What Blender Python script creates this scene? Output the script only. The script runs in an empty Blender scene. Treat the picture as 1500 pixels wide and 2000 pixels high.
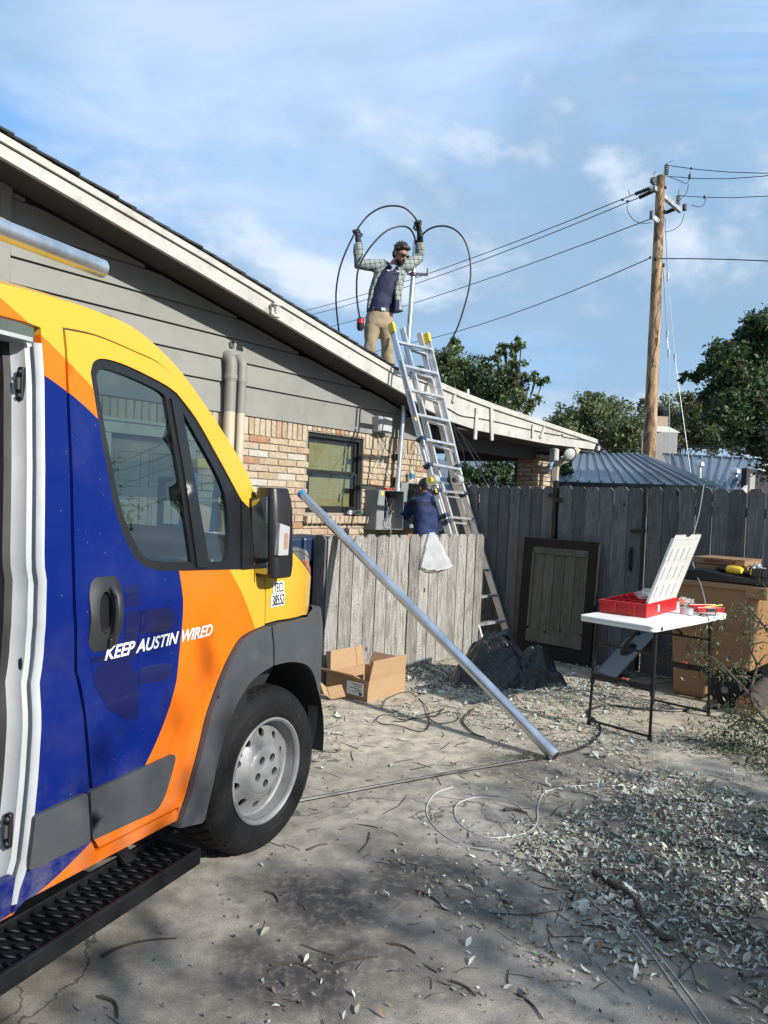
import bpy, bmesh, math, random
import numpy as np
from mathutils import Vector, Matrix
from mathutils.geometry import delaunay_2d_cdt
random.seed(7); np.random.seed(7)
sc = bpy.context.scene
COL = sc.collection
# ------------------------------------------------------------------ camera
FPX, CAM_H = 1500.0, 1.55
ROLL, PITCH = .042, math.atan(28/1500)
R0 = Vector((1, 0, 0)); U0 = Vector((0, math.sin(PITCH), math.cos(PITCH))); FW = Vector((0, math.cos(PITCH), -math.sin(PITCH)))
CR = R0*math.cos(ROLL)+U0*math.sin(ROLL); CU = U0*math.cos(ROLL)-R0*math.sin(ROLL)
CP = Vector((0, 0, CAM_H))
cd = bpy.data.cameras.new('camera'); cam = bpy.data.objects.new('camera', cd); COL.objects.link(cam)
mw = Matrix.Identity(4)
for i in range(3):
    mw[i][0] = CR[i]; mw[i][1] = CU[i]; mw[i][2] = -FW[i]; mw[i][3] = CP[i]
cam.matrix_world = mw
cd.sensor_fit = 'VERTICAL'; cd.sensor_height = 36; cd.sensor_width = 27; cd.lens = 27.0
cd.clip_start = .05; cd.clip_end = 3000
sc.camera = cam
sc.cycles.diffuse_bounces = 2
# ------------------------------------------------------------------ light
SUN_TRAVEL = Vector((-.79, .61, -.55)).normalized()
sd = bpy.data.lights.new('sun', 'SUN'); sun = bpy.data.objects.new('sun', sd); COL.objects.link(sun)
sd.energy = 5.0; sd.angle = math.radians(.55); sd.color = (1.0, .955, .88)
sun.rotation_euler = SUN_TRAVEL.to_track_quat('-Z', 'Y').to_euler()
sun.location = (8, -6, 9)
sc.view_settings.view_transform = 'Standard'; sc.view_settings.look = 'None'
sc.view_settings.exposure = 0.5; sc.view_settings.gamma = 1; sc.view_settings.use_curve_mapping = False
world = bpy.data.worlds.new('World'); sc.world = world; world.use_nodes = True
PUFF = (6.9, 5.5, 7.7)
def sky_world():
    nt = world.node_tree; nt.nodes.clear()
    def nd(t, **k):
        n = nt.nodes.new(t)
        for a, b in k.items(): setattr(n, a, b)
        return n
    L = nt.links.new
    def math_(op, a, b=None, clamp=False):
        n = nd('ShaderNodeMath', operation=op, use_clamp=clamp)
        for i, v in enumerate((a, b)):
            if v is None: continue
            if isinstance(v, (int, float)): n.inputs[i].default_value = v
            else: L(v, n.inputs[i])
        return n.outputs[0]
    def ramp(src, lo, hi):
        n = nd('ShaderNodeMapRange', interpolation_type='SMOOTHSTEP'); L(src, n.inputs[0])
        n.inputs[1].default_value = lo; n.inputs[2].default_value = hi
        return n.outputs[0]
    def mix(f, a, b):
        n = nd('ShaderNodeMix', data_type='RGBA')
        if isinstance(f, float): n.inputs[0].default_value = f
        else: L(f, n.inputs[0])
        for i, v in ((6, a), (7, b)):
            if isinstance(v, tuple): n.inputs[i].default_value = (*v, 1)
            else: L(v, n.inputs[i])
        return n.outputs[2]
    sky = nd('ShaderNodeTexSky', sky_type='NISHITA'); sky.sun_disc = False
    sky.sun_elevation = math.atan(.55); sky.sun_rotation = math.atan2(.79, -.61)
    sky.air_density = 1.0; sky.dust_density = .6; sky.ozone_density = 2.0
    tc = nd('ShaderNodeTexCoord'); sep = nd('ShaderNodeSeparateXYZ'); L(tc.outputs['Generated'], sep.inputs[0])
    z = math_('MAXIMUM', sep.outputs[2], 0.0)
    den = math_('ADD', z, .22)
    cb = nd('ShaderNodeCombineXYZ'); L(math_('DIVIDE', sep.outputs[0], den), cb.inputs[0]); L(math_('DIVIDE', sep.outputs[1], den), cb.inputs[1])
    def noise(scale, off, detail=6, rough=.55, dist=0., stretch=(1, 1, 1)):
        mp = nd('ShaderNodeMapping'); mp.inputs[1].default_value = off; mp.inputs[3].default_value = stretch; L(cb.outputs[0], mp.inputs[0])
        n = nd('ShaderNodeTexNoise'); n.inputs['Scale'].default_value = scale; n.inputs['Detail'].default_value = detail
        n.inputs['Roughness'].default_value = rough; n.inputs['Distortion'].default_value = dist; L(mp.outputs[0], n.inputs['Vector'])
        return n.outputs['Fac']
    c1 = sky.outputs[0]
    low = ramp(z, .62, .02)
    blue = mix(.80, c1, (.85, 3.5, 8.2))                              # clear deep-blue air overhead, paler towards the horizon
    base = mix(math_('MULTIPLY', low, .62), blue, (3.9, 6.1, 8.4))
    veil = ramp(noise(.95, (3.1, 1.2, 0), 9, .62, .6, (.55, 1.25, 1)), .40, .66)      # thin high cloud, drawn out in streaks
    c = mix(math_('MULTIPLY', veil, .72), base, (6.2, 7.2, 8.5))
    sheet_ = ramp(noise(.62, (7.7, 4.4, 0), 7, .58, .4, (1, 1, 1)), .45, .66)
    c = mix(math_('MULTIPLY', sheet_, .60), c, (5.7, 6.8, 8.3))
    def noise3(scale, off, detail, rough, dist=0., st=(1, 1, 1.7)):
        mp = nd('ShaderNodeMapping'); mp.inputs[1].default_value = off; mp.inputs[3].default_value = st; L(tc.outputs['Generated'], mp.inputs[0])
        n = nd('ShaderNodeTexNoise'); n.inputs['Scale'].default_value = scale; n.inputs['Detail'].default_value = detail
        n.inputs['Roughness'].default_value = rough; n.inputs['Distortion'].default_value = dist; L(mp.outputs[0], n.inputs['Vector'])
        return n.outputs['Fac']
    bank = ramp(noise3(2.2, (2.2, 9.4, 0), 6, .52, .2), .40, .58)
    bank = math_('MULTIPLY', bank, ramp(z, .62, .30))
    c = mix(math_('MULTIPLY', bank, .85), c, (2.6, 4.3, 6.1))
    o = PUFF
    d1 = noise3(2.4, o, 9, .56, .2); d2 = noise3(2.4, (o[0], o[1], o[2]+.09), 9, .52, .15)      # puffs: bright tops, grey bodies
    body = ramp(d1, .385, .545)
    lit = ramp(math_('SUBTRACT', d1, d2), .01, .14)
    puff = mix(lit, (2.8, 4.2, 5.8), (7.2, 7.8, 8.6))
    cl = mix(math_('MULTIPLY', body, .80), c, puff)
    bg = nd('ShaderNodeBackground'); L(cl, bg.inputs[0]); bg.inputs[1].default_value = .088
    out = nd('ShaderNodeOutputWorld'); L(bg.outputs[0], out.inputs[0])
sky_world()
# ------------------------------------------------------------------ pixel geometry (photo is 1500 x 2000)
def ray(px, py): return FW+CR*((px-750)/FPX)-CU*((py-1000)/FPX)
def G(px, py, z=0.0):
    d = ray(px, py); return CP+d*((z-CAM_H)/d.z)
def PL(px, py, p, n):
    d = ray(px, py); return CP+d*((Vector(p)-CP).dot(n)/d.dot(n))
def AY(px, py, Y):
    d = ray(px, py); return CP+d*(Y/d.y)
# ------------------------------------------------------------------ objects
def link(o, parent=None):
    COL.objects.link(o)
    if parent is not None: o.parent = parent
    return o
def tag(o, label=None, cat=None, group=None, kind=None):
    if label: o['label'] = label
    if cat: o['category'] = cat
    if group: o['group'] = group
    if kind: o['kind'] = kind
    return o
def thing(name, label, cat, loc=(0, 0, 0), rotz=0.0, group=None, quat=None):
    o = bpy.data.objects.new(name, None); o.empty_display_size = .1
    o.location = loc
    if quat is not None:
        o.rotation_mode = 'QUATERNION'; o.rotation_quaternion = quat
    else: o.rotation_euler = (0, 0, rotz)
    link(o); return tag(o, label, cat, group)
def copyobj(o, parent=None, loc=None, rot=None):
    c = o.copy(); COL.objects.link(c)
    if parent is not None: c.parent = parent
    if loc is not None: c.location = loc
    if rot is not None: c.rotation_euler = rot
    return c
def frame_from(z, up=Vector((0, 0, 1))):
    z = Vector(z).normalized()
    if abs(z.dot(up)) > .98: up = Vector((1, 0, 0))
    x = up.cross(z).normalized(); y = z.cross(x)
    return x, y, z
class MB:
    """collects shapes, then links them as one mesh object"""
    def __init__(s): s.v = []; s.f = []; s.m = []
    def add(s, vs, fs, m=0):
        b = len(s.v); s.v += [tuple(v) for v in vs]
        for f in fs: s.f.append([b+i for i in f]); s.m.append(m)
        return s
    def box(s, c, size, X=(1, 0, 0), Y=(0, 1, 0), Z=(0, 0, 1), m=0):
        c = Vector(c); X, Y, Z = Vector(X)*size[0]/2, Vector(Y)*size[1]/2, Vector(Z)*size[2]/2
        vs = [c+X*a+Y*b+Z*d for d in (-1, 1) for b in (-1, 1) for a in (-1, 1)]
        return s.add(vs, [(0, 2, 3, 1), (4, 5, 7, 6), (0, 1, 5, 4), (2, 6, 7, 3), (0, 4, 6, 2), (1, 3, 7, 5)], m)
    def beam(s, p, q, w, h, up=Vector((0, 0, 1)), m=0):
        p, q = Vector(p), Vector(q); x, y, z = frame_from(q-p, Vector(up))
        return s.box((p+q)/2, (w, h, (q-p).length), x, y, z, m)
    def tube(s, pts, r, n=8, cap=True, m=0, closed=False):
        pts = [Vector(p) for p in pts]; N = len(pts)
        rs = r if isinstance(r, (list, tuple)) else [r]*N
        rings = []; up = Vector((0, 0, 1)); px = None
        for i, p in enumerate(pts):
            if closed: t = pts[(i+1) % N]-pts[i-1]
            else: t = pts[min(i+1, N-1)]-pts[max(i-1, 0)]
            if t.length < 1e-9: t = Vector((0, 0, 1))
            t.normalize()
            if px is None: x, y, _ = frame_from(t)
            else:
                x = px-t*px.dot(t)
                if x.length < 1e-6: x, y, _ = frame_from(t)
                x.normalize(); y = t.cross(x)
            px = x; rr = rs[i]; ra, rb = rr if isinstance(rr, tuple) else (rr, rr)
            rings.append([p+x*math.cos(2*math.pi*k/n)*ra+y*math.sin(2*math.pi*k/n)*rb for k in range(n)])
        vs = [v for rg in rings for v in rg]; fs = []
        for i in range(N if closed else N-1):
            j = (i+1) % N
            for k in range(n):
                k2 = (k+1) % n; fs.append((i*n+k, i*n+k2, j*n+k2, j*n+k))
        if cap and not closed:
            fs.append(tuple(range(n-1, -1, -1))); fs.append(tuple((N-1)*n+k for k in range(n)))
        return s.add(vs, fs, m)
    def cyl(s, p, q, r, n=16, r2=None, m=0): return s.tube([p, q], [r, r if r2 is None else r2], n, True, m)
    def prism(s, poly, fn, d0, d1, m=0):
        """poly: 2-D outline; fn(a, b, d) -> point; d0/d1 depth of the two faces"""
        n = len(poly)
        vs = [fn(a, b, d0) for a, b in poly]+[fn(a, b, d1) for a, b in poly]
        fs = [tuple(range(n)), tuple(range(2*n-1, n-1, -1))]+[(i, i+n, (i+1) % n+n, (i+1) % n) for i in range(n)]
        return s.add(vs, fs, m)
    def lathe(s, prof, p, axis, n=32, m=0, closed=False):
        """prof: (radius, along axis)"""
        x, y, z = frame_from(axis); p = Vector(p); N = len(prof)
        vs = [p+z*h+(x*math.cos(2*math.pi*k/n)+y*math.sin(2*math.pi*k/n))*r for r, h in prof for k in range(n)]
        fs = []
        for i in range(N if closed else N-1):
            j = (i+1) % N
            for k in range(n):
                k2 = (k+1) % n; fs.append((i*n+k, i*n+k2, j*n+k2, j*n+k))
        return s.add(vs, fs, m)
    def ball(s, c, r, n=10, m=0, X=(1, 0, 0), Y=(0, 1, 0), Z=(0, 0, 1)):
        rx, ry, rz = r if isinstance(r, tuple) else (r, r, r)
        c = Vector(c); X, Y, Z = Vector(X)*rx, Vector(Y)*ry, Vector(Z)*rz
        vs = [c-Z]; h = n//2+1
        for i in range(1, h):
            a = -math.pi/2+math.pi*i/h
            for k in range(n):
                b = 2*math.pi*k/n; vs.append(c+X*math.cos(a)*math.cos(b)+Y*math.cos(a)*math.sin(b)+Z*math.sin(a))
        vs.append(c+Z); fs = []
        for k in range(n): fs.append((0, 1+(k+1) % n, 1+k))
        for i in range(h-2):
            for k in range(n):
                a = 1+i*n; k2 = (k+1) % n; fs.append((a+k, a+k2, a+n+k2, a+n+k))
        a = 1+(h-2)*n
        for k in range(n): fs.append((a+k, a+(k+1) % n, len(vs)-1))
        return s.add(vs, fs, m)
    def build(s, name, mats, parent=None, smooth=False, bevel=0.0, segs=2, angle=35):
        me = bpy.data.meshes.new(name); me.from_pydata([tuple(v) for v in s.v], [], s.f)
        if not isinstance(mats, (list, tuple)): mats = [mats]
        for m in mats: me.materials.append(m)
        if len(mats) > 1: me.polygons.foreach_set('material_index', s.m)
        bm = bmesh.new(); bm.from_mesh(me); bmesh.ops.recalc_face_normals(bm, faces=bm.faces)
        if smooth:
            for f in bm.faces: f.smooth = True
            for e in bm.edges:
                if len(e.link_faces) == 2 and e.calc_face_angle(0) > math.radians(angle): e.smooth = False
        bm.to_mesh(me); bm.free()
        o = bpy.data.objects.new(name, me); link(o, parent)
        if bevel:
            b = o.modifiers.new('bevel', 'BEVEL'); b.width = bevel; b.segments = segs; b.limit_method = 'ANGLE'; b.angle_limit = math.radians(40)
            b.harden_normals = False
        return o
def spline(pts, k=8, closed=False):
    """Catmull-Rom through points of any dimension"""
    P = [np.array(p, float) for p in pts]; n = len(P); out = []
    for i in range(n if closed else n-1):
        if closed: a, b, c, d = P[i-1], P[i], P[(i+1) % n], P[(i+2) % n]
        else: a, b, c, d = P[max(i-1, 0)], P[i], P[i+1], P[min(i+2, n-1)]
        for j in range(k):
            t = j/k; out.append(.5*((2*b)+(c-a)*t+(2*a-5*b+4*c-d)*t*t+(3*b-a-3*c+d)*t**3))
    if not closed: out.append(P[-1])
    return [tuple(float(x) for x in p) for p in out]
def in_poly(pts, poly):
    x, y = pts[:, 0], pts[:, 1]; ins = np.zeros(len(pts), bool); n = len(poly)
    for i in range(n):
        x1, y1 = poly[i]; x2, y2 = poly[(i+1) % n]
        if y1 == y2: continue
        c = ((y1 > y) != (y2 > y)) & (x < (x2-x1)*(y-y1)/(y2-y1)+x1); ins ^= c
    return ins
def sheet(mb, outline, holes, fn, step, thick, m=0, seg=None):
    """curved panel: 2-D outline with holes, lifted by fn(a, b, depth); the rim goes back by thick"""
    seg = seg or step
    def dens(poly):
        out = []
        for i in range(len(poly)):
            a, b = np.array(poly[i], float), np.array(poly[(i+1) % len(poly)], float)
            k = max(1, int(math.ceil(np.linalg.norm(b-a)/seg)))
            out += [tuple(a+(b-a)*j/k) for j in range(k)]
        return out
    loops = [dens(outline)]+[dens(h) for h in holes]
    allp = np.array(loops[0]); lo, hi = allp.min(0), allp.max(0)
    gx, gy = np.meshgrid(np.arange(lo[0]+step/2, hi[0], step), np.arange(lo[1]+step/2, hi[1], step))
    gp = np.c_[gx.ravel(), gy.ravel()]; ok = in_poly(gp, loops[0])
    for h in loops[1:]: ok &= ~in_poly(gp, h)
    edgep = np.array([p for l in loops for p in l])
    gp = gp[ok]
    if len(gp):
        d = np.sqrt(((gp[:, None, :]-edgep[None])**2).sum(2)).min(1); gp = gp[d > step*.35]
    vs = [Vector(p) for l in loops for p in l]; es = []; b = 0
    for l in loops: es += [(b+i, b+(i+1) % len(l)) for i in range(len(l))]; b += len(l)
    vs += [Vector(p) for p in gp]
    V2, E2, F2, _, _, _ = delaunay_2d_cdt(vs, es, [], 0, 1e-6)
    V2 = np.array([(v.x, v.y) for v in V2])
    cen = np.array([V2[list(f)].mean(0) for f in F2]); keep = in_poly(cen, loops[0])
    for h in loops[1:]: keep &= ~in_poly(cen, h)
    F = [list(f) for f, k in zip(F2, keep) if k]
    used = sorted({i for f in F for i in f}); mp = {u: i for i, u in enumerate(used)}
    F = [[mp[i] for i in f] for f in F]; P2 = V2[used]
    front = [fn(a, c, 0.0) for a, c in P2]
    base = len(front); cnt = {}
    for f in F:
        for i in range(3):
            e = (f[i], f[(i+1) % 3]); k = tuple(sorted(e)); cnt[k] = None if k in cnt else e
    rim = [e for e in cnt.values() if e]
    rv = sorted({i for e in rim for i in e}); bk = {i: base+j for j, i in enumerate(rv)}
    vsx = front+[fn(P2[i][0], P2[i][1], -thick) for i in rv]
    fs = F+[[e[1], e[0], bk[e[0]], bk[e[1]]] for e in rim]
    return mb.add(vsx, fs, m)
def rounded(poly, r, k=5):
    """round the corners of a 2-D polygon"""
    out = []; n = len(poly)
    for i in range(n):
        p = np.array(poly[i], float); a = np.array(poly[i-1], float)-p; b = np.array(poly[(i+1) % n], float)-p
        rr = r[i] if isinstance(r, (list, tuple)) else r
        la, lb = np.linalg.norm(a), np.linalg.norm(b); q = min(rr, la*.49, lb*.49)
        p0, p1 = p+a/la*q, p+b/lb*q
        for j in range(k+1):
            t = j/k; out.append(tuple((1-t)**2*p0+2*t*(1-t)*p+t*t*p1))
    return out
def blob(name, chains, mat, parent=None, voxel=.012, smooth=4, folds=0.0):
    """one continuous skin: overlapping tapered chains joined by a voxel remesh.  chain: [(point, radius or (rx, ry)), ...]"""
    mb = MB()
    for ch in chains:
        if isinstance(ch, MB): mb.add(ch.v, ch.f); continue
        if len(ch) == 1: mb.ball(ch[0][0], ch[0][1], 14); continue
        pts = [Vector(p) for p, _ in ch]; rs = [r if isinstance(r, tuple) else (r, r) for _, r in ch]
        d0 = (pts[0]-pts[1]).normalized(); d1 = (pts[-1]-pts[-2]).normalized()
        def cap(p, d, r, seq): return [(p+d*(math.sin(a)*min(r)), (r[0]*math.cos(a), r[1]*math.cos(a))) for a in seq]
        full = cap(pts[0], d0, rs[0], (1.45, 1.0, .5))+list(zip(pts, rs))+cap(pts[-1], d1, rs[-1], (.5, 1.0, 1.45))
        mb.tube([p for p, _ in full], [r for _, r in full], 14)
    o = mb.build(name, mat, parent, smooth=True, angle=180)
    rm = o.modifiers.new('remesh', 'REMESH'); rm.mode = 'VOXEL'; rm.voxel_size = voxel; rm.use_smooth_shade = True
    sm = o.modifiers.new('smooth', 'SMOOTH'); sm.iterations = smooth; sm.factor = .5
    if folds:
        tx = bpy.data.textures.get('cloth_folds') or bpy.data.textures.new('cloth_folds', 'CLOUDS'); tx.noise_scale = .19; tx.noise_depth = 2
        d = o.modifiers.new('folds', 'DISPLACE'); d.texture = tx; d.strength = folds; d.mid_level = .5; d.texture_coords = 'LOCAL'
    return o
def text(name, body, size, mat, parent, loc, rot, align='LEFT', shear=0., bold=0., ext=.0006, width=1.0):
    cu = bpy.data.curves.new(name, 'FONT'); cu.body = body; cu.size = size; cu.shear = shear; cu.offset = bold; cu.extrude = ext
    cu.align_x = align; cu.align_y = 'BOTTOM_BASELINE'; cu.materials.append(mat)
    t = bpy.data.objects.new(name, cu); COL.objects.link(t); bpy.context.view_layer.update()
    me = bpy.data.meshes.new_from_object(t.evaluated_get(bpy.context.evaluated_depsgraph_get())); bpy.data.objects.remove(t)
    me.name = name
    if not me.materials: me.materials.append(mat)
    if width != 1.0:                                                   # width: the wanted length in metres
        xs = [v.co.x for v in me.vertices]; k = width/max(1e-4, max(xs)-min(xs))
        for v in me.vertices: v.co.x *= k
    o = bpy.data.objects.new(name, me); link(o, parent); o.location = loc; o.rotation_euler = rot; o['kind'] = 'stuff'
    return o
# ------------------------------------------------------------------ materials
def srgb(h): 
    h = h.lstrip('#'); return tuple(((int(h[i:i+2], 16)/255+.055)/1.055)**2.4 if int(h[i:i+2], 16) > 10 else int(h[i:i+2], 16)/255/12.92 for i in (0, 2, 4))
class NT:
    def __init__(s, name):
        s.mat = bpy.data.materials.new(name); s.mat.use_nodes = True; s.t = s.mat.node_tree; s.b = s.t.nodes['Principled BSDF']; s.out = s.t.nodes['Material Output']
        s.tc = None
    def n(s, t, **k):
        x = s.t.nodes.new(t)
        for a, b in k.items(): setattr(x, a, b)
        return x
    def l(s, a, b): s.t.links.new(a, b)
    def put(s, sock, v):
        if hasattr(v, 'is_linked') or hasattr(v, 'links'): s.l(v, sock)
        elif isinstance(v, tuple) and len(v) == 3 and sock.type == 'RGBA': sock.default_value = (*v, 1)
        else: sock.default_value = v
    def obj(s):
        if s.tc is None: s.tc = s.n('ShaderNodeTexCoord')
        return s.tc.outputs['Object']
    def rnd(s):
        return s.n('ShaderNodeObjectInfo').outputs['Random']
    def vec(s, scale=(1, 1, 1), off=(0, 0, 0), rand=False):
        m = s.n('ShaderNodeMapping'); s.l(s.obj(), m.inputs[0]); m.inputs[3].default_value = scale; m.inputs[1].default_value = off
        if rand:
            c = s.n('ShaderNodeCombineXYZ'); r = s.rnd()
            for i, q in enumerate((37., 91., 53.)): s.l(s.math('MULTIPLY', r, q), c.inputs[i])
            s.l(c.outputs[0], m.inputs[1])
        return m.outputs[0]
    def noise(s, v, scale=5, detail=5, rough=.6, dist=0):
        x = s.n('ShaderNodeTexNoise'); s.l(v, x.inputs['Vector']); x.inputs['Scale'].default_value = scale; x.inputs['Detail'].default_value = detail
        x.inputs['Roughness'].default_value = rough; x.inputs['Distortion'].default_value = dist; return x.outputs['Fac']
    def vor(s, v, scale, feature='F1', out='Distance'):
        x = s.n('ShaderNodeTexVoronoi', feature=feature); s.l(v, x.inputs['Vector']); x.inputs['Scale'].default_value = scale; return x.outputs[out]
    def math(s, op, a, b=0., clamp=False):
        x = s.n('ShaderNodeMath', operation=op, use_clamp=clamp); s.put(x.inputs[0], a); s.put(x.inputs[1], b); return x.outputs[0]
    def rng(s, v, a, b, c=0., d=1., smooth=True):
        x = s.n('ShaderNodeMapRange', interpolation_type='SMOOTHSTEP' if smooth else 'LINEAR'); s.put(x.inputs[0], v)
        for i, q in enumerate((a, b, c, d)): x.inputs[i+1].default_value = q
        return x.outputs[0]
    def mix(s, f, a, b, mode='MIX'):
        x = s.n('ShaderNodeMix', data_type='RGBA', blend_type=mode); s.put(x.inputs[0], f); s.put(x.inputs[6], a); s.put(x.inputs[7], b); return x.outputs[2]
    def ramp(s, f, stops, interp='LINEAR'):
        x = s.n('ShaderNodeValToRGB'); s.put(x.inputs[0], f); cr = x.color_ramp; cr.interpolation = interp
        while len(cr.elements) < len(stops): cr.elements.new(.5)
        for e, (p, c) in zip(cr.elements, stops): e.position = p; e.color = (*c, 1)
        return x.outputs[0]
    def bump(s, h, strength=.3, dist=.01, normal=None):
        x = s.n('ShaderNodeBump'); s.put(x.inputs['Height'], h); x.inputs['Strength'].default_value = strength; x.inputs['Distance'].default_value = dist
        if normal is not None: s.l(normal, x.inputs['Normal'])
        s.l(x.outputs[0], s.b.inputs['Normal']); return x.outputs[0]
    def set(s, **k):
        for a, v in k.items():
            s.put(s.b.inputs[{'col': 'Base Color', 'rough': 'Roughness', 'metal': 'Metallic', 'coat': 'Coat Weight', 'spec': 'Specular IOR Level', 'trans': 'Transmission Weight', 'ior': 'IOR', 'alpha': 'Alpha', 'emit': 'Emission Color', 'estr': 'Emission Strength', 'sub': 'Subsurface Weight', 'coatr': 'Coat Roughness'}[a]], v)
        return s
ALB = .74
def dark(c, k): return tuple(x*k for x in c)
def pbr(name, col, rough=.5, metal=0., var=.15, scale=4., bump=0., bscale=60., stretch=(1, 1, 1), rand=0., coat=0., spec=.5, rvar=.1, dirt=0., dirtcol=(.08, .075, .065)):
    s = NT(name); v = s.vec(stretch, rand=rand > 0)
    n = s.noise(v, scale, 6, .62)
    c = s.mix(s.rng(n, .25, .75), dark(col, 1-var), tuple(min(1, x*(1+var)) for x in col))
    if rand:
        r = s.rnd(); c = s.mix(1.0, c, s.ramp(r, [(0, (1-rand,)*3), (1, (1+rand*.6,)*3)]), 'MULTIPLY')
    if dirt:
        d = s.noise(v, scale*2.3, 8, .7); c = s.mix(s.math('MULTIPLY', s.rng(d, .5, .72), dirt), c, dirtcol)
    if metal < .3 and max(col) < .7: c = s.mix(1.0, c, (ALB, ALB, ALB), 'MULTIPLY')
    s.set(col=c, metal=metal, coat=coat, spec=spec)
    s.set(rough=s.rng(n, .2, .8, max(.02, rough-rvar), min(1, rough+rvar)))
    if bump: s.bump(s.noise(v, bscale, 4, .6), bump, .004)
    return s.mat
def wood(name, c1, c2, knots=True, specks=0., rand=.22, green=0.):
    s = NT(name); v = s.vec((1, 1, .055), rand=True); v2 = s.vec((1, 1, .35), rand=True); v3 = s.vec((1, 1, 1), rand=True)
    g = s.noise(v, 95, 6, .7, .25); g2 = s.noise(v2, 9, 6, .65, .6)
    c = s.mix(s.rng(g, .3, .72), c1, c2); c = s.mix(s.math('MULTIPLY', s.rng(g2, .45, .75), .55), c, dark(c1, .5))
    if knots:
        k = s.vor(s.vec((1, 1, .62), rand=True), 4.2); kk = s.rng(k, .10, .04); c = s.mix(s.math('MULTIPLY', kk, .9), c, (.018, .015, .013))
    if specks:
        q = s.vor(v3, 62); sp = s.rng(q, .30, .16); mk = s.rng(s.noise(v3, 6, 4), .42, .62); c = s.mix(s.math('MULTIPLY', s.math('MULTIPLY', sp, mk), specks), c, (.62, .61, .58))
    if green: c = s.mix(s.math('MULTIPLY', s.rng(s.noise(v3, 5, 5), .42, .7), green), c, (.075, .10, .035))
    c = s.mix(1.0, c, s.ramp(s.rnd(), [(0, (1-rand,)*3), (.5, (1, 1, .99)), (1, (1+rand*.7, 1+rand*.66, 1+rand*.6))]), 'MULTIPLY')
    s.set(col=s.mix(1.0, c, (ALB*1.05,)*3, 'MULTIPLY'), rough=.82, spec=.25); s.bump(g, .55, .004)
    return s.mat
def glass_mat(name, tint=(.85, .93, .9), alpha=.22):
    """thin window glass: mostly see-through, mirror-like at its Fresnel share"""
    s = NT(name); s.t.nodes.remove(s.b)
    tr = s.n('ShaderNodeBsdfTransparent'); tr.inputs[0].default_value = (*tint, 1)
    gl = s.n('ShaderNodeBsdfGlossy'); gl.inputs['Roughness'].default_value = .015; gl.inputs[0].default_value = (1, 1, 1, 1)
    fr = s.n('ShaderNodeFresnel'); fr.inputs[0].default_value = 1.5
    ge = s.n('ShaderNodeNewGeometry'); f = s.math('MULTIPLY', s.math('ADD', s.math('MULTIPLY', fr.outputs[0], 1.5), alpha*.3, True), s.math('SUBTRACT', 1.0, ge.outputs['Backfacing']))
    mx = s.n('ShaderNodeMixShader'); s.l(f, mx.inputs[0]); s.l(tr.outputs[0], mx.inputs[1]); s.l(gl.outputs[0], mx.inputs[2]); s.l(mx.outputs[0], s.out.inputs[0])
    return s.mat
# ------------------------------------------------------------------ shared materials
M = {}
M['white_paint'] = pbr('white_paint', (.57, .555, .505), .6, var=.12, scale=3, bump=.25, bscale=40, dirt=.6, dirtcol=(.27, .25, .21))
M['taupe_paint'] = pbr('taupe_paint', (.275, .272, .245), .6, var=.10, scale=2.2, bump=.12, bscale=70, stretch=(1, 1, 1), rand=.06, dirt=.45, dirtcol=(.20, .195, .175))
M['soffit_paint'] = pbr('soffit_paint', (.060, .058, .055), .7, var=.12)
M['mortar'] = pbr('mortar', (.34, .29, .23), .95, var=.2, scale=9, bump=.5, bscale=90)
M['shingle'] = pbr('asphalt_shingle', (.045, .045, .05), .9, var=.35, scale=12, bump=.8, bscale=160, rand=.25)
M['galv'] = pbr('galvanized_steel', (.60, .62, .64), .34, metal=.9, var=.14, scale=7, stretch=(1, 1, .3), bump=.05, bscale=30, rvar=.12)
M['alu'] = pbr('aluminium', (.70, .71, .72), .38, metal=.75, var=.10, scale=9, rvar=.1, dirt=.18, dirtcol=(.35, .34, .33))
M['black_steel'] = pbr('black_steel', (.012, .012, .014), .38, var=.3, metal=.2)
M['black_plastic'] = pbr('black_plastic', (.014, .015, .017), .38, var=.2, bump=.08, bscale=180)
M['grey_plastic'] = pbr('grey_bumper_plastic', (.075, .082, .09), .45, var=.14, scale=3, bump=.12, bscale=260, dirt=.3, dirtcol=(.15, .15, .145))
M['grey_box'] = pbr('grey_enamel', (.27, .29, .29), .5, var=.08, dirt=.2, dirtcol=(.14, .13, .12))
M['pale_box'] = pbr('pale_grey_plastic', (.50, .51, .49), .5, var=.06)
M['cable'] = pbr('black_cable', (.010, .010, .012), .45, var=.2)
M['wire_grey'] = pbr('grey_wire', (.32, .32, .32), .5)
M['wire_white'] = pbr('white_wire', (.66, .66, .64), .5)
M['steel_dark'] = pbr('dark_bolt_steel', (.10, .10, .10), .5, metal=.6)
M['yellow_plastic'] = pbr('yellow_plastic', (.75, .50, .03), .45, var=.08)
M['bark'] = pbr('bark', (.075, .060, .048), .9, var=.35, scale=14, stretch=(1, 1, .3), bump=.8, bscale=40)
M['rubber'] = pbr('rubber', (.012, .012, .013), .6, var=.25, scale=10)
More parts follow.
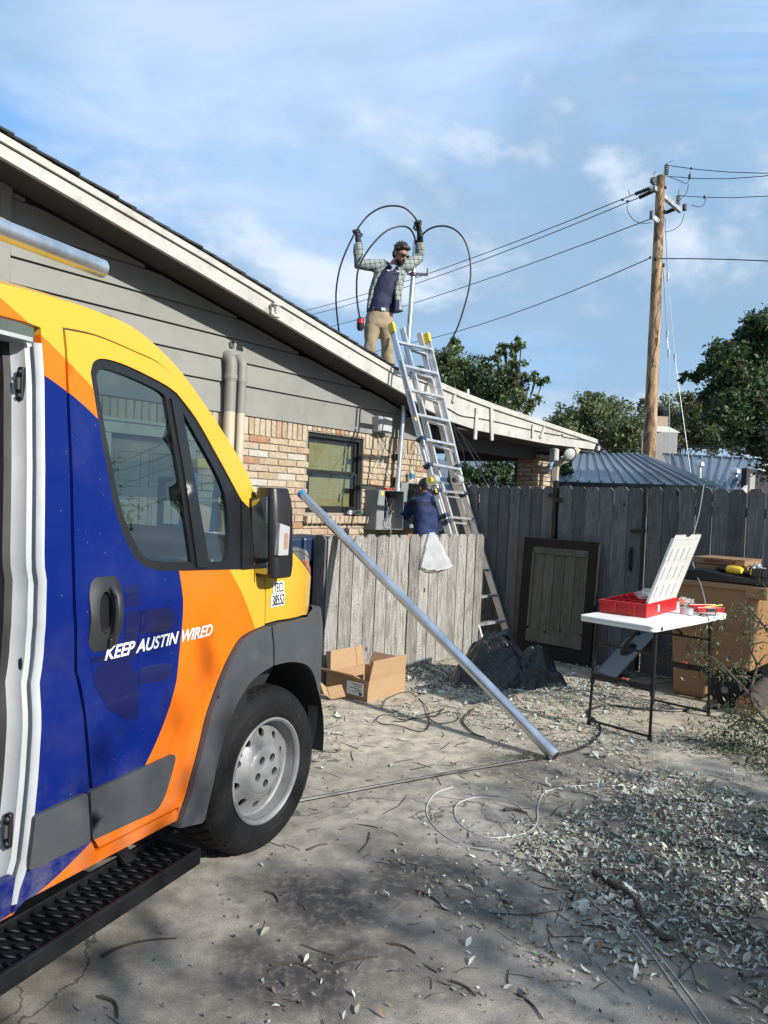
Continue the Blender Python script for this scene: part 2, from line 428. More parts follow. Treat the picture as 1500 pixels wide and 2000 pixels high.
def brick_mat():
    s = NT('brick'); r = s.rnd(); v = s.vec((1, 1, 1), rand=True)
    base = s.ramp(r, [(0, (.50, .40, .275)), (.17, (.53, .43, .31)), (.33, (.46, .36, .235)), (.47, (.54, .46, .345)), (.62, (.47, .32, .225)), (.72, (.49, .405, .295)), (.84, (.42, .225, .125)), (.89, (.52, .43, .31)), (.95, (.56, .53, .46))], 'CONSTANT')
    n = s.noise(v, 22, 6, .65); c = s.mix(s.rng(n, .3, .75), s.mix(1., base, (.78, .76, .74), 'MULTIPLY'), s.mix(.15, base, (.62, .56, .46)))
    c = s.mix(s.math('MULTIPLY', s.rng(s.noise(v, 70, 5, .7), .58, .70), .55), c, (.17, .12, .085))
    s.set(col=s.mix(1., c, (ALB*1.12,)*3, 'MULTIPLY'), rough=.92, spec=.2); s.bump(s.noise(v, 85, 6, .7), .8, .004)
    return s.mat
M['brick'] = brick_mat()
# ------------------------------------------------------------------ ground
def ground_mat():
    s = NT('ground_concrete'); v = s.vec()
    sep = s.n('ShaderNodeSeparateXYZ'); s.l(v, sep.inputs[0]); X, Y = sep.outputs[0], sep.outputs[1]
    fine = s.noise(v, 230, 3, .6); mid = s.noise(v, 9, 8, .68); big = s.noise(v, 1.1, 6, .6, .3)
    c = s.mix(s.rng(mid, .34, .66), (.29, .255, .21), (.54, .48, .39))
    c = s.mix(s.math('MULTIPLY', s.rng(big, .42, .68), .55), c, (.26, .235, .20))
    c = s.mix(s.math('MULTIPLY', s.rng(s.noise(v, 2.6, 7, .65), .53, .68), .5), c, (.50, .455, .38))
    c = s.mix(s.math('MULTIPLY', s.rng(fine, .46, .62), .62), c, (.10, .092, .08)); c = s.mix(s.math('MULTIPLY', s.rng(s.noise(v, 210, 3, .7), .60, .70), .6), c, (.62, .58, .50))
    c = s.mix(s.math('MULTIPLY', s.rng(s.vor(v, 75), .10, .05), s.rng(s.noise(v, 4, 3), .52, .66)), c, (.07, .065, .06))
    cv = s.n('ShaderNodeVectorMath', operation='ADD'); s.l(v, cv.inputs[0]); cn = s.n('ShaderNodeTexNoise'); cn.inputs['Scale'].default_value = 2.2; cn.inputs['Detail'].default_value = 6; s.l(v, cn.inputs['Vector']); s.l(cn.outputs['Color'], cv.inputs[1])
    cr = s.vor(cv.outputs[0], .42, 'DISTANCE_TO_EDGE'); c = s.mix(s.math('MULTIPLY', s.rng(cr, .0042, .0012), .7), c, (.06, .055, .05))
    # oil stains where the cars stood
    dv = s.n('ShaderNodeVectorMath', operation='MULTIPLY_ADD'); s.l(v, dv.inputs[0]); dv.inputs[1].default_value = (1, 1, 1)
    nz = s.n('ShaderNodeTexNoise'); nz.inputs['Scale'].default_value = 3.2; nz.inputs['Detail'].default_value = 5; s.l(v, nz.inputs['Vector'])
    sc_ = s.n('ShaderNodeVectorMath', operation='SCALE'); s.l(nz.outputs['Color'], sc_.inputs[0]); sc_.inputs[3].default_value = .55
    sub = s.n('ShaderNodeVectorMath', operation='SUBTRACT'); s.l(sc_.outputs[0], sub.inputs[0]); sub.inputs[1].default_value = (.27, .27, .27)
    fl2 = s.n('ShaderNodeVectorMath', operation='MULTIPLY'); s.l(sub.outputs[0], fl2.inputs[0]); fl2.inputs[1].default_value = (1, 1, 0); s.l(fl2.outputs[0], dv.inputs[2])
    st = None
    for (px, py, r, k) in ((640, 1760, .34, .85), (600, 1905, .30, .85), (820, 1720, .30, .7), (760, 1890, .30, .45), (940, 1760, .3, .45), (1010, 1500, .34, .55), (1150, 1480, .4, .5), (730, 1640, .22, .3), (420, 1960, .25, .4)):
        p = G(px, py); d = s.n('ShaderNodeVectorMath', operation='DISTANCE'); s.l(dv.outputs[0], d.inputs[0]); d.inputs[1].default_value = (p.x, p.y, 0)
        f = s.math('MULTIPLY', s.rng(d.outputs['Value'], r*1.35, r*.25), min(.97, k*1.3)); st = f if st is None else s.math('MAXIMUM', st, f)
    st = s.math('MULTIPLY', st, s.rng(s.noise(v, 26, 6, .7), .30, .55, .55, 1.0))
    c = s.mix(st, c, (.045, .043, .042))
    # bare earth and litter dust towards the fence and under the tree on the right
    earth = s.mix(s.rng(s.noise(v, 16, 7, .7), .3, .7), (.055, .047, .038), (.16, .14, .115))
    e1 = s.math('SUBTRACT', s.math('ADD', s.math('MULTIPLY', X, .72), s.math('MULTIPLY', Y, .69)), 6.0)      # distance towards the tall fence
    e1 = s.math('ADD', e1, s.math('MULTIPLY', s.math('SUBTRACT', s.noise(v, 1.6, 5, .6), .5), 2.4))
    e2 = s.math('SUBTRACT', X, s.math('ADD', .70, s.math('MULTIPLY', s.math('SUBTRACT', s.noise(v, 1.9, 6, .6), .5), 1.2)))
    e2 = s.math('MULTIPLY', s.rng(e2, -.1, .75), s.rng(Y, 4.6, 3.7))
    em = s.math('MAXIMUM', s.rng(e1, -.2, .9), s.math('MULTIPLY', e2, .95))
    em = s.math('MULTIPLY', em, s.rng(mid, .25, .6, .55, 1.0))
    c = s.mix(em, c, earth)
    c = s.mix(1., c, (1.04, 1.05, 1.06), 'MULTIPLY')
    dust_and_tone = s.rng(s.math('ADD', Y, s.math('MULTIPLY', s.math('SUBTRACT', s.noise(v, 1.3, 6, .65), .5), 2.2)), 3.5, 4.9); c = s.mix(1., c, s.mix(dust_and_tone, (.74, .75, .765), (1.04, 1.0, .94)), 'MULTIPLY')  # ground grades from darker and greyer near to lighter and warmer far
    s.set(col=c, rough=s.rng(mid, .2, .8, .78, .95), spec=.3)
    h = s.math('ADD', s.math('MULTIPLY', fine, .6), mid); s.bump(h, .2, .003)
    return s.mat
mb = MB()
n = 40; ex = [-400, -60, -15]+list(np.linspace(-6, 6, 25))+[15, 60, 400]; ey = [-400, -60, -10]+list(np.linspace(-2, 12, 29))+[25, 80, 600]
mb.add([(x, y, 0) for y in ey for x in ex], [(j*len(ex)+i, j*len(ex)+i+1, (j+1)*len(ex)+i+1, (j+1)*len(ex)+i) for j in range(len(ey)-1) for i in range(len(ex)-1)])
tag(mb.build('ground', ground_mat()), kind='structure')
# ------------------------------------------------------------------ the house.  local axes: x along the wall (s), -y out of the wall, z up
HD, HN = Vector((.608, .794, 0)), Vector((.794, -.608, 0)); HO = Vector((-.918, 8.4, 0))
HROT = math.atan2(.794, .608)
house = thing('brick_house', 'low buff brick house with taupe siding gable behind the van and ladder', 'house', HO, HROT)
def H(s, o, z): return Vector((s, -o, z))
def HW(s, o, z): return HO+HD*s+HN*o+Vector((0, 0, z))
def hpx(px, py, o=0.0):
    q = PL(px, py, HO+HN*o, HN)-HO; return q.dot(HD), q.z
WIN = (.09, 1.06, 1.35, 2.245); DOOR = (-2.42, -1.52, 0, 2.07); WEND = 2.47; BT = 2.318
mb = MB()
def wallrect(s0, s1, z0, z1): mb.box(H((s0+s1)/2, -.075, (z0+z1)/2), (s1-s0, .13, z1-z0))
wallrect(-5.2, DOOR[0], 0, BT); wallrect(DOOR[0], DOOR[1], DOOR[3], BT); wallrect(DOOR[1], WIN[0], 0, BT)
wallrect(WIN[0], WIN[1], 0, WIN[2]); wallrect(WIN[0], WIN[1], WIN[3], BT); wallrect(WIN[1], WEND, 0, BT)
mb.box(H(WEND-.06, -1.6, 1.2), (.12, 2.9, 2.4)); mb.box(H(-1.5, -3.1, 1.4), (7.6, .12, 2.8)); mb.box(H(-5.14, -1.6, 1.6), (.12, 2.9, 3.2))
wall = mb.build('wall', M['mortar'], house)
# bricks: a few shared shapes, one object each
def brick_mesh(name, L, h, d=.05):
    ms = []
    for k in range(4):
        mb = MB(); mb.box((0, 0, 0), (L, d, h)); 
        o = mb.build(name, M['brick']); me = o.data
        rr = random.Random(k*7+int(L*1000))
        bm = bmesh.new(); bm.from_mesh(me); bmesh.ops.bevel(bm, geom=bm.edges[:], offset=.006, segments=1, affect='EDGES')
        for v in bm.verts: v.co += Vector((rr.uniform(-.0035, .0035), rr.uniform(-.003, .003), rr.uniform(-.003, .003)))
        bm.to_mesh(me); bm.free(); bpy.data.objects.remove(o); ms.append(me)
    return ms
B_FULL = brick_mesh('brick', .267, .0645); B_HALF = brick_mesh('brick', .125, .0645); B_Q = brick_mesh('brick', .19, .0645)
B_SOLD = brick_mesh('brick', .0665, .178); B_HEAD = brick_mesh('brick', .0665, .052); B_SILL = brick_mesh('brick', .070, .085, .13)
rb = random.Random(3)
def put_brick(me, s, z, o=0.0, parent=wall, rz=0.0, y=None):
    b = bpy.data.objects.new('brick', rb.choice(me)); b.location = (s, -(o-.022+rb.uniform(-.003, .004)) if y is None else y, z)
    b.rotation_euler = (rb.uniform(-.02, .02), rb.uniform(-.008, .008), rz+rb.uniform(-.01, .01)); link(b, parent); return b
COURSE, BL = .074, .279
def course(z, s0, s1, phase):
    s = s0+.004
    first = True
    while s1-s > .05:
        L = .267 if not (first and phase) else .125
        first = False
        rem = s1-.004-s
        if rem < .15: me, L = (B_HALF, .125)
        elif rem < .22: me, L = (B_Q, .19)
        elif rem < .267: me, L = (B_Q, .19)
        else: me = B_FULL if L > .2 else B_HALF
        if s+L > s1+.02: break
        put_brick(me, s+L/2, z); s += L+.012
z = BT-.178-.013-.0325; i = 0
while z > .98:
    ph = i % 2
    if z > WIN[2]-.10: course(z, -1.06+.07*rb.random()*0, WIN[0], ph); course(z, WIN[1], WEND, ph)
    else: course(z, -1.06, WEND, ph)
    if i < 9: course(z, -1.50, -1.08, ph)
    z -= COURSE; i += 1
s = -3.35
while s < WEND-.03:
    if -.0 < s-WIN[0]+.02 and s < WIN[1]-.01: put_brick(B_HEAD, s, BT-.036)
    else: put_brick(B_SOLD, s, BT-.098)
    s += .0785
s = WIN[0]-.01
while s < 1.50:
    b = put_brick(B_SILL, s, WIN[2]-.07, o=.03); b.rotation_euler.x = .12; s += .079
mb = MB()                                                        # the hidden lower courses
for r in range(13):
    zz = .035+r*COURSE
    for k in range(24):
        ss = -3.9+k*BL+(r % 2)*.14
        if DOOR[0]-.15 < ss < DOOR[1]+.15 or ss > WEND-.14: continue
        mb.box(H(ss, -.02, zz), (.267, .05, .0645))
o = mb.build('lower_brickwork', M['brick'], wall); tag(o, kind='stuff')
# siding boards
RAKE = [(-9, 4.858), (-3.57, 3.774), (-1.78, 3.414), (.35, 2.956), (1.28, 2.775), (2.02, 2.60), (2.6, 2.52)]
def rake(s): return float(np.interp(s, [p[0] for p in RAKE], [p[1] for p in RAKE]))
SZ = [2.312, 2.606, 2.830, 3.045, 3.247, 3.46, 3.68, 3.9]
for i in range(len(SZ)-1):
    z0, z1 = SZ[i]+.003, SZ[i+1]-.004
    poly = [(-3.26, z0)]
    ss = np.linspace(-3.26, WEND, 60); top = [min(z1, rake(s)+.01) for s in ss]
    last = max([s for s, t in zip(ss, top) if t > z0+.01], default=None)
    if last is None: continue
    poly.append((last, z0)); 
    for s, t in reversed(list(zip(ss, top))):
        if s <= last and t > z0: poly.append((s, t))
    q = [poly[0], poly[1]]
    for p in poly[2:]:
        if len(q) < 3 or abs(p[1]-z1) > 1e-6 or abs(q[-1][1]-z1) > 1e-6 or p == poly[-1]: q.append(p)
    proud = .024 if i else .016
    MB().prism(q, lambda a, b, d, z0=z0, z1=z1, pr=proud: H(a, d+(pr*(1-(b-z0)/(z1-z0)) if d > -.005 else 0), b), .004, -.02).build('siding_board', M['taupe_paint'], house)
MB().box(H(-3.31, .015, 3.05), (.085, .05, 1.5)).build('corner_trim', M['taupe_paint'], house, bevel=.003)
mb = MB(); q = [(-5.2, 2.31), (-3.36, 2.31), (-3.36, 3.72), (-5.2, 4.05)]
mb.prism(q, lambda a, b, d: H(a, d, b), .01, -.03); mb.prism([(-5.2, 2.3), (2.47, 2.3), (2.47, 2.45), (1.2, 2.78), (-5.2, 4.07)], lambda a, b, d: H(a, d, b), -.03, -.05)
mb.build('gable_sheathing', M['taupe_paint'], house)
# roof, soffit, fascia
OV = .45
TOP = [(-9, 5.03), (-3.57, 3.925), (-1.78, 3.594), (.34, 3.165), (1.05, 3.03), (2.1, 2.985), (3.32, 2.905), (7.15, 2.70)]
def top(s): return float(np.interp(s, [p[0] for p in TOP], [p[1] for p in TOP]))
seg = [-9, -3.57, -1.78, .34, 1.05, 2.1, 3.32, 7.15]
mb = MB()
poly = [(s, top(s)+.012) for s in seg]+[(s, top(s)-.03) for s in reversed(seg)]
mb.prism(poly, lambda a, b, d: H(a, d, b), OV-.02, -7.0)
mb.build('roof', M['shingle'], house)
roof_root = house
def prot(name, ts, parent=house):
    for t in ts: pass
me_sh = None
s = -6.4; k = 0
while s < 1.05:
    z0 = top(s)+.016
    sl = math.atan2(top(s+.16)-top(s), .16)
    if me_sh is None:
        t = MB().box((0, 0, 0), (.21, .5, .016)).build('shingle', M['shingle']); me_sh = t.data; bpy.data.objects.remove(t)
    b = bpy.data.objects.new('shingle', me_sh); link(b, house)
    b.location = H(s, OV-.215+random.uniform(-.012, .012), z0+.007); b.rotation_euler = (0, -sl-.055, 0)
    s += .165; k += 1
def band(name, z_of_top, z_of_bot, s_list, o0, o1, mat, bevel=.003):
    poly = [(s, z_of_top(s)) for s in s_list]+[(s, z_of_bot(s)) for s in reversed(s_list)]
    return MB().prism(poly, lambda a, b, d: H(a, d, b), o0, o1).build(name, mat, house, bevel=bevel)
sl = [-9, -3.57, -1.78, .35, 1.28]
band('fascia_board', lambda s: top(s)-.062, lambda s: rake(s), sl, OV, OV-.04, M['white_paint'])
band('fascia_trim', lambda s: top(s), lambda s: top(s)-.055, [-9, -3.57, -1.78, .34, 1.05, 1.28], OV+.022, OV-.03, M['white_paint'])
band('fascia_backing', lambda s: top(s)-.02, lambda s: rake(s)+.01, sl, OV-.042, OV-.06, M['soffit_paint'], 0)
tp = [hpx(*p, o=OV) for p in ((782, 729), (858, 754), (900, 772), (964, 796), (1166, 862))]
bp = [hpx(*p, o=OV) for p in ((800, 776), (829, 797), (883, 824), (934, 841), (1068, 867), (1160, 878))]
tp = [(1.282, top(1.282)-.0)]+tp[1:]; bp = [(1.282, rake(1.28))]+bp[1:]
tp = [(s, min(z, top(s)-.002)) for s, z in tp]
MB().prism(tp+bp[::-1], lambda a, b, d: H(a, d, b), OV, OV-.04).build('fascia_board', M['white_paint'], house, bevel=.003)
e = [(s, z) for s, z in tp]; MB().prism([(s, z+.045) for s, z in e]+[(s, z-.028) for s, z in e[::-1]], lambda a, b, d: H(a, d, b), OV+.03, OV+.002).build('fascia_trim', M['white_paint'], house, bevel=.004)
mid = [(s, z*.45+np.interp(s, [p[0] for p in tp], [p[1] for p in tp])*.55) for s, z in bp]
for px, y0, y1, dx, lab in ((932, 797, 858, -4, 'splintered batten hanging from the white fascia'), (960, 793, 860, 1, 'straight batten hanging below the white fascia'), (1041, 829, 855, -1, None), (1064, 834, 855, -8, None), (889, 772, 786, -4, None), (914, 760, 772, 0, None)):
    a = hpx(px, y0, OV+.02); b = hpx(px+dx, y1, OV+.02)
    MB().beam(H(a[0], OV+.018, a[1]), H(b[0], OV+.018, b[1]), .07 if y1-y0 > 30 else .05, .018, up=(0, 1, 0)).build('batten', M['white_paint'], house)
# soffit plus porch ceiling and beams
mb = MB()
ss = [-9, -3.57, -1.78, .35, 1.28, 2.02, 2.55]
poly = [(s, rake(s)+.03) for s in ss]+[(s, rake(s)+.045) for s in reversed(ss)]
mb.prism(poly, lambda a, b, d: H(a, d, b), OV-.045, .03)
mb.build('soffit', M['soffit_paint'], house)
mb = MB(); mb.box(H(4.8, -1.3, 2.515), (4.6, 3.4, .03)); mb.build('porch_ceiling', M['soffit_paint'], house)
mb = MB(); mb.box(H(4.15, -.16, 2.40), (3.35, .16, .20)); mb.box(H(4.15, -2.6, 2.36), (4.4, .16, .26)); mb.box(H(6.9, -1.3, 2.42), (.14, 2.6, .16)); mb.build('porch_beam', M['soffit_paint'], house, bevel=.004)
mb = MB().box(H(5.995, -.215, 1.2), (.39, .39, 2.4)); colm = mb.build('brick_column', M['mortar'], house)
z = 2.36; i = 0
while z > 1.62:
    for k in (0, 1):                                                 # shaded face looks back along the wall, lit face looks out
        L = .267 if (i+k) % 2 == 0 else .125
        me = B_FULL if L > .2 else B_HALF
        c0 = -.01-(0 if k == 0 else (.139 if i % 2 else .281))
        b = put_brick(me, 5.795, z, parent=colm, rz=math.pi/2, y=-(c0-L/2)+.0)
        c1 = 5.80+(0 if k == 0 else (.139 if i % 2 == 0 else .281))
        L2 = .267 if (i+k) % 2 == 1 else .125; me2 = B_FULL if L2 > .2 else B_HALF
        put_brick(me2, c1+L2/2, z, parent=colm, o=.0)
    z -= .0757; i += 1
# window
M['win_frame'] = pbr('black_window_frame', (.016, .017, .018), .45)
M['win_glass'] = glass_mat('window_glass', (.80, .84, .82), .10)
def blind_mat():
    s = NT('woven_blind'); v = s.vec((1, 1, 1)); n = s.noise(s.vec((.6, 1, 30)), 8, 5, .7); n2 = s.noise(s.vec((22, 1, 1)), 5, 3)
    c = s.mix(s.rng(n, .3, .7), (.27, .21, .085), (.50, .41, .19)); c = s.mix(s.math('MULTIPLY', s.rng(n2, .52, .68), .4), c, (.11, .085, .04))
    s.set(col=c, rough=.8); s.bump(n, .6, .006); return s.mat
M['blind'] = blind_mat()
s0, s1, z0, z1 = WIN
mb = MB()
for a, b, c, d in ((s0, s0+.045, z0, z1), (s1-.045, s1, z0, z1)): mb.box(H((a+b)/2, -.07, (c+d)/2), (b-a, .07, d-c))
mb.box(H((s0+s1)/2, -.07, z1-.025), (s1-s0-.092, .07, .05)); mb.box(H((s0+s1)/2, -.07, z0+.02), (s1-s0-.092, .07, .04))
win = mb.build('window', M['win_frame'], house, bevel=.003)
zm = 1.80
for nm, a, b, o in (('upper_sash', zm, z1-.05, -.085), ('lower_sash', z0+.04, zm+.02, -.06)):
    mb = MB(); x0, x1 = s0+.05, s1-.05
    mb.box(H(x0+.018, o, (a+b)/2), (.036, .03, b-a)); mb.box(H(x1-.018, o, (a+b)/2), (.036, .03, b-a)); mb.box(H((x0+x1)/2, o, a+.018), (x1-x0-.074, .03, .036)); mb.box(H((x0+x1)/2, o, b-.014), (x1-x0-.074, .03, .028))
    mb.build(nm, M['win_frame'], win, bevel=.002)
    MB().box(H((x0+x1)/2, o-.003, (a+b)/2), (x1-x0-.07, .004, b-a-.06)).build('pane', M['win_glass'], win)
MB().box(H((s0+s1)/2-.02, -.125, 1.80), (s1-s0-.15, .008, .84)).build('blind', M['blind'], win)
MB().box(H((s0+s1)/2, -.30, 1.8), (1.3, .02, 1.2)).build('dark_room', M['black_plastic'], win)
# the back door seen through the van
M['door_green'] = pbr('grey_green_door', (.17, .20, .17), .5, var=.08)
d0, d1 = DOOR[0]+.05, DOOR[1]-.05
mb = MB().box(H((d0+d1)/2, -.06, 1.02), (d1-d0, .045, 2.0)); door = mb.build('door', M['door_green'], house)
for c in (0, 1):
    for zc, hh in ((1.72, .30), (1.15, .62), (.45, .55)):
        cx = d0+(d1-d0)*(.28+.44*c)
        mb = MB()
        for dx, dz, w, h in ((-.13, 0, .02, hh), (.13, 0, .02, hh), (0, hh/2, .28, .02), (0, -hh/2, .28, .02)): mb.box(H(cx+dx, -.034, zc+dz), (w, .016, h))
        mb.box(H(cx, -.034, zc), (.20, .012, hh-.08)); mb.build('door_panel', M['door_green'], door, bevel=.004)
mb = MB()
for a, b, c, d in ((DOOR[0]-.04, DOOR[0]+.05, 0, 2.0), (DOOR[1]-.05, DOOR[1]+.04, 0, 2.0)): mb.box(H((a+b)/2, .0, (c+d)/2), (b-a, .09, d-c))
mb.box(H((DOOR[0]+DOOR[1])/2, .0, 2.055), (DOOR[1]-DOOR[0]+.12, .09, .10)); mb.box(H((DOOR[0]+DOOR[1])/2, .035, 2.12), (DOOR[1]-DOOR[0]+.2, .05, .03))
mb.build('door_frame', M['white_paint'], house, bevel=.004)
# gutter end at the far corner
mb = MB(); a = Vector((7.17, -.30, 2.60)); mb.box(a, (.10, .34, .09)); mb.build('gutter_end', M['white_paint'], house, bevel=.01)
# wire clipped along the wide fascia
mb = MB(); pts = [hpx(*p, o=OV+.012) for p in ((866, 792), (884, 803), (902, 812), (940, 818), (980, 826), (1030, 838), (1090, 850), (1098, 848), (1101, 853), (1130, 858), (1160, 863))]
mb.tube([H(s, OV+.012, z) for s, z in spline(pts, 4)], .006, 5); mb.build('clipped_wire', M['cable'], house, smooth=True)
# ------------------------------------------------------------------ things on the house wall
def hthing(name, label, cat, s, o, z, group=None): return thing(name, label, cat, HW(s, o, z), HROT, group)
M['pvc_cream'] = pbr('cream_pvc', (.58, .52, .38), .45, var=.06)
for k, (px, ptop, dz, lab) in enumerate(((453, 683, 0, 'taupe and cream gooseneck pipe on gable, left of the pair'), (474, 690, 0, 'slimmer taupe and cream gooseneck pipe, right of the pair'))):
    s, zt = hpx(px, ptop, .09); r = .060 if k == 0 else .048
    t = hthing('vent_pipe', lab, 'pipe', s, .09, 0, 'gooseneck pipes on the gable')
    a = [(0, .0, zt-.075), (0, .0, zt-.17)]
    bend = [Vector((0, .085, zt-r))]+[Vector((0, .085-.085*math.sin(q), zt-r-.085*(1-math.cos(q)))) for q in (.4, .8, 1.2, 1.5)]+[Vector((0, 0, zt-.30))]
    MB().tube(bend, r, 18).build('elbow', M['taupe_paint'], t, smooth=True)
    zb = hpx(px, 805 if k == 0 else 808, .09)[1]
    MB().tube([(0, 0, zt-.28), (0, 0, zt-.24)], r*1.07, 18).build('coupling', M['taupe_paint'], t, smooth=True)
    MB().tube([(0, 0, zb), (0, 0, zt-.25)], r*.93, 18).build('upper_pipe', M['taupe_paint'], t, smooth=True)
    MB().tube([(0, 0, .0), (0, 0, zb+.002)], r*.925, 18).build('lower_pipe', M['pvc_cream'], t, smooth=True)
s, z = hpx(452, 673, .02); mb = MB().box(H(0, 0, 0), (.05, .012, .06)); mb.box((.012, -.02, .03), (.04, .04, .008)); o = mb.build('wall_bracket', M['steel_dark'], bevel=.003); o.location = HW(s, .03, z); o.rotation_euler.z = HROT
tag(o, 'small rusty steel bracket screwed to siding above the pipes', 'bracket')
s, z = hpx(531, 606, OV+.02); t = hthing('cable_anchor', 'white painted clevis bracket on the long rake fascia', 'bracket', s, OV+.022, z)
mb = MB().box((0, 0, .0), (.03, .03, .12)); mb.box((.02, -.03, .055), (.09, .05, .02)); mb.box((.02, -.03, -.055), (.09, .05, .02)); mb.build('clevis', M['white_paint'], t, bevel=.004)
MB().tube([(.04, -.03, -.05), (.03, -.03, 0), (.035, -.03, .05)], .018, 8).build('spool', M['white_paint'], t, smooth=True)
# boxes
def boxthing(name, label, cat, px0, px1, o, d, mat, lid=.0):
    (a, z1), (b, z0) = hpx(*px0, o=o), hpx(*px1, o=o)
    t = hthing(name, label, cat, (a+b)/2, 0, (z0+z1)/2); w, h = b-a, z1-z0
    MB().box((0, -o+d/2, 0), (w, d, h)).build('case', mat, t, bevel=.012, segs=3); return t, w, h
t, w, h = boxthing('junction_box', 'pale grey plastic service box on siding beside the conduit', 'utility box', (741, 812), (765, 846), .12, .11, M['pale_box'])
MB().box((0, -.127, .0), (w*.9, .014, h*.92)).build('cover', M['pale_box'], t, bevel=.006); MB().box((0, -.128, -h*.47), (w*.45, .016, .02)).build('latch', M['black_plastic'], t)
t, w, h = boxthing('utility_cabinet', 'open grey meter cabinet with bare wires on brick wall', 'electrical box', (738, 957), (787, 1034), .20, .19, M['grey_box'])
# cabinet: rebuild as an open tray
for ch in list(t.children): bpy.data.objects.remove(ch)
mb = MB(); T = .008
mb.box((0, -.01, 0), (w, .012, h)); mb.box((-w/2, -.10, 0), (T, .19, h)); mb.box((w/2, -.10, 0), (T, .19, h)); mb.box((0, -.10, h/2), (w+T, .19, T)); mb.box((0, -.10, -h/2), (w+T, .19, T))
mb.box((-w*.37, -.198, 0), (w*.26, .006, h)); mb.build('case', M['grey_box'], t, bevel=.003)
mb = MB().box((.07, -.03, .06), (w*.55, .03, h*.5)); mb.box((.05, -.05, -.05), (w*.4, .04, h*.22)); mb.build('meter_base', M['black_plastic'], t, bevel=.004)
rr = random.Random(5); mb = MB()
for k in range(9):
    x = -.06+.025*k; mb.tube(spline([(x, -.05, h*.45), (x+rr.uniform(-.04, .04), -.10, h*.25), (x+rr.uniform(-.05, .05), -.12, .05), (x+rr.uniform(-.03, .03), -.07, -.1)], 5), .006, 5)
mb.build('cable_bundle', M['cable'], t, smooth=True)
mb = MB()
for k in range(7): mb.tube(spline([(.02+.02*k, -.06, h*.1), (.03+.03*rr.random(), -.11, -h*.1), (-.02+.03*k, -.08, -h*.45)], 5), .007, 5); mb.box((.0+.03*k, -.09, -.02+.03*(k % 3)), (.018, .03, .02))
mb.build('bare_lugs', M['alu'], t, smooth=True)
MB().box((.0, -.15, h/2+.02), (.13, .05, .025)).build('red_tag', pbr('red_tape', (.55, .03, .02), .5), t, bevel=.005)
MB().box((-w*.34, -.203, h*.42), (.04, .003, .045)).build('warning_sticker', M['yellow_plastic'], t)
t, w, h = boxthing('breaker_panel', 'open breaker panel with wires behind the crouching man', 'electrical box', (786, 943), (846, 1032), .14, .13, M['grey_box'])
for ch in list(t.children): bpy.data.objects.remove(ch)
mb = MB(); mb.box((0, -.01, 0), (w, .012, h)); mb.box((-w/2, -.07, 0), (T, .13, h)); mb.box((w/2, -.07, 0), (T, .13, h)); mb.box((0, -.07, h/2), (w+T, .13, T)); mb.box((0, -.07, -h/2), (w+T, .13, T)); mb.box((-w*.42, -.138, 0), (w*.2, .005, h)); mb.build('case', M['grey_box'], t, bevel=.003)
mb = MB().box((.02, -.04, 0), (w*.5, .04, h*.75)); mb.build('breakers', M['black_plastic'], t)
mb = MB()
for k in range(8): x = -.12+.035*k; mb.tube(spline([(x, -.06, h*.45), (x+.02, -.11, .1), (x-.01, -.09, -.1)], 5), .006, 5)
mb.build('wires', M['cable'], t, smooth=True)
MB().box((0, -.08, h/2+.012), (w*.7, .10, .008)).build('top_flap', M['white_paint'], t)
# bottle on the panel
s, z = hpx(805, 938, .09); t = hthing('caulk_bottle', 'small white bottle with blue label standing on panel', 'bottle', s, .08, z)
MB().lathe([(0, 0), (.028, 0), (.03, .01), (.03, .105), (.02, .118), (.011, .122), (.011, .14), (0, .14)], (0, 0, 0), (0, 0, 1), 14).build('bottle', M['wire_white'], t, smooth=True)
MB().lathe([(.0308, .02), (.0308, .085)], (0, 0, 0), (0, 0, 1), 14).build('label', pbr('blue_label', (.02, .20, .42), .5), t, smooth=True)
# conduit mast: one straight galvanized pipe from the panel up through the eave
mA, mT = HW(*[hpx(776, 958, .10)[0], .10, hpx(776, 958, .10)[1]]), AY(812, 470, 9.78)
t = thing('service_mast', 'tall galvanized conduit mast rising through the eave beside ladder', 'conduit', mA)
MB().tube([Vector((0, 0, 0)), mT-mA], .033, 20).build('pipe', M['galv'], t, smooth=True)
d = (mT-mA).normalized(); pc = AY(808, 536, 9.75)-mA
mb = MB().tube([pc-d*.02, pc+d*.02], .043, 16); mb.box(pc+Vector((.11, -.02, 0)), (.14, .02, .035)); mb.box(pc+Vector((.17, -.02, .03)), (.02, .03, .09)); mb.box(pc+Vector((-.06, -.01, 0)), (.05, .02, .03)); mb.build('clamp', M['steel_dark'], t, bevel=.004)
MB().tube([Vector((0, 0, -.01)), Vector((0, 0, .035))], .045, 16).build('locknut', M['galv'], t, smooth=True)
for py in (906, 958-20):
    pass
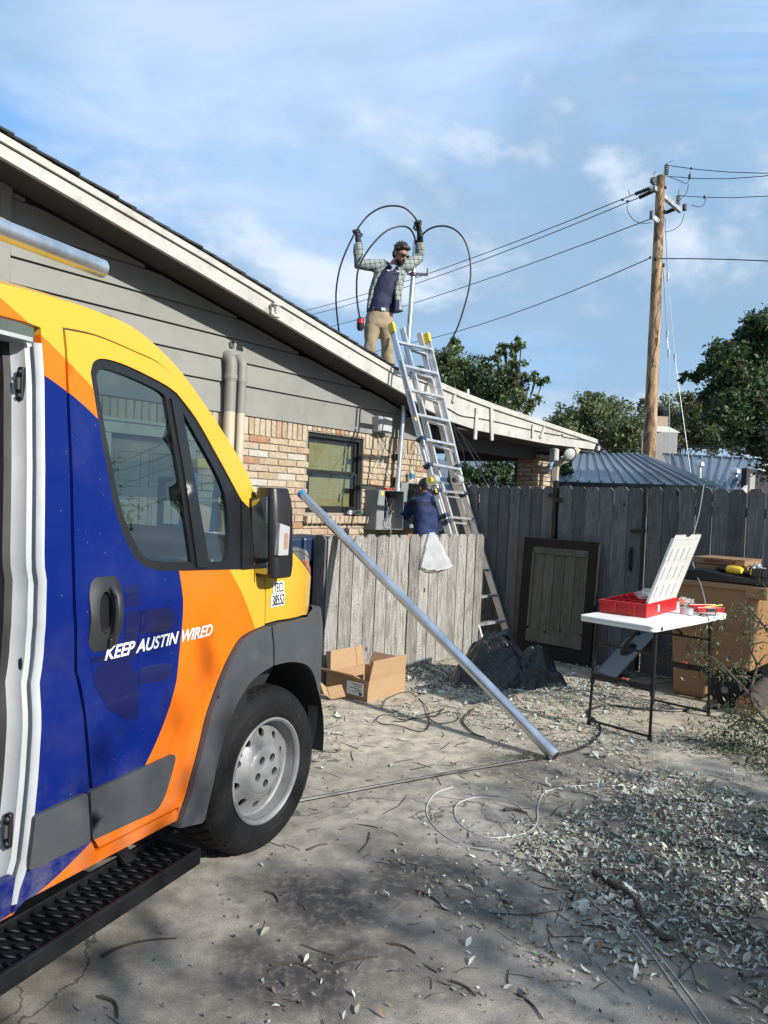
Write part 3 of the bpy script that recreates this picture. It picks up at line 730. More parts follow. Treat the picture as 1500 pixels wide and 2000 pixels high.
# wall clips and dangling wires under the eave
for k, (px, py) in enumerate(((772, 893), (770, 938))):
    s, z = hpx(px, py, .03); t = MB().box((0, 0, 0), (.09, .05, .07)).box((0, -.03, 0), (.05, .02, .09)).build('conduit_clamp', M['black_plastic'], bevel=.006)
    t.location = HW(s, .03, z); t.rotation_euler.z = HROT
    tag(t, ('upper' if k == 0 else 'lower')+' black strap clamp on brick beside conduit mast', 'clamp', 'clamps beside the conduit')
rr = random.Random(11)
for k in range(11):
    px0 = rr.choice([735, 750, 770, 782, 806, 812, 820, 830, 838, 845]); py0 = rr.uniform(835, 868)
    px1 = px0+rr.uniform(-18, 34); px1 = min(max(px1, 728), 850); py1 = rr.uniform(880, 935)
    P = []
    for f in (0, .25, .5, .75, 1):
        s, z = hpx(px0+(px1-px0)*f+rr.uniform(-9, 9), py0+(py1-py0)*f-(0 if f in (0, 1) else rr.uniform(-16, 16)), .03); P.append(HW(s, .015+.05*rr.random(), z))
    c = Vector(P[0]); o = MB().tube([Vector(p)-c for p in spline(P, 5)], .0045, 5).build('loose_wire', M['wire_white'] if k % 3 else M['cable'], smooth=True); o.location = c
    tag(o, 'thin loose wire dangling on bricks under the eave', 'wire', 'loose wires dangling under the eave')
P = [HW(*[hpx(x, y, .05)[0], .05, hpx(x, y, .05)[1]]) for x, y in ((716, 1008), (722, 1022), (732, 1034), (744, 1044), (752, 1056))]
o = MB().tube([Vector(p)-P[0] for p in spline(P, 5)], .006, 6).build('loose_wire', M['cable'], smooth=True); o.location = P[0]; tag(o, 'black wire running down bricks from sill to cabinet', 'wire')
# rags on the sill
t = thing('rag', 'crumpled grey and white rag on brick window sill', 'rag', HW(.93, .045, 1.36), HROT)
def crumple(name, mat, parent, size, seed, sub=3, rough=.5, loc=(0, 0, 0), flat=0.0):
    from mathutils import noise as mn
    bm = bmesh.new(); bmesh.ops.create_icosphere(bm, subdivisions=sub, radius=1)
    for v in bm.verts:
        p = v.co.copy(); q = p*1.7+Vector((seed, seed*2.3, -seed))
        r = 1+rough*(abs(mn.noise(q))*1.6-.55)+rough*.5*(abs(mn.noise(q*2.6))-.3)
        v.co = Vector((p.x*size[0]*r, p.y*size[1]*r, max(-flat, p.z*size[2]*r) if flat else p.z*size[2]*r))
    me = bpy.data.meshes.new(name); bm.to_mesh(me); bm.free(); me.materials.append(mat)
    o = bpy.data.objects.new(name, me); link(o, parent); o.location = loc; return o
crumple('cloth', M['pale_box'], t, (.10, .05, .035), 2.2, 3, .8); crumple('cloth_fold', M['wire_white'], t, (.06, .04, .028), 5.1, 3, .8, (-.13, -.01, -.005))
# far corner: downspout, floodlight, small box, garage lamp
t = thing('downspout', 'cream downspout with an angled elbow at the porch corner', 'downspout', HW(6.35, .30, 0), HROT)
P = [AY(1104, 890, 12.9), AY(1120, 884, 12.95), AY(1086, 910, 12.85), AY(1085, 925, 12.8), AY(1085, 960, 12.8)]
inv = t.matrix_basis.inverted()
def dl(px, py, Y): return inv @ AY(px, py, Y)
mb = MB(); pts = [dl(1128, 878, 13.1), dl(1112, 893, 13.0), dl(1094, 901, 12.9), dl(1086, 912, 12.9), dl(1084, 930, 12.9)]
mb.tube(spline([tuple(p) for p in pts], 5)+[tuple(Vector((pts[-1].x, pts[-1].y, .05)))], (.075), 4)
mb.build('pipe', M['pvc_cream'], t, bevel=.012)
fl = AY(1113, 888, 12.7); t = thing('floodlight', 'round white floodlight with black hood under porch eave', 'light fixture', fl)
aim = (CP-fl).normalized()*.6+Vector((.35, -.3, -.35)); aim.normalize()
MB().lathe([(.0, -.10), (.06, -.10), (.115, -.02), (.12, .0)], (0, 0, 0), aim, 20).build('hood', M['black_plastic'], t, smooth=True)
MB().lathe([(0, .022), (.06, .015), (.09, 0), (.105, -.012)], (0, 0, 0), aim, 20).build('lens', M['wire_white'], t, smooth=True)
MB().tube([-aim*.09, -aim*.09+Vector((-.08, .05, .10)), Vector((-.12, .08, .25))], .025, 8).build('arm', M['black_plastic'], t, smooth=True)
p = AY(1082, 888, 12.6); t = thing('wall_box', 'small grey electrical box on brick column at porch corner', 'utility box', p, HROT)
MB().box((0, 0, 0), (.14, .10, .20)).build('case', M['pale_box'], t, bevel=.008); MB().box((0, -.055, 0), (.12, .012, .17)).build('cover', M['pale_box'], t, bevel=.004)
P = [AY(x, y, 12.45) for x, y in ((1080, 898), (1074, 905), (1069, 915), (1072, 925), (1077, 932), (1080, 945))]
o = MB().tube([Vector(q)-P[0] for q in spline(P, 5)], .008, 6).build('loose_wire', M['cable'], smooth=True); o.location = P[0]; tag(o, 'black wire looping down the brick column at the porch', 'wire')
for k, (pts, Y0, Y1, lab) in enumerate((([(884, 828), (900, 850), (925, 895), (951, 948)], 9.7, 9.2, 'black drop cable from fascia to fence, nearest the ladder'), ([(886, 832), (915, 865), (946, 912), (972, 948)], 9.8, 9.2, 'thin drop cable slanting to the fence behind ladder'), ([(884, 826), (893, 855), (904, 880), (908, 905)], 9.7, 9.6, 'short wire hanging free from the wide fascia'))):
    P = [AY(x, y, Y0+(Y1-Y0)*i/3) for i, (x, y) in enumerate(pts)]
    o = MB().tube([Vector(q)-P[0] for q in spline(P, 5)], .009 if k == 0 else .006, 6).build('drop_cable', M['cable'], smooth=True); o.location = P[0]; tag(o, lab, 'cable')
# blue fibreglass step ladder beside the door
M['fibre_blue'] = pbr('blue_fibreglass', (.02, .22, .48), .5, var=.06)
t = hthing('step_ladder', 'blue step ladder with yellow top seen through van window', 'ladder', hpx(407, 960, .42)[0], .42, 0)
for sx in (-1, 1):
    MB().beam((sx*.17, -.0, 1.74), (sx*.23, -.22, .0), .028, .07, up=(1, 0, 0)).build('rail', M['fibre_blue'], t, bevel=.004)
    MB().beam((sx*.16, .06, 1.74), (sx*.22, .33, .0), .026, .05, up=(1, 0, 0)).build('rear_leg', M['fibre_blue'], t, bevel=.004)
for k in range(5): zz = .3+.29*k; MB().box((0, -.22+.22*zz/1.74, zz), (.36+.02*(5-k)/5, .085, .025)).build('step', M['alu'], t, bevel=.004)
MB().box((0, .03, 1.78), (.42, .26, .085)).build('top_cap', M['yellow_plastic'], t, bevel=.012)
# ------------------------------------------------------------------ the van.  local axes: x forward, -y out of the right-hand side, z up
VD = ray(1425, 1000); VD.z = 0; VD.normalize(); VN = Vector((VD.y, -VD.x, 0))
VO = Vector((-.462, 3.30, 0))+VN*.03
van = thing('panel_van', 'blue orange and yellow service van with sliding door open, parked left', 'van', VO, math.atan2(VD.y, VD.x))
KF, X0F, WID = .69, .07, 2.0
def ys(x, z):
    y = float(np.interp(z, [.3, .45, .60, .86, .93, .97, 1.15, 1.3, 1.6, 2.0, 2.2], [-.03, -.006, .004, .006, .0, -.010, -.004, -.02, -.07, -.15, -.22]))
    if x > X0F: y -= KF*(x-X0F)**2
    return y
def VL(x, out, z): return Vector((x, -out, z))
def vpx(px, py, off=0.0):
    y, x, z = 0.0, 0.0, 1.0
    for _ in range(30):
        P = PL(px, py, VO+VN*(y+off), VN); x = (P-VO).dot(VD); z = P.z; y = .5*y+.5*ys(x, z)
    return x, z
def vlist(L, off=0.0): return [vpx(*p, off) for p in L]
def side(off=0.0): return lambda a, b, d: VL(a, ys(a, b)+off+d, b)
def mside(off=0.0): return lambda a, b, d: VL(a, -WID-ys(a, b)-off-d, b)
def paint_mat():
    s = NT('van_wrap_paint'); sep = s.n('ShaderNodeSeparateXYZ'); s.l(s.obj(), sep.inputs[0]); x, z = sep.outputs[0], sep.outputs[2]
    def dist(cx, cz, kz=1.0):
        dx = s.math('SUBTRACT', x, cx); dz = s.math('SUBTRACT', z, cz)
        if kz != 1.0: dz = s.math('MULTIPLY', dz, s.mix(s.math('LESS_THAN', dz, 0.), (1., 1., 1.), (kz, kz, kz)))
        return s.math('SQRT', s.math('ADD', s.math('MULTIPLY', dx, dx), s.math('MULTIPLY', dz, dz)))
    dB, dO = dist(-1.465, 1.094, 1.10), dist(-3.285, -1.107)
    blue, orange, yellow = (.002, .013, .140), (.80, .165, .006), (.68, .385, .040)
    c = s.mix(s.rng(dB, .833, .836), blue, orange); 
    c = s.mix(s.rng(dO, 3.761, 3.764), c, yellow)
    v = s.vec(); n = s.noise(v, 3, 5)
    c = s.mix(s.math('MULTIPLY', s.rng(n, .45, .75), .03), c, (.5, .45, .4))
    dust_and_tone = s.math('MULTIPLY', s.math('MULTIPLY', s.rng(z, .75, .35), s.rng(s.noise(v, 12, 6, .7), .35, .7)), .30)
    c = s.mix(dust_and_tone, c, (.30, .26, .21))
    sp = s.rng(s.vor(v, 30), .055, .03); c = s.mix(s.math('MULTIPLY', sp, .5), c, (.45, .42, .38))
    s.set(col=s.mix(1., c, (.86,)*3, 'MULTIPLY'), rough=s.math('ADD', .26, s.math('MULTIPLY', dust_and_tone, .8)), coat=.16, coatr=.04, spec=.2)
    s.bump(s.noise(v, 2.2, 2), .05, .02)
    return s.mat
VP = paint_mat()
M['jamb'] = pbr('primer_white_jamb', (.50, .52, .54), .42, var=.12, scale=3, dirt=.25, dirtcol=(.20, .20, .20))
M['tint_glass'] = glass_mat('van_glass', (.36, .45, .43), .24)
M['interior'] = pbr('dark_cab_plastic', (.016, .017, .019), .6, var=.2)
M['seat'] = pbr('dark_seat_fabric', (.022, .024, .028), .9, var=.3, scale=20)
SIL = vlist([(0, 553), (85, 575), (180, 605), (260, 640), (330, 700), (400, 790), (470, 900), (500, 965)])+[(.0, 1.395), (.10, 1.30)]
DTOP = vlist([(122, 639), (183, 652), (256, 682), (320, 716), (384, 792), (456, 903), (499, 968)])
SEAM = vlist([(122, 641), (132, 830), (140, 1100), (142, 1184), (145, 1310), (154, 1347), (175, 1543), (177, 1640), (187, 1662)])
DBOT = vlist([(187, 1662), (345, 1581)])
SBOT = vlist([(349, 1600), (49, 1759)])
JAMB = vlist([(80, 640), (81, 670), (86, 739), (87, 871), (86, 1102), (91, 1135), (87, 1234), (84, 1290), (77, 1332), (80, 1380), (74, 1520), (67, 1590), (56, 1688), (45, 1716), (36, 1744)])
SILs = spline(SIL, 5); DTs = spline(DTOP, 5)+[(-.10, 1.50), (.0, 1.375), (.08, 1.30)]
ARO = [(-.61, .335), (-.59, .39), (-.52, .62), (-.48, .73), (-.40, .86), (-.32, .935), (-.23, .975), (-.09, .992)]
AROs = spline(ARO, 4)
# body side: cant rail, door pillar, sill
outer = [(-4.3, 2.08)]+SILs+DTs[::-1]+SEAM[1:]+DBOT[1:]+SBOT+[(-1.30, .345), (-1.285, .375)]+JAMB[::-1]+[(-1.20, 2.02), (-4.3, 2.0)]
mb = MB(); sheet(mb, outer, [], side(), .09, .03); body = mb.build('body', VP, van, smooth=True, angle=30)
# rear side, sill under the sliding door, slid-back door
mb = MB(); sheet(mb, [(-4.3, .36), (-2.55, .36), (-2.55, 2.0), (-4.3, 2.0)], [], side(), .2, .03); sheet(mb, [(-2.55, .33), (-1.30, .345), (-1.30, .46), (-2.55, .46)], [], side(-.004), .2, .03)
mb.build('rear_side', VP, van, smooth=True, angle=30)
mb = MB(); sheet(mb, rounded([(-3.85, .45), (-2.50, .45), (-2.50, 1.98), (-3.85, 1.98)], .08), [], side(.07), .2, .04); mb.build('sliding_door', VP, van, smooth=True, angle=30)
mb = MB(); sheet(mb, [(-4.3, .36), (-1.165, .36), (-1.165, 2.02), (-1.1, 2.04), (-1.1, 2.12), (-4.3, 2.1)], [], mside(), .25, .03); sheet(mb, [(-4.3, 2.08)]+SILs+DTs[::-1]+[(-1.165, 2.02)], [], mside(), .12, .03)
mb.build('left_side', VP, van, smooth=True, angle=30)
# roof, windscreen, bonnet: strips swept from one side to the other
def sweep(mb, edge, bulge, nt=18, t0=0., t1=1.):
    V = []; E = len(edge)
    for i, (x, z) in enumerate(edge):
        a = Vector(edge[max(i-1, 0)]); b = Vector(edge[min(i+1, E-1)]); d = (b-a).normalized(); nx, nz = -d.y, d.x
        if nz < 0: nx, nz = -nx, -nz
        bl = bulge(i/(E-1)); y0 = ys(x, z)
        for j in range(nt+1):
            t = t0+(t1-t0)*j/nt; o = y0+(-WID-2*y0)*t; q = (4*t*(1-t))**.8*bl
            V.append(VL(x+nx*q, o, z+nz*q))
    return mb.add(V, [(i*(nt+1)+j, i*(nt+1)+j+1, (i+1)*(nt+1)+j+1, (i+1)*(nt+1)+j) for i in range(E-1) for j in range(nt)])
iw = min(range(len(SILs)), key=lambda i: abs(SILs[i][0]+.80))
sweep(MB(), [(-4.3, 2.08), (-3, 2.11), (-2, 2.12)]+SILs[:iw+1], lambda u: .11).build('roof', VP, van, smooth=True)
wsE = SILs[iw:]
for nm, t0, t1, mt in (('windscreen_edge', 0, .045, VP), ('windscreen', .045, .955, M['tint_glass']), ('windscreen_edge', .955, 1., VP)):
    sweep(MB(), wsE, lambda u: .11+.16*u, 14 if t1-t0 > .5 else 2, t0, t1).build(nm, mt, van, smooth=True)
HOOD = [(.09, 1.302), (.20, 1.29), (.34, 1.265), (.58, 1.20), (.80, 1.09)]
sweep(MB(), spline(HOOD, 4), lambda u: .07, 14).build('bonnet', VP, van, smooth=True)
# front door
WINO = rounded(vlist([(174, 712), (345, 765), (401, 1113), (290, 1111), (226, 1010)]), .0)
WO = spline(vlist([(176, 728), (183, 706), (205, 701), (252, 716), (318, 749), (345, 768)]), 5)
WB = spline(vlist([(485, 1112), (440, 1113), (401, 1114), (345, 1115), (295, 1111), (258, 1083), (226, 1003), (206, 905), (190, 815)]), 4)
QO = spline(vlist([(345, 768), (383, 818), (424, 890), (462, 960), (488, 1005)]), 4)
WINDOW = WO[:-1]+QO+WB
doorpoly = [(x+.007, z-.007) for x, z in DTs[:-5]]+[(-.128, 1.50), (-.112, 1.19), (-.094, 1.0)]+[(x-.004, z+.004) for x, z in AROs[::-1][:-2]]+[(DBOT[1][0]+.012, DBOT[1][1]+.008)]+[(DBOT[0][0]+.01, DBOT[0][1]+.008)]+[(x+.010, z) for x, z in SEAM[1:-1][::-1]]
def uncross(poly):
    out = []
    for p in poly:
        if not out or (Vector(p)-Vector(out[-1])).length > .003: out.append(p)
    return out
doorpoly = uncross(doorpoly)
WINDOW = uncross(WINDOW)
mb = MB(); sheet(mb, doorpoly, [WINDOW], side(.002), .07, .03); vdoor = mb.build('front_door', VP, van, smooth=True, angle=30)
GL1 = spline(vlist([(190, 735), (197, 722), (215, 722), (260, 738), (310, 762), (325, 775)]), 4)+spline(vlist([(376, 1098), (300, 1094), (272, 1071), (241, 1000), (220, 905), (204, 822)]), 4)
GL2 = spline(vlist([(356, 800), (384, 850), (425, 925), (443, 975), (449, 1030), (446, 1085), (438, 1097)]), 4)+vlist([(410, 1098)])
GL1, GL2 = uncross(GL1), uncross(GL2)
mb = MB(); sheet(mb, WINDOW, [GL1, GL2], side(-.004), .07, .02); mb.build('window_frame', M['black_plastic'], vdoor, smooth=True, angle=30)
DIV = vlist([(333, 778), (352, 790), (404, 1108), (384, 1108)])
mb = MB(); sheet(mb, DIV, [], side(.006), .05, .012); mb.build('window_divider', M['black_plastic'], vdoor, smooth=True, angle=30)
for nm, p in (('window_pane', GL1), ('quarter_pane', GL2)):
    mb = MB(); sheet(mb, [(x, z) for x, z in p], [], side(-.012), .08, .003); mb.build(nm, M['tint_glass'], vdoor, smooth=True)
TRI = vlist([(470, 978), (492, 1000), (494, 1110), (470, 1112)])
mb = MB(); sheet(mb, TRI, [], side(.008), .05, .012); mb.build('mirror_base', M['black_plastic'], vdoor, smooth=True)
# mouldings
MO = vlist([(175.5, 1546), (345, 1470), (335, 1512), (322, 1556), (306, 1584), (181, 1641)], .012)
mb = MB(); sheet(mb, rounded(MO, [.01, .03, .0, .02, .03, .01]), [], side(.014), .05, .02); mb.build('side_moulding', M['grey_plastic'], vdoor, smooth=True, angle=30, bevel=0)
MO2 = vlist([(69, 1594), (170, 1548), (176, 1644), (56, 1702)], .012)
mb = MB(); sheet(mb, rounded(MO2, .012), [], side(.014), .05, .02); mb.build('side_moulding', M['grey_plastic'], van, smooth=True, angle=30)
# door handle
hx, hz = vpx(207, 1198); hw, hh = .071, .113
mb = MB(); hole = [(hx-.012+.030*math.cos(t), hz+.004+.066*math.sin(t)) for t in np.linspace(0, 2*math.pi, 24, endpoint=False)]
plate = rounded([(hx-hw*.94, hz-hh), (hx+hw*.80, hz-hh*1.02), (hx+hw, hz+hh*.86), (hx+hw*.78, hz+hh), (hx-hw*.70, hz+hh*1.02), (hx-hw*.98, hz+hh*.6)], .03)
sheet(mb, plate, [hole], lambda a, b, d: VL(a, ys(a, b)+.016+d-.05*max(0, math.hypot((a-hx)/hw, (b-hz)/hh)-.72)*.6, b), .012, .022)
M['handle'] = pbr('dark_grey_handle', (.028, .030, .033), .42, var=.12, bump=.06, bscale=200)
hd_ = mb.build('door_handle', M['handle'], vdoor, smooth=True, angle=50)
mb = MB(); sheet(mb, [(x*1.0, z) for x, z in hole], [], side(.0035), .02, .001); mb.build('handle_recess', M['black_plastic'], hd_)
MB().tube([VL(hx+.014, ys(hx, hz)+.012, hz-.075), VL(hx+.016, ys(hx, hz)+.034, hz-.05), VL(hx+.018, ys(hx, hz)+.038, hz), VL(hx+.018, ys(hx, hz)+.032, hz+.055), VL(hx+.016, ys(hx, hz)+.01, hz+.082)], [(.012, .010), (.015, .012), (.016, .013), (.016, .012), (.014, .008)], 10).build('handle_grip', M['handle'], hd_, smooth=True)
MB().box(VL(hx+.008, ys(hx, hz)+.022, hz-.088), (.024, .01, .026)).build('lock_cover', M['black_plastic'], hd_, bevel=.004)
# printed plug emblem, darker blue on blue
M['navy_print'] = pbr('dark_blue_print', (.002, .006, .080), .3, var=.05, coat=.5)
mb = MB()
D = [(243, 1143), (271, 1143), (269, 1402), (240, 1404), (207, 1382), (182, 1335), (176, 1285), (240, 1275)]
sheet(mb, vlist(D), [], side(.0029), .06, .0008)
for q in ([(274, 1192), (330, 1186), (341, 1200), (338, 1220), (326, 1232), (273, 1238)], [(272, 1290), (325, 1281), (337, 1296), (333, 1318), (318, 1329), (271, 1337)]): sheet(mb, vlist(q), [], side(.0029), .06, .0008)
mb.build('plug_emblem', M['navy_print'], vdoor, smooth=True)
# lettering
M['white_print'] = pbr('white_print', (.80, .80, .80), .4, var=.02)
M['black_print'] = pbr('black_print', (.02, .02, .025), .5, var=.02)
a, b = vpx(201, 1291), vpx(417, 1233)
t = text('lettering', 'KEEP AUSTIN WIRED', .058, M['white_print'], vdoor, VL(-1.003, ys(-.8, 1.03)+.0046, 1.009), (math.pi/2+.02, 0, .0), shear=.28, bold=.0012, ext=.0002, width=.545)
# sticker on the wing
sx, sz = vpx(542, 1162)
def flat_front(a, b, off): return VL(a, ys(a, b)+off, b)
yaw = math.atan2(-(ys(sx+.06, sz)-ys(sx-.06, sz)), .12)
for body_, z_, w_, h_ in (('TECL', sz+.012, .085, .046), ('38552', sz-.043, .108, .050)):
    mb = MB(); sheet(mb, [(sx-w_/2, z_-.005), (sx+w_/2, z_-.005), (sx+w_/2, z_+h_), (sx-w_/2, z_+h_)], [], side(.0045), .03, .001); mb.build('sticker', M['white_print'], van)
    t = text('sticker_lettering', body_, h_*1.30, M['black_print'], van, VL(sx, ys(sx, sz)+.0065, z_+.001), (math.pi/2, 0, yaw), 'CENTER', bold=-.0002, ext=.0008, width=w_*.86)
# wing, arch, bumper, lamp
wing = [(-.105, 1.19), (-.088, 1.002), (-.0, 1.004), (.12, .998), (.26, .992), (.37, .978), (.43, .995), (.60, .995), (.74, .985), (.74, 1.06), (.66, 1.10), (.50, 1.135), (.36, 1.18), (.24, 1.235), (.14, 1.285), (.08, 1.295), (.0, 1.37), (-.11, 1.49)]
mb = MB(); sheet(mb, wing, [], side(.001), .05, .03); mb.build('front_wing', VP, van, smooth=True, angle=30)
lamp = [(.145, 1.29), (.245, 1.238), (.365, 1.183), (.505, 1.138), (.67, 1.10), (.86, 1.02), (.84, 1.10), (.60, 1.215), (.36, 1.283), (.20, 1.31)]
s = NT('headlight_lens'); s.set(col=(.55, .58, .6), rough=.08, spec=.6, coat=.6); M['lens'] = s.mat
M['orange_lens'] = pbr('orange_lens', (.55, .10, .01), .2, var=.1)
mb = MB(); sheet(mb, lamp, [], side(-.004), .05, .03); hl = mb.build('headlight', pbr('headlight_grey', (.16, .17, .18), .12, var=.3, scale=14, coat=.8), van, smooth=True)
mb = MB(); sheet(mb, [(.25, 1.24), (.36, 1.192), (.47, 1.155), (.47, 1.19), (.30, 1.245)], [], side(.0), .05, .01); mb.build('side_indicator', M['orange_lens'], hl, smooth=True)
ARI = spline([(-.455, .31), (-.445, .42), (-.425, .53), (-.385, .635), (-.31, .735), (-.21, .80), (-.075, .826)], 4)
def arch(off0): 
    def f(a, b, d):
        r = math.hypot(a, b-.36); e = .008
        return VL(a, ys(a, b)+off0+e+d+.05*min(1, max(0, (a-.05)/.45))**1.5, b)
    return f
poly = uncross(AROs+[(-.075, .99)]+ARI[::-1]+[(-.47, .30)])
mb = MB(); sheet(mb, poly, [], arch(.016), .04, .05); mb.build('wheel_arch', M['grey_plastic'], van, smooth=True, angle=22)
ARF = spline([(-.062, .826), (.08, .815), (.22, .775), (.33, .70), (.41, .60), (.452, .47), (.462, .34), (.47, .26)], 4)
poly = uncross([(-.062, .985), (.0, .994), (.12, .988), (.26, .982), (.36, .968), (.42, .985), (.60, .985), (.80, .955), (.82, .28)]+ARF[::-1])
mb = MB(); sheet(mb, poly, [], arch(.016), .04, .05); bump_ = mb.build('bumper', M['grey_plastic'], van, smooth=True, angle=40)
V = []; N1 = 15
for z in np.linspace(.26, .955, 9):
    y0 = ys(.82, z)+.066
    for j in range(N1+1):
        t = j/N1; o = y0+(-WID-2*y0)*t; V.append(VL(.82+.15*(4*t*(1-t))**.5, o, z))
MB().add(V, [(i*(N1+1)+j, i*(N1+1)+j+1, (i+1)*(N1+1)+j+1, (i+1)*(N1+1)+j) for i in range(8) for j in range(N1)]).build('front_bumper', M['grey_plastic'], van, smooth=True)
mb = MB(); sheet(mb, [(-.12, 1.50), (.14, 1.30), (.82, 1.05), (.82, .3), (.47, .3), (.30, .72), (0, .83), (-.3, .75), (-.45, .3), (-1.16, .3), (-1.16, 1.28), (-.12, 1.28)], [], mside(), .2, .03); mb.build('left_wing', VP, van, smooth=True, angle=30)
# wheel well liner
arc = [(.47*math.cos(t), .36+.47*math.sin(t)) for t in np.linspace(-.12, math.pi+.12, 26)]
mb = MB(); mb.prism(arc, lambda a, b, d: VL(a, d, b), -.30, -.31)
mb.add([VL(a, o, b) for o in (-.005, -.305) for a, b in arc], [(i, i+1, i+27, i+26) for i in range(25)])
mb.build('wheel_well', M['interior'], van, smooth=True, angle=50)
# wheels
M['rim'] = pbr('silver_steel_rim', (.27, .27, .275), .5, metal=.25, var=.14, scale=16, dirt=.35, dirtcol=(.14, .12, .10))
M['cap'] = pbr('silver_hub_cap', (.30, .305, .31), .45, metal=.25, var=.08, scale=20)
M['tyre'] = pbr('tyre_rubber', (.009, .009, .010), .75, var=.3, scale=12, bump=.1, bscale=120, dirt=.35, dirtcol=(.05, .046, .042), spec=.25)
def make_wheel(c, f, w, detail=True):
    wh = bpy.data.objects.new('wheel', None); wh.empty_display_size = .1; link(wh, van)
    c, f, w, u = Vector(c), Vector(f), Vector(w), Vector((0, 0, 1))
    prof = [(.205, -.005), (.222, .006), (.243, .018), (.268, .022), (.300, .018), (.325, .008), (.338, -.004), (.346, -.016), (.3515, -.026), (.356, -.045), (.3575, -.065), (.3575, -.075), (.358, -.09), (.358, -.10), (.358, -.115), (.3575, -.13), (.3575, -.14), (.356, -.165), (.350, -.185), (.335, -.205), (.26, -.225), (.205, -.21)]
    n = 240 if detail else 48; V = []; rr = random.Random(2)
    for i, (r, h) in enumerate(prof):
        for k in range(n):
            a = 2*math.pi*k/n; d = 0
            if detail and 7 <= i <= 18:
                grp = (k+ (2 if i % 4 < 2 else 0)+(i//2)) % 5
                if grp == 0: d = -.009
                if i in (11, 15): d = -.010
                if 7 <= i <= 8: d = -.006 if (k % 5) == 1 else 0
            V.append(c+w*h+(f*math.cos(a)+u*math.sin(a))*(r+d))
    N = len(prof)
    ty = MB().add(V, [(i*n+k, i*n+(k+1) % n, (i+1)*n+(k+1) % n, (i+1)*n+k) for i in range(N-1) for k in range(n)])
    ty.build('tyre', M['tyre'], wh, smooth=True, angle=14)
    fp = lambda a, b, h: c+f*a+u*b+w*h
    cir = lambda r, k, cx=0, cy=0: [(cx+r*math.cos(t), cy+r*math.sin(t)) for t in np.linspace(0, 2*math.pi, k, endpoint=False)]
    mb = MB(); pr = [(.226, .004), (.226, .012), (.219, .015), (.211, .010), (.206, -.004), (.204, -.03), (.201, -.048), (.192, -.054)]
    mb.lathe(pr, c, w, 64)
    rp, hp = [.095, .105, .125, .15, .175, .192], [-.006, -.008, -.020, -.040, -.052, -.055]
    holes = [cir(.0175, 14, .155*math.cos(t), .155*math.sin(t)) for t in np.linspace(.25, 2*math.pi+.25, 10, endpoint=False)] if detail else []
    sheet(mb, cir(.193, 64), holes+[cir(.09, 40)], lambda a, b, d: fp(a, b, float(np.interp(math.hypot(a, b), rp, hp))+d), .02, .012)
    mb.build('rim', M['rim'], wh, smooth=True, angle=40)
    mb = MB(); bolts = [cir(.0185, 14, .058*math.cos(t), .058*math.sin(t)) for t in np.linspace(.9, 2*math.pi+.9, 5, endpoint=False)]
    sheet(mb, cir(.110, 56), bolts, lambda a, b, d: fp(a, b, float(np.interp(math.hypot(a, b), [0, .026, .030, .034, .082, .088, .104, .110], [.010, .012, .004, .003, .004, .000, -.006, -.020]))+d), .011, .02)
    mb.build('hub_cap', M['cap'], wh, smooth=True, angle=50)
    if detail:
        for t in np.linspace(.9, 2*math.pi+.9, 5, endpoint=False): MB().tube([fp(.058*math.cos(t), .058*math.sin(t), -.03), fp(.058*math.cos(t), .058*math.sin(t), -.004)], .0125, 6).build('wheel_bolt', M['rubber'], wh)
        MB().tube([fp(.125, .165, -.03), fp(.13, .172, .008)], .005, 6).build('valve', M['rubber'], wh)
    MB().lathe([(0, -.085), (.2, -.085)], c, w, 32).build('brake_drum', M['interior'], wh)
st = .112
make_wheel(VL(0, -.032, .352), (math.cos(st), -math.sin(st), 0), (-math.sin(st), -math.cos(st), 0))
make_wheel(VL(0, -WID+.032, .352), (math.cos(st), -math.sin(st), 0), (math.sin(st), math.cos(st), 0), False)
make_wheel(VL(-3.35, -.04, .352), (1, 0, 0), (0, -1, 0), False); make_wheel(VL(-3.35, -WID+.04, .352), (1, 0, 0), (0, 1, 0), False)
# mirror
plan = [(-.060, .030), (-.085, .130), (-.070, .155), (.02, .170), (.08, .14), (.10, .10), (.06, .03)]
mb = MB(); zs = np.linspace(1.205, 1.572, 9)
mx0, mo0 = -.11, -.055
for i, z in enumerate(zs): pass
def plan_at(z):
    u = (z-1.205)/(1.572-1.205); k = 1-.22*max(0, (u-.7)/.3)**2-.10*max(0, (.2-u)/.2)**2
    cx, co = -.02, .10
    return [VL(mx0+cx+(x-cx)*(1-.0*u)*k, mo0+co+(o-co)*k-(.02*u), z) for x, o in rounded(plan, .03, 4)]
R_ = [plan_at(z) for z in zs]; n_ = len(R_[0])
mb.add([v for r in R_ for v in r], [(i*n_+k, i*n_+(k+1) % n_, (i+1)*n_+(k+1) % n_, (i+1)*n_+k) for i in range(len(zs)-1) for k in range(n_)]+[tuple(range(n_)), tuple((len(zs)-1)*n_+k for k in range(n_))])
mir = mb.build('side_mirror', M['black_plastic'], van, smooth=True, angle=50, bevel=.012)
s = NT('mirror_glass'); s.set(col=(.30, .34, .34), metal=1., rough=.03); M['mirror'] = s.mat
A, Bq = Vector((-.060+mx0, .030+mo0)), Vector((-.085+mx0, .130+mo0)); e = (Bq-A).normalized(); nn = Vector((-e.y, e.x)); nn = nn if nn.x < 0 else -nn
def mface(t, z, d, u=0): p = A+(Bq-A)*t+nn*d; return VL(p.x, p.y-.02*(z-1.205)/.367, z)
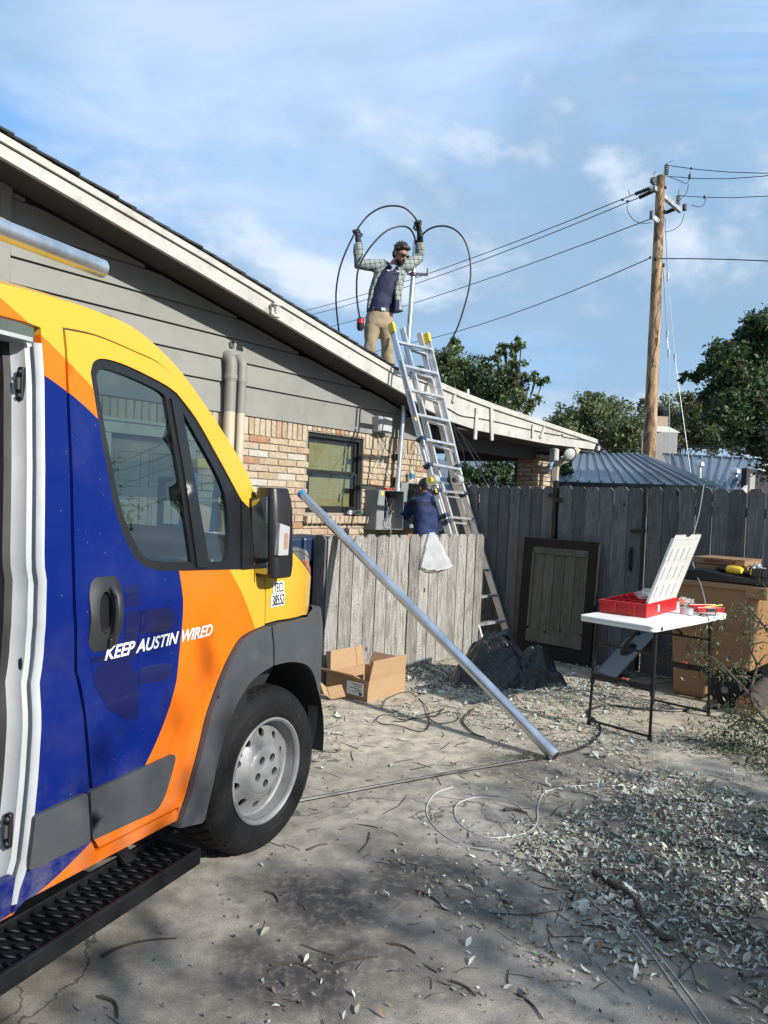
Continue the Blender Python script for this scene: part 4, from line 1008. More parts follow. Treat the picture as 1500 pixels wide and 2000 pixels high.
for nm, z0, z1 in (('mirror_glass', 1.285, 1.535), ('wide_angle_glass', 1.222, 1.272)):
    q = rounded([(.10, z0), (.93, z0), (.93, z1), (.10, z1-.02)], .02 if z1-z0 > .1 else .01)
    MB().prism(q, lambda a, b, d: mface(a, b, d), .0035, .010).build(nm, M['mirror'], mir)
mb = MB(); A2, B2 = Vector((-.083+mx0, .154+mo0-.006)), Vector((-.012+mx0, .1665+mo0-.006)); n2_ = Vector((-(B2-A2).y, (B2-A2).x)).normalized(); n2_ = n2_ if n2_.y > 0 else -n2_
q = rounded([(.08, 1.30), (.92, 1.30), (.98, 1.415), (.14, 1.43)], .02)
s = NT('clear_ribbed_lens'); wv = s.n('ShaderNodeTexWave'); wv.inputs['Scale'].default_value = 60; s.l(s.obj(), wv.inputs[0]); s.set(col=s.mix(wv.outputs['Fac'], (.26, .26, .26), (.50, .50, .49)), rough=.15, coat=.8); M['clear_lens'] = s.mat
mb.prism(q, lambda a, b, d: VL(*(A2+(B2-A2)*a+n2_*d), b), -.01, .012); ind = mb.build('indicator', M['clear_lens'], mir, bevel=.004)
mb = MB().prism(rounded([(.50, 1.325), (.82, 1.325), (.85, 1.39), (.54, 1.39)], .02), lambda a, b, d: VL(*(A2+(B2-A2)*a+n2_*d), b), .0122, .0135); mb.build('amber_bulb', pbr('amber_reflector', (.42, .25, .18), .3, var=.3, scale=60), ind)
for zz in (1.50, 1.25): MB().box(VL(-.13, -.01, zz), (.09, .10, .055)).build('mirror_arm', M['black_plastic'], mir, bevel=.01)
# sliding-door jamb
jz = [(x, z) for x, z in JAMB[1:]]
jx = [x for x, z in jz]; jzz = [z for x, z in jz]
def jambx(z): return float(np.interp(z, jzz[::-1], jx[::-1]))
mb = MB(); zz = np.linspace(.375, 1.965, 40); V = []; prof = [(0., 0.002), (-.012, -.005), (-.016, -.014), (-.005, -.024), (-.004, -.036), (-.024, -.043), (-.026, -.072), (-.04, -.092)]
for z in zz:
    for dx, do in prof:
        V.append(VL(jambx(z)+dx-.001, ys(-1.2, z)+do, z))
k = len(prof); mb.add(V, [(i*k+j, i*k+j+1, (i+1)*k+j+1, (i+1)*k+j) for i in range(len(zz)-1) for j in range(k-1)])
mb.box(VL(-1.24, ys(-1.2, 1.98)-.07, 1.972), (.12, .13, .012))
jb = mb.build('door_jamb', M['jamb'], van, smooth=True, angle=60)
mb = MB(); V = []
for z in zz:
    for dx, do in ((-.036, -.088), (-.06, -.095), (-.065, -.125), (-.04, -.145)): V.append(VL(jambx(z)+dx, ys(-1.2, z)+do, z))
mb.add(V, [(i*4+j, i*4+j+1, (i+1)*4+j+1, (i+1)*4+j) for i in range(len(zz)-1) for j in range(3)]); mb.build('rubber_seal', M['rubber'], jb, smooth=True)
for z0, z1 in ((1.79, 1.89), (.525, .625)):
    zc = (z0+z1)/2; x = jambx(zc)-.025; y = ys(-1.2, zc)-.058
    mb = MB().prism(rounded([(-.012, -.05), (.012, -.05), (.013, .05), (-.008, .05), (-.016, .02), (-.016, -.02)], .008), lambda a, b, d: VL(x-d, y+a, zc+b), 0, .014); lt = mb.build('door_latch', M['black_plastic'], jb, bevel=.003)
    for q in (-.035, .035): MB().tube([VL(x-.012, y+.004, zc+q), VL(x-.020, y+.004, zc+q)], .006, 8).build('bolt', M['steel_dark'], lt)
    MB().box(VL(x-.018, y, zc), (.012, .012, .035)).build('catch', M['steel_dark'], lt)
x = jambx(1.14)-.027; mb = MB().prism([(.010*math.cos(t), .02*math.sin(t)) for t in np.linspace(0, 6.283, 12, endpoint=False)], lambda a, b, d: VL(x-d, ys(-1.2, 1.14)-.058+a*.7, 1.035+b), -.001, .003); mb.build('drain_hole', M['interior'], jb)
# cab interior
M['headliner'] = pbr('grey_headliner', (.10, .10, .10), .9)
sweep(MB(), [(x, z-.03) for x, z in [(-4.2, 2.08), (-3, 2.10), (-2, 2.11)]+SILs[:iw+1]], lambda u: .09, 12, .02, .98).build('headliner', M['headliner'], van, smooth=True)
mb = MB(); sheet(mb, [(-1.10, 1.28), (-.10, 1.28), (-.10, 1.45), (-.5, 1.90), (-1.10, 1.97)], [], mside(-.01), .15, .004); mb.build('left_pane', M['tint_glass'], van, smooth=True)
mb = MB(); sheet(mb, [(-1.3, 1.94)]+[(-1.05, 1.97), (-.62, 1.94), (-.30, 1.66), (-.05, 1.34), (.02, 1.34), (-.2, 1.64), (-.55, 2.0), (-1.3, 2.04)], [], mside(.0), .1, .04); mb.build('left_pillar', M['black_plastic'], van, smooth=True)
mb = MB(); mb.box(VL(-2.85, -1.0, .42), (3.2, 1.86, .06)); mb.box(VL(-.86, -1.0, .42), (.76, 1.7, .05)); mb.prism([(-.125, .44), (-.125, 1.2), (-.275, 2.0), (-1.725, 2.0), (-1.875, 1.2), (-1.875, .44)], lambda a, b, d: VL(d, a, b), -1.275, -1.295); mb.box(VL(-2.7, -1.93, 1.2), (3.2, .02, 1.6)); mb.box(VL(-2.8, -1.0, 2.06), (2.9, 1.6, .02)); mb.build('cargo_lining', M['interior'], van)
mb = MB(); mb.prism([(-.42, .5), (-.10, .5), (.30, .9), (.25, 1.20), (-.05, 1.23), (-.28, 1.17), (-.40, 1.0)], lambda a, b, d: VL(a, d, b), -.10, -1.90); mb.build('dashboard', M['interior'], van, bevel=.03)
mb = MB(); sheet(mb, [(-1.10, .45), (-.15, .45), (-.15, 1.20), (-.85, 1.22), (-1.10, 1.5)], [], side(-.05), .12, .02); mb.build('door_trim', M['interior'], van)
for yy in (-.52, -1.48):
    mb = MB(); mb.box(VL(-.85, yy, .80), (.48, .50, .16)); mb.build('seat', M['seat'], van, bevel=.05, segs=3)
    X = Vector((.17, 0, -.98)).normalized()
    mb = MB(); mb.box(VL(-1.12, yy, 1.15), (.14, .48, .66), (.985, 0, .17), (0, 1, 0), (-.17, 0, .985)); mb.box(VL(-1.20, yy, 1.58), (.10, .26, .20), (.985, 0, .17), (0, 1, 0), (-.17, 0, .985)); mb.build('seat_back', M['seat'], van, bevel=.04, segs=3)
ring = [VL(-.50+.08*math.sin(t), -1.48+.19*math.cos(t), 1.10+.17*math.sin(t)) for t in np.linspace(0, 6.283, 24, endpoint=False)]
mb = MB().tube(ring, .014, 8, closed=True); mb.tube([VL(-.50, -1.30, 1.10), VL(-.50, -1.66, 1.10)], .014, 6); mb.build('steering_wheel', M['interior'], van, smooth=True)
mb = MB().box(VL(-1.85, -1.0, .33), (4.8, 1.5, .12)); mb.build('underbody', M['interior'], van)
# running board
zt = .285; x0, x1, o0, o1 = -2.75, -.628, -.105, .100
mb = MB(); mb.box(VL((x0+x1)/2, o1-.008, zt-.026), (x1-x0, .016, .056)); mb.box(VL((x0+x1)/2, o0+.008, zt-.02), (x1-x0, .016, .05)); mb.box(VL(x1+.006, (o0+o1)/2, zt-.024), (.014, o1-o0+.002, .058)); mb.box(VL((x0+x1)/2, (o0+o1)/2, zt-.030), (x1-x0-.02, o1-o0-.034, .02))
M['step_black'] = pbr('black_step_paint', (.007, .008, .010), .5, var=.3, scale=8, bump=.1, bscale=200, dirt=.25, dirtcol=(.04, .038, .036), spec=.35)
step = mb.build('side_step', M['step_black'], van, bevel=.004)
mb = MB(); r0 = 0
for i in range(46):
    for j in range(4):
        x = x1-.035-.045*i+(.0225 if j % 2 else 0); o = o0+.034+.046*j
        if x < x0+.03: continue
        mb.tube([VL(x-.019*math.sin(t), o+.021*math.cos(t), zt-.017+.010*math.sin(t)) for t in np.linspace(0, math.pi, 7)], .0035, 5)
o = mb.build('step_tread', M['step_black'], step, smooth=True); o['kind'] = 'stuff'
for x in (-.80, -1.7): MB().beam(VL(x, -.05, .28), VL(x, -.22, .40), .05, .012).build('step_bracket', M['step_black'], step)
# pipe strapped on the roof rack
pe = VL(-.8184, -.25, 2.292)
R = Matrix.Rotation(math.atan2(VD.y, VD.x), 3, 'Z'); wp = VO+R @ pe
t = thing('conduit_pipe', 'shiny galvanized pipe lying along the van roof, end poking forward', 'pipe', wp, math.atan2(VD.y, VD.x))
MB().tube([(-3.3, 0, 0), (0, 0, 0)], .031, 24).build('pipe', M['galv'], t, smooth=True)
MB().tube([(-.004, 0, 0), (.003, 0, 0)], .0275, 24).build('bore', M['interior'], t)
for x in (-1.9, -3.4): MB().beam(VL(x, -.12, 2.24), VL(x, -1.9, 2.24), .05, .035).build('rack_bar', M['black_steel'], van)
for x in (-1.9, -3.4):
    for o in (-.2, -1.8): MB().box(VL(x, o, 2.17), (.06, .06, .14)).build('rack_foot', M['black_steel'], van)
# ------------------------------------------------------------------ fences and gates
M['wood_sun'] = wood('weathered_cedar', (.15, .142, .13), (.45, .43, .395), specks=.95, rand=.30)
M['wood_grey'] = wood('grey_cedar', (.105, .109, .113), (.235, .237, .236), specks=.35, rand=.34)
M['wood_gate'] = wood('green_grey_cedar', (.11, .105, .085), (.20, .19, .155), knots=True, green=.35, rand=.18)
M['wood_dark'] = wood('dark_stained_wood', (.018, .014, .012), (.035, .028, .024), knots=False, rand=.1)
def board_mesh(w, h, t=.018, clip=.032, seed=0):
    rr = random.Random(seed); j = lambda: rr.uniform(-.0025, .0025)
    poly = [(-w/2+j(), 0), (w/2+j(), 0), (w/2+j(), h-clip*1.15), (w/2-clip+j(), h+j()), (-w/2+clip+j(), h+j()), (-w/2+j(), h-clip*1.15)]
    mb = MB().prism(poly, lambda a, b, d: Vector((a, -d, b)), t/2, -t/2)
    o = mb.build('fence_board', M['wood_sun']); me = o.data; bpy.data.objects.remove(o)
    bm = bmesh.new(); bm.from_mesh(me); bmesh.ops.bevel(bm, geom=[e for e in bm.edges if abs((e.verts[0].co-e.verts[1].co).z) > .2], offset=.003, segments=1, affect='EDGES'); bm.to_mesh(me); bm.free()
    return me
def run_boards(t, x0, x1, pitch, h, mat, seed, zj=.006, lean=.004, off=0.0, z0=.0, gap=.0035):
    ms = []
    for k in range(4):
        me = board_mesh(pitch-gap, h, seed=seed+k); me.materials[0] = mat; ms.append(me)
    n = int(round((x1-x0)/pitch)); rr = random.Random(seed)
    for i in range(n):
        b = bpy.data.objects.new('fence_board', rr.choice(ms)); link(b, t)
        b.location = (x0+(i+.5)*(x1-x0)/n, -off+rr.uniform(-.004, .004), z0+rr.uniform(-zj, zj)); b.rotation_euler = (rr.uniform(-.003, .003), rr.uniform(-lean, lean), rr.uniform(-.025, .025))
LFA = G(634, 1325); 
lf0 = PL(634, 1200, (.334, 7.056, 0), (.741, -.671, 0)); lf1 = PL(938, 1200, (.334, 7.056, 0), (.741, -.671, 0))
lf0.z = lf1.z = 0; LFD = (lf1-lf0).normalized(); LFN = Vector((LFD.y, -LFD.x, 0)); LFL = (lf1-lf0).length
lowf = thing('low_fence', 'short sunlit weathered picket fence in front of brick wall', 'fence', lf0, math.atan2(LFD.y, LFD.x))
run_boards(lowf, 0, LFL, LFL/15, 1.215, M['wood_sun'], 40, z0=.01, gap=.0075)
for z in (.28, .92): MB().box((LFL/2, .03, z), (LFL, .038, .085)).build('fence_rail', M['wood_sun'], lowf)
MB().box((LFL-.03, .062, .60), (.085, .085, 1.18)).build('fence_post', M['wood_sun'], lowf)
me = board_mesh(.135, 1.225, seed=77); me.materials[0] = M['wood_dark'] if False else M['wood_grey']
b = bpy.data.objects.new('corner_board', me); link(b, lowf); b.location = (-.012, .070, 0); b.rotation_euler = (0, 0, math.pi/2)
mb = MB().box((LFL+.012, -.0, 1.165), (.02, .03, .05)); mb.box((LFL+.012, -.018, 1.16), (.03, .012, .02)); mb.build('gate_catch', M['black_steel'], lowf, bevel=.003)
PF = AY(1085, 950, 7.9); PF.z = 0
def dirdeg(a): return Vector((math.cos(math.radians(a)), -math.sin(math.radians(a)), 0))
dl_, dr_ = dirdeg(48), dirdeg(42)
tl = thing('tall_fence', 'tall grey picket fence panel behind the ladder, left of gate', 'fence', PF-dl_*1.31, math.atan2(dl_.y, dl_.x))
run_boards(tl, 0, 1.30, .1415, 1.735, M['wood_grey'], 60)
for z in (.35, .95, 1.5): MB().box((.65, .03, z), (1.3, .036, .085)).build('fence_rail', M['wood_grey'], tl)
GR = math.atan2(dr_.y, dr_.x)
me = board_mesh(.15, 1.735, seed=5); me.materials[0] = M['wood_grey']; b = bpy.data.objects.new('fence_board', me); link(b, tl); b.location = (1.325, .024, 0)
t = thing('steel_post', 'black steel gate post with hinge between fence and gate', 'post', PF+dr_*.012, GR)
MB().box((0, -.01, .90), (.045, .045, 1.80)).build('post', M['black_steel'], t, bevel=.004)
mb = MB().box((.045, -.03, 1.60), (.09, .02, .045)); mb.box((-.04, -.03, 1.645), (.05, .03, .04)); mb.build('hinge', M['black_steel'], t, bevel=.004)
g1 = thing('wooden_gate', 'left leaf of grey board double gate, next to steel post', 'gate', PF+dr_*.055, GR)
run_boards(g1, .0, .885, .1475, 1.745, M['wood_grey'], 80)
for z in (.35, 1.55): MB().box((.44, .03, z), (.86, .036, .085)).build('gate_rail', M['wood_grey'], g1)
MB().box((.905, -.012, .88), (.028, .03, 1.74)).build('gate_edge', M['black_steel'], g1, bevel=.003)
mb = MB().box((.855, -.025, 1.335), (.15, .014, .028)); mb.box((.91, -.035, 1.345), (.025, .025, .11)); mb.build('gate_latch', M['black_steel'], g1, bevel=.003)
mb = MB().box((.795, -.018, 1.06), (.028, .008, .23)); mb.tube([(.795, -.02, 1.15), (.795, -.05, 1.12), (.795, -.05, 1.0), (.795, -.02, .97)], .009, 8); mb.build('gate_handle', M['black_steel'], g1, bevel=.002)
g2 = thing('wooden_gate', 'right leaf of grey board double gate behind the bin', 'gate', PF+dr_*.985, GR)
run_boards(g2, .0, 2.06, .147, 1.755, M['wood_grey'], 90)
for z in (.35, 1.55): MB().box((1.0, .03, z), (2.0, .036, .085)).build('gate_rail', M['wood_grey'], g2)
# old gate leaf leaning against the fence
gb0 = PF+dl_*-.62-Vector((dl_.y*-1, dl_.x, 0)).normalized()*0
gn = Vector((-dr_.y, dr_.x, 0)); gn = gn if gn.y < 0 else -gn
ga, gbt = PL(1026, 1100, PF+gn*.10, gn), PL(1172, 1100, PF+gn*.10, gn); ga.z = gbt.z = 0
gd = (gbt-ga).normalized(); gw = (gbt-ga).length
zt0 = PL(1030, 1047, PF+gn*.10, gn).z; zt1 = PL(1176, 1060, PF+gn*.10, gn).z; gh = (zt0+zt1)/2
lg = thing('leaning_gate', 'dark framed board gate leaf leaning on the tall fence', 'gate', ga+gn*.10, math.atan2(gd.y, gd.x)); lg.rotation_euler.x = -.07
fw_ = .105
for nm, c, sz in (('frame_stile', (fw_/2, 0, gh/2), (fw_, .045, gh)), ('frame_stile', (gw-fw_/2, 0, gh/2), (fw_, .045, gh)), ('frame_rail', (gw/2, 0, gh-.045), (gw-2*fw_, .045, .09)), ('frame_rail', (gw/2, 0, .07), (gw-2*fw_, .045, .14))):
    MB().box(c, sz).build(nm, M['wood_dark'], lg, bevel=.004)
n = 5
for i in range(n): MB().box((fw_+.02+(i+.5)*(gw-2*fw_-.04)/n, .006, (gh+.14)/2+.02), ((gw-2*fw_-.04)/n-.004, .018, gh-.30)).build('gate_board', M['wood_gate'], lg, bevel=.003)
MB().box((gw/2, -.008, .215), (gw-2*fw_, .03, .13)).build('bottom_rail', M['wood_gate'], lg, bevel=.004)
MB().box((gw/2, -.004, gh-.125), (gw-2*fw_, .03, .07)).build('top_rail', M['wood_gate'], lg, bevel=.004)
for x in (fw_+.012, gw-fw_-.012): MB().box((x, -.004, gh/2+.1), (.024, .03, gh-.40)).build('inner_stile', M['wood_gate'], lg, bevel=.003)
# blue bin behind the end of the low fence
bp_ = AY(590, 1060, 6.35); bp_.z = 0
t = thing('blue_bin', 'dark blue ribbed bin just behind the end of low fence', 'bin', bp_+Vector((-.05, .12, 0)), math.atan2(LFD.y, LFD.x))
M['navy_plastic'] = pbr('navy_plastic', (.012, .028, .085), .45, var=.1)
mb = MB().box((0, 0, .50), (.50, .40, 1.0)); mb.build('bin_body', pbr('dark_bin', (.012, .014, .022), .6), t, bevel=.03)
mb = MB()
for k in range(4): mb.box((-.21+.14*k, 0, 1.10), (.125, .46, .20))
mb.build('lid', M['navy_plastic'], t, bevel=.02)
MB().box((.10, -.235, .86), (.16, .02, .18)).build('mesh_panel', pbr('grey_mesh', (.18, .19, .2), .7, var=.4, scale=60), t)
# ------------------------------------------------------------------ ladder
lr = Vector((.608, .794, 0)); foot = Vector((1.19, 7.86, 0)); lean = Vector((.215, 9.30, 3.55))-foot
LN = lr.cross(lean).normalized(); LN = LN if LN.y < 0 else -LN
def LP(px, py, back=0.0): return PL(px, py, foot-LN*back, LN)
ladd = thing('extension_ladder', 'aluminium folding extension ladder with yellow tips leaning on the eave', 'ladder', foot)
def lq(px, py, b=0.0): return LP(px, py, b)-foot
def rail(name, pts, w=.030, d=.072, mat=M['alu'], back=0.0):
    a, b = lq(*pts[0], back), lq(*pts[1], back)
    x = (b-a).normalized(); sd_ = x.cross(LN).normalized()
    mb = MB(); c = (a+b)/2; L = (b-a).length
    mb.box(c, (w*.28, d, L), sd_, LN, x); mb.box(c+LN*(d/2-.004)+sd_*w*.30, (w*.9, .008, L), sd_, LN, x); mb.box(c-LN*(d/2-.004)+sd_*w*.30, (w*.9, .008, L), sd_, LN, x)
    return mb.build(name, mat, ladd, bevel=.0015)
UL, UR = [(764, 634), (842, 930)], [(833, 654), (897, 930)]
LL_, LR_ = [(849, 945), (951, 1288)], [(899, 945), (999, 1268)]
rail('rail', UL); rail('rail', UR, w=-.030)
rail('inner_rail', [(786, 640), (858, 935)], back=.075); rail('inner_rail', [(818, 650), (886, 935)], w=-.03, back=.075)
rail('rail', LL_); rail('rail', LR_, w=-.030)
rail('inner_rail', [(861, 945), (900, 1080)], back=.075); rail('inner_rail', [(888, 945), (926, 1080)], w=-.03, back=.075)
def rung(pa, pb, back=0.0, d=.075, h=.026):
    a, b = lq(*pa, back), lq(*pb, back); c = (a+b)/2; x = (b-a).normalized(); up = Vector((0, 0, 1)); y = up.cross(x).normalized()
    MB().box(c, ((b-a).length, d, h), x, y, x.cross(y)).build('rung', M['alu'], ladd, bevel=.003)
def lerp2(p, q, t): return (p[0]+(q[0]-p[0])*t, p[1]+(q[1]-p[1])*t)
def at_y(seg, y): (x0, y0), (x1, y1) = seg; return x0+(x1-x0)*(y-y0)/(y1-y0), y
for ya, yb in ((668, 682), (714, 729), (761, 776), (809, 822), (857, 869), (906, 916)): rung(at_y(UL, ya), at_y(UR, yb))
for ya, yb in ((680, 691), (727, 738), (773, 784), (820, 830), (868, 877)): rung(at_y([(786, 640), (858, 935)], ya), at_y([(818, 650), (886, 935)], yb), .075)
for ya, yb in ((959, 963), (1009, 1014), (1061, 1064), (1115, 1113), (1168, 1162), (1220, 1212), (1262, 1252)): rung(at_y(LL_, ya), at_y(LR_, yb))
for ya, yb in ((968, 972), (1020, 1023)): rung(at_y([(861, 945), (900, 1080)], ya), at_y([(888, 945), (926, 1080)], yb), .075)
for seg in (UL, UR):
    a, b = lq(*seg[0]), lq(*lerp2(seg[0], seg[1], .055)); MB().beam(a-(b-a)*.12, b, .05, .085, up=LN).build('tip_cap', M['yellow_plastic'], ladd, bevel=.008)
for seg in (LL_, LR_):
    a, b = lq(*seg[1]), lq(*lerp2(seg[1], seg[0], .06)); MB().beam(a, b, .05, .09, up=LN).build('rubber_foot', M['rubber'], ladd, bevel=.006)
for p, mt in (((846, 938), M['yellow_plastic']), ((893, 938), M['grey_plastic'])):
    c = lq(*p, -.01); MB().tube([c-lr*.045, c+lr*.045], .062, 20).build('hinge', M['alu'], ladd, smooth=True); MB().tube([c-lr*.075, c-lr*.045], .029, 16).build('hinge_knob', mt, ladd, smooth=True)
M['label_dark'] = pbr('dark_blue_label', (.02, .03, .055), .5, var=.6, scale=60)
M['label_white'] = pbr('white_label', (.5, .5, .5), .5, var=.5, scale=70)
def railsticker(name, seg, y0, y1, mat, w=.03, off=-.038, sh=0.0):
    a, b = lq(*at_y(seg, y0), off), lq(*at_y(seg, y1), off); x = (b-a).normalized(); sdv = x.cross(LN).normalized()
    MB().box((a+b)/2+sdv*(.009+sh), (w, .003, (b-a).length), sdv, LN, x).build(name, mat, ladd)
for seg, y0, y1, m in ((UL, 705, 760, 'label_dark'), (UL, 763, 812, 'label_dark'), (UL, 816, 822, 'yellow_plastic'), (UL, 858, 873, 'label_dark'), (UL, 878, 902, 'label_white'), (LL_, 975, 1003, 'label_white'), (LL_, 955, 962, 'yellow_plastic'), (UR, 884, 903, 'label_dark')):
    railsticker('sticker', seg, y0, y1, M[m])
M['clip_blue'] = pbr('dark_blue_lock', (.015, .035, .09), .45)
for seg, y in ((UL, 858), (UL, 910), (UR, 912), (LL_, 960), (LR_, 966), (LL_, 1008), (LL_, 1020)):
    a = lq(*at_y(seg, y)); MB().box(a, (.075, .095, .045), lr, LN, LN.cross(lr)).build('rung_lock', M['clip_blue'], ladd, bevel=.006)
# ------------------------------------------------------------------ long pipe leaning over the low fence
pf_ = G(1080, 1484); pf_.z = .036
q_ = PL(664, 1042, lf0+LFN*.05, LFN); dd = (q_-pf_).normalized()
def pdist(t): 
    v = pf_+dd*t-CP; z = v.dot(FW); return 750+FPX*v.dot(CR)/z
L_ = 2.5
while pdist(L_) > 590 and L_ < 6: L_ += .01
t = thing('leaning_pipe', 'long bright galvanized pipe propped diagonally over the low fence', 'pipe', pf_)
MB().tube([Vector((0, 0, 0)), dd*L_], .037, 26).build('pipe', M['galv'], t, smooth=True)
MB().tube([dd*-.02, dd*.085], .0405, 26).build('coupling', M['galv'], t, smooth=True)
MB().tube([dd*(-.0205), dd*-.0195], .034, 24).build('bore', M['interior'], t)
MB().tube([dd*(L_-.035), dd*(L_+.012)], .0395, 24).build('end_cap', pbr('blue_cap', (.05, .32, .58), .45), t, smooth=True)
# ------------------------------------------------------------------ plastic bag on the fence
s = NT('thin_white_plastic'); s.set(col=(.62, .64, .66), rough=.3, trans=.0, sub=.0, alpha=.40); s.bump(s.noise(s.vec((1, 1, .4)), 45, 5, .7, .8), 1.0, .01); M['film'] = s.mat
bp0 = PL(842, 1043, lf0+LFN*.022, LFN)
t = thing('plastic_bag', 'crumpled translucent white plastic bag hanging on the low fence', 'bag', bp0, math.atan2(LFD.y, LFD.x))
from mathutils import noise as mnoise
def bagpt(a, b, sgn):
    w = .035+.20*b**.9; x = (a-.5)*2*w+.085*b; z = .015-.315*b+.035*math.sin(a*2.9)*(-b)
    y = -.014-sgn*(.018*math.sin(math.pi*a)*min(1, b*3))-.028*(mnoise.noise(Vector((a*5, b*3, sgn*3)))+.35)*b
    return Vector((x+.012*mnoise.noise(Vector((b*7, a*3, 2))), y, z+.012*mnoise.noise(Vector((a*8, b*2, 5)))))
mb = MB(); na, nb = 22, 20
for sg in (1, 0): mb.add([bagpt(i/na, j/nb, sg) for j in range(nb+1) for i in range(na+1)], [(j*(na+1)+i, j*(na+1)+i+1, (j+1)*(na+1)+i+1, (j+1)*(na+1)+i) for j in range(nb) for i in range(na)])
mb.build('film', M['film'], t, smooth=True, angle=180)
MB().tube([bagpt(i/na, 1, 1)+Vector((0, -.004, 0)) for i in range(na+1)], .004, 5).build('hem', M['wire_white'], t, smooth=True)
# ------------------------------------------------------------------ cardboard box
M['card'] = pbr('cardboard', (.46, .29, .155), .8, var=.07, scale=5, bump=.08, bscale=70, stretch=(1, 1, 8))
c0 = G(716, 1372); c1 = G(789, 1351); u = (c1-c0); LU = u.length; u.normalize(); v = Vector((-u.y, u.x, 0)); WV, HB, HF = .42, .155, .155
card = thing('cardboard_box', 'open cardboard box with raised flaps beside the van', 'box', c0, math.atan2(u.y, u.x))
T = .006
def panel(name, p, a, b, parent=card, mat=M['card'], th=T):
    p, a, b = Vector(p), Vector(a), Vector(b); n = a.cross(b).normalized()*th
    vs = [p, p+a, p+a+b, p+b]; MBx = MB().add(vs+[q+n for q in vs], [(0, 1, 2, 3), (7, 6, 5, 4), (0, 4, 5, 1), (1, 5, 6, 2), (2, 6, 7, 3), (3, 7, 4, 0)])
    return MBx.build(name, mat, parent)
panel('box_wall', (0, 0, 0), (LU, 0, 0), (0, 0, HB)); panel('box_flap', (.012, -.001, HB), (LU-.02, 0, 0), (-.004, -.018, HF))
panel('box_wall', (0, WV, 0), (LU, 0, 0), (0, 0, HB)); panel('box_flap', (.02, WV+.003, HB), (LU-.12, 0, 0), (0, .03, HF)); panel('box_flap', (LU-.095, WV+.003, HB), (.085, 0, 0), (.0, .03, HF))
panel('box_wall', (0, 0, 0), (0, WV, 0), (0, 0, HB)); panel('box_flap', (-.004, .01, HB), (0, WV-.03, 0), (-.10, .04, .055))
panel('box_wall', (LU, 0, 0), (0, WV, 0), (0, 0, HB)); panel('box_flap', (LU+.003, .08, HB), (0, WV-.12, 0), (.05, 0, .105))
panel('box_floor', (0, 0, .004), (LU, 0, 0), (0, WV, 0))
panel('shipping_label', (-.005, .03, .035), (0, .17, 0), (0, 0, .10), mat=M['white_print'], th=.002)
for k, (y, z, w, h) in enumerate(((.05, .115, .10, .006), (.05, .10, .08, .005), (.06, .085, .11, .005), (.05, .072, .07, .005), (.05, .06, .10, .004), (.045, .04, .03, .018))):
    panel('label_print', (-.0062, y, z), (0, w, 0), (0, 0, h), mat=M['black_print'], th=.0005)
panel('torn_flap', (-.16, .22, .01), (.09, -.07, .02), (-.02, .03, .09)); panel('torn_flap', (-.16, .22, .01), (-.05, .03, .05), (-.02, .03, .09))
# ------------------------------------------------------------------ black rubbish bag
s = NT('black_bag_film'); v_ = s.vec(); s.set(col=(.004, .0045, .006), rough=.16, spec=.5, coat=.35); s.bump(s.noise(v_, 16, 6, .62, 1.6), .9, .03); M['bagfilm'] = s.mat
bc = G(985, 1338)
t = thing('rubbish_bag', 'crumpled glossy black rubbish bag on the ground by fence', 'bag', (bc.x+.02, bc.y+.12, 0), .2)
def bagblob():
    """slack film over a heap: a broad dome cut into facets by crossing folds (triangle waves with sharp crests)"""
    n, m = 150, 60; V = []; rr = random.Random(9)
    fl_ = []
    for i in range(11):
        a = rr.uniform(0, math.pi); f = (1.6, 2.0, 2.6, 3.1, 4.0, 4.6, 5.5, 7, 8.5, 10, 12)[i]; fl_.append((math.cos(a), math.sin(a), f, rr.uniform(0, 1), (.075/f**.55)))
    def tri(t): t -= math.floor(t); return 1-4*abs(t-.5)
    for j in range(m+1):
        u = j/m
        for k in range(n):
            a = 2*math.pi*k/n; rim = 1+.13*math.sin(2*a+.9)+.09*math.sin(3*a+2)+.05*tri(a*9/6.283)+.03*math.sin(17*a)
            x, y = .47*rim*u*math.cos(a), .36*rim*u*math.sin(a)
            d1 = math.hypot((x+.07)/.50, (y-.05)/.36); d2 = math.hypot((x-.27)/.26, (y+.10)/.26)
            h = max(.33*max(0, 1-d1**1.7), .23*max(0, 1-d2**2))
            wx, wy = x+.10*mnoise.noise(Vector((x*4, y*4, 1))), y+.10*mnoise.noise(Vector((x*4, y*4, 7)))
            q = sum(am*tri((cx*wx+cy*wy)*f+ph) for cx, cy, f, ph, am in fl_)
            e = 1-u**5; V.append((x+.25*q*.4*e, y+.15*q*.4*e, max(.004, (h+q*.75+.03)*e+.005)))
    me = bpy.data.meshes.new('bag'); me.from_pydata(V, [], [(j*n+k, j*n+(k+1) % n, (j+1)*n+(k+1) % n, (j+1)*n+k) for j in range(m) for k in range(n)]); me.materials.append(M['bagfilm'])
    for f in me.polygons: f.use_smooth = True
    return me
o = bpy.data.objects.new('bag', bagblob()); link(o, t); o.rotation_euler.z = -.25
mb = MB(); mb.tube(spline([(-.16, .08, .27), (-.10, .08, .35), (-.02, .07, .40), (.03, .05, .41), (.08, .02, .35)], 4), [(.055, .014)]*16+[(.03, .008)], 9); mb.build('bag_neck', M['bagfilm'], t, smooth=True)
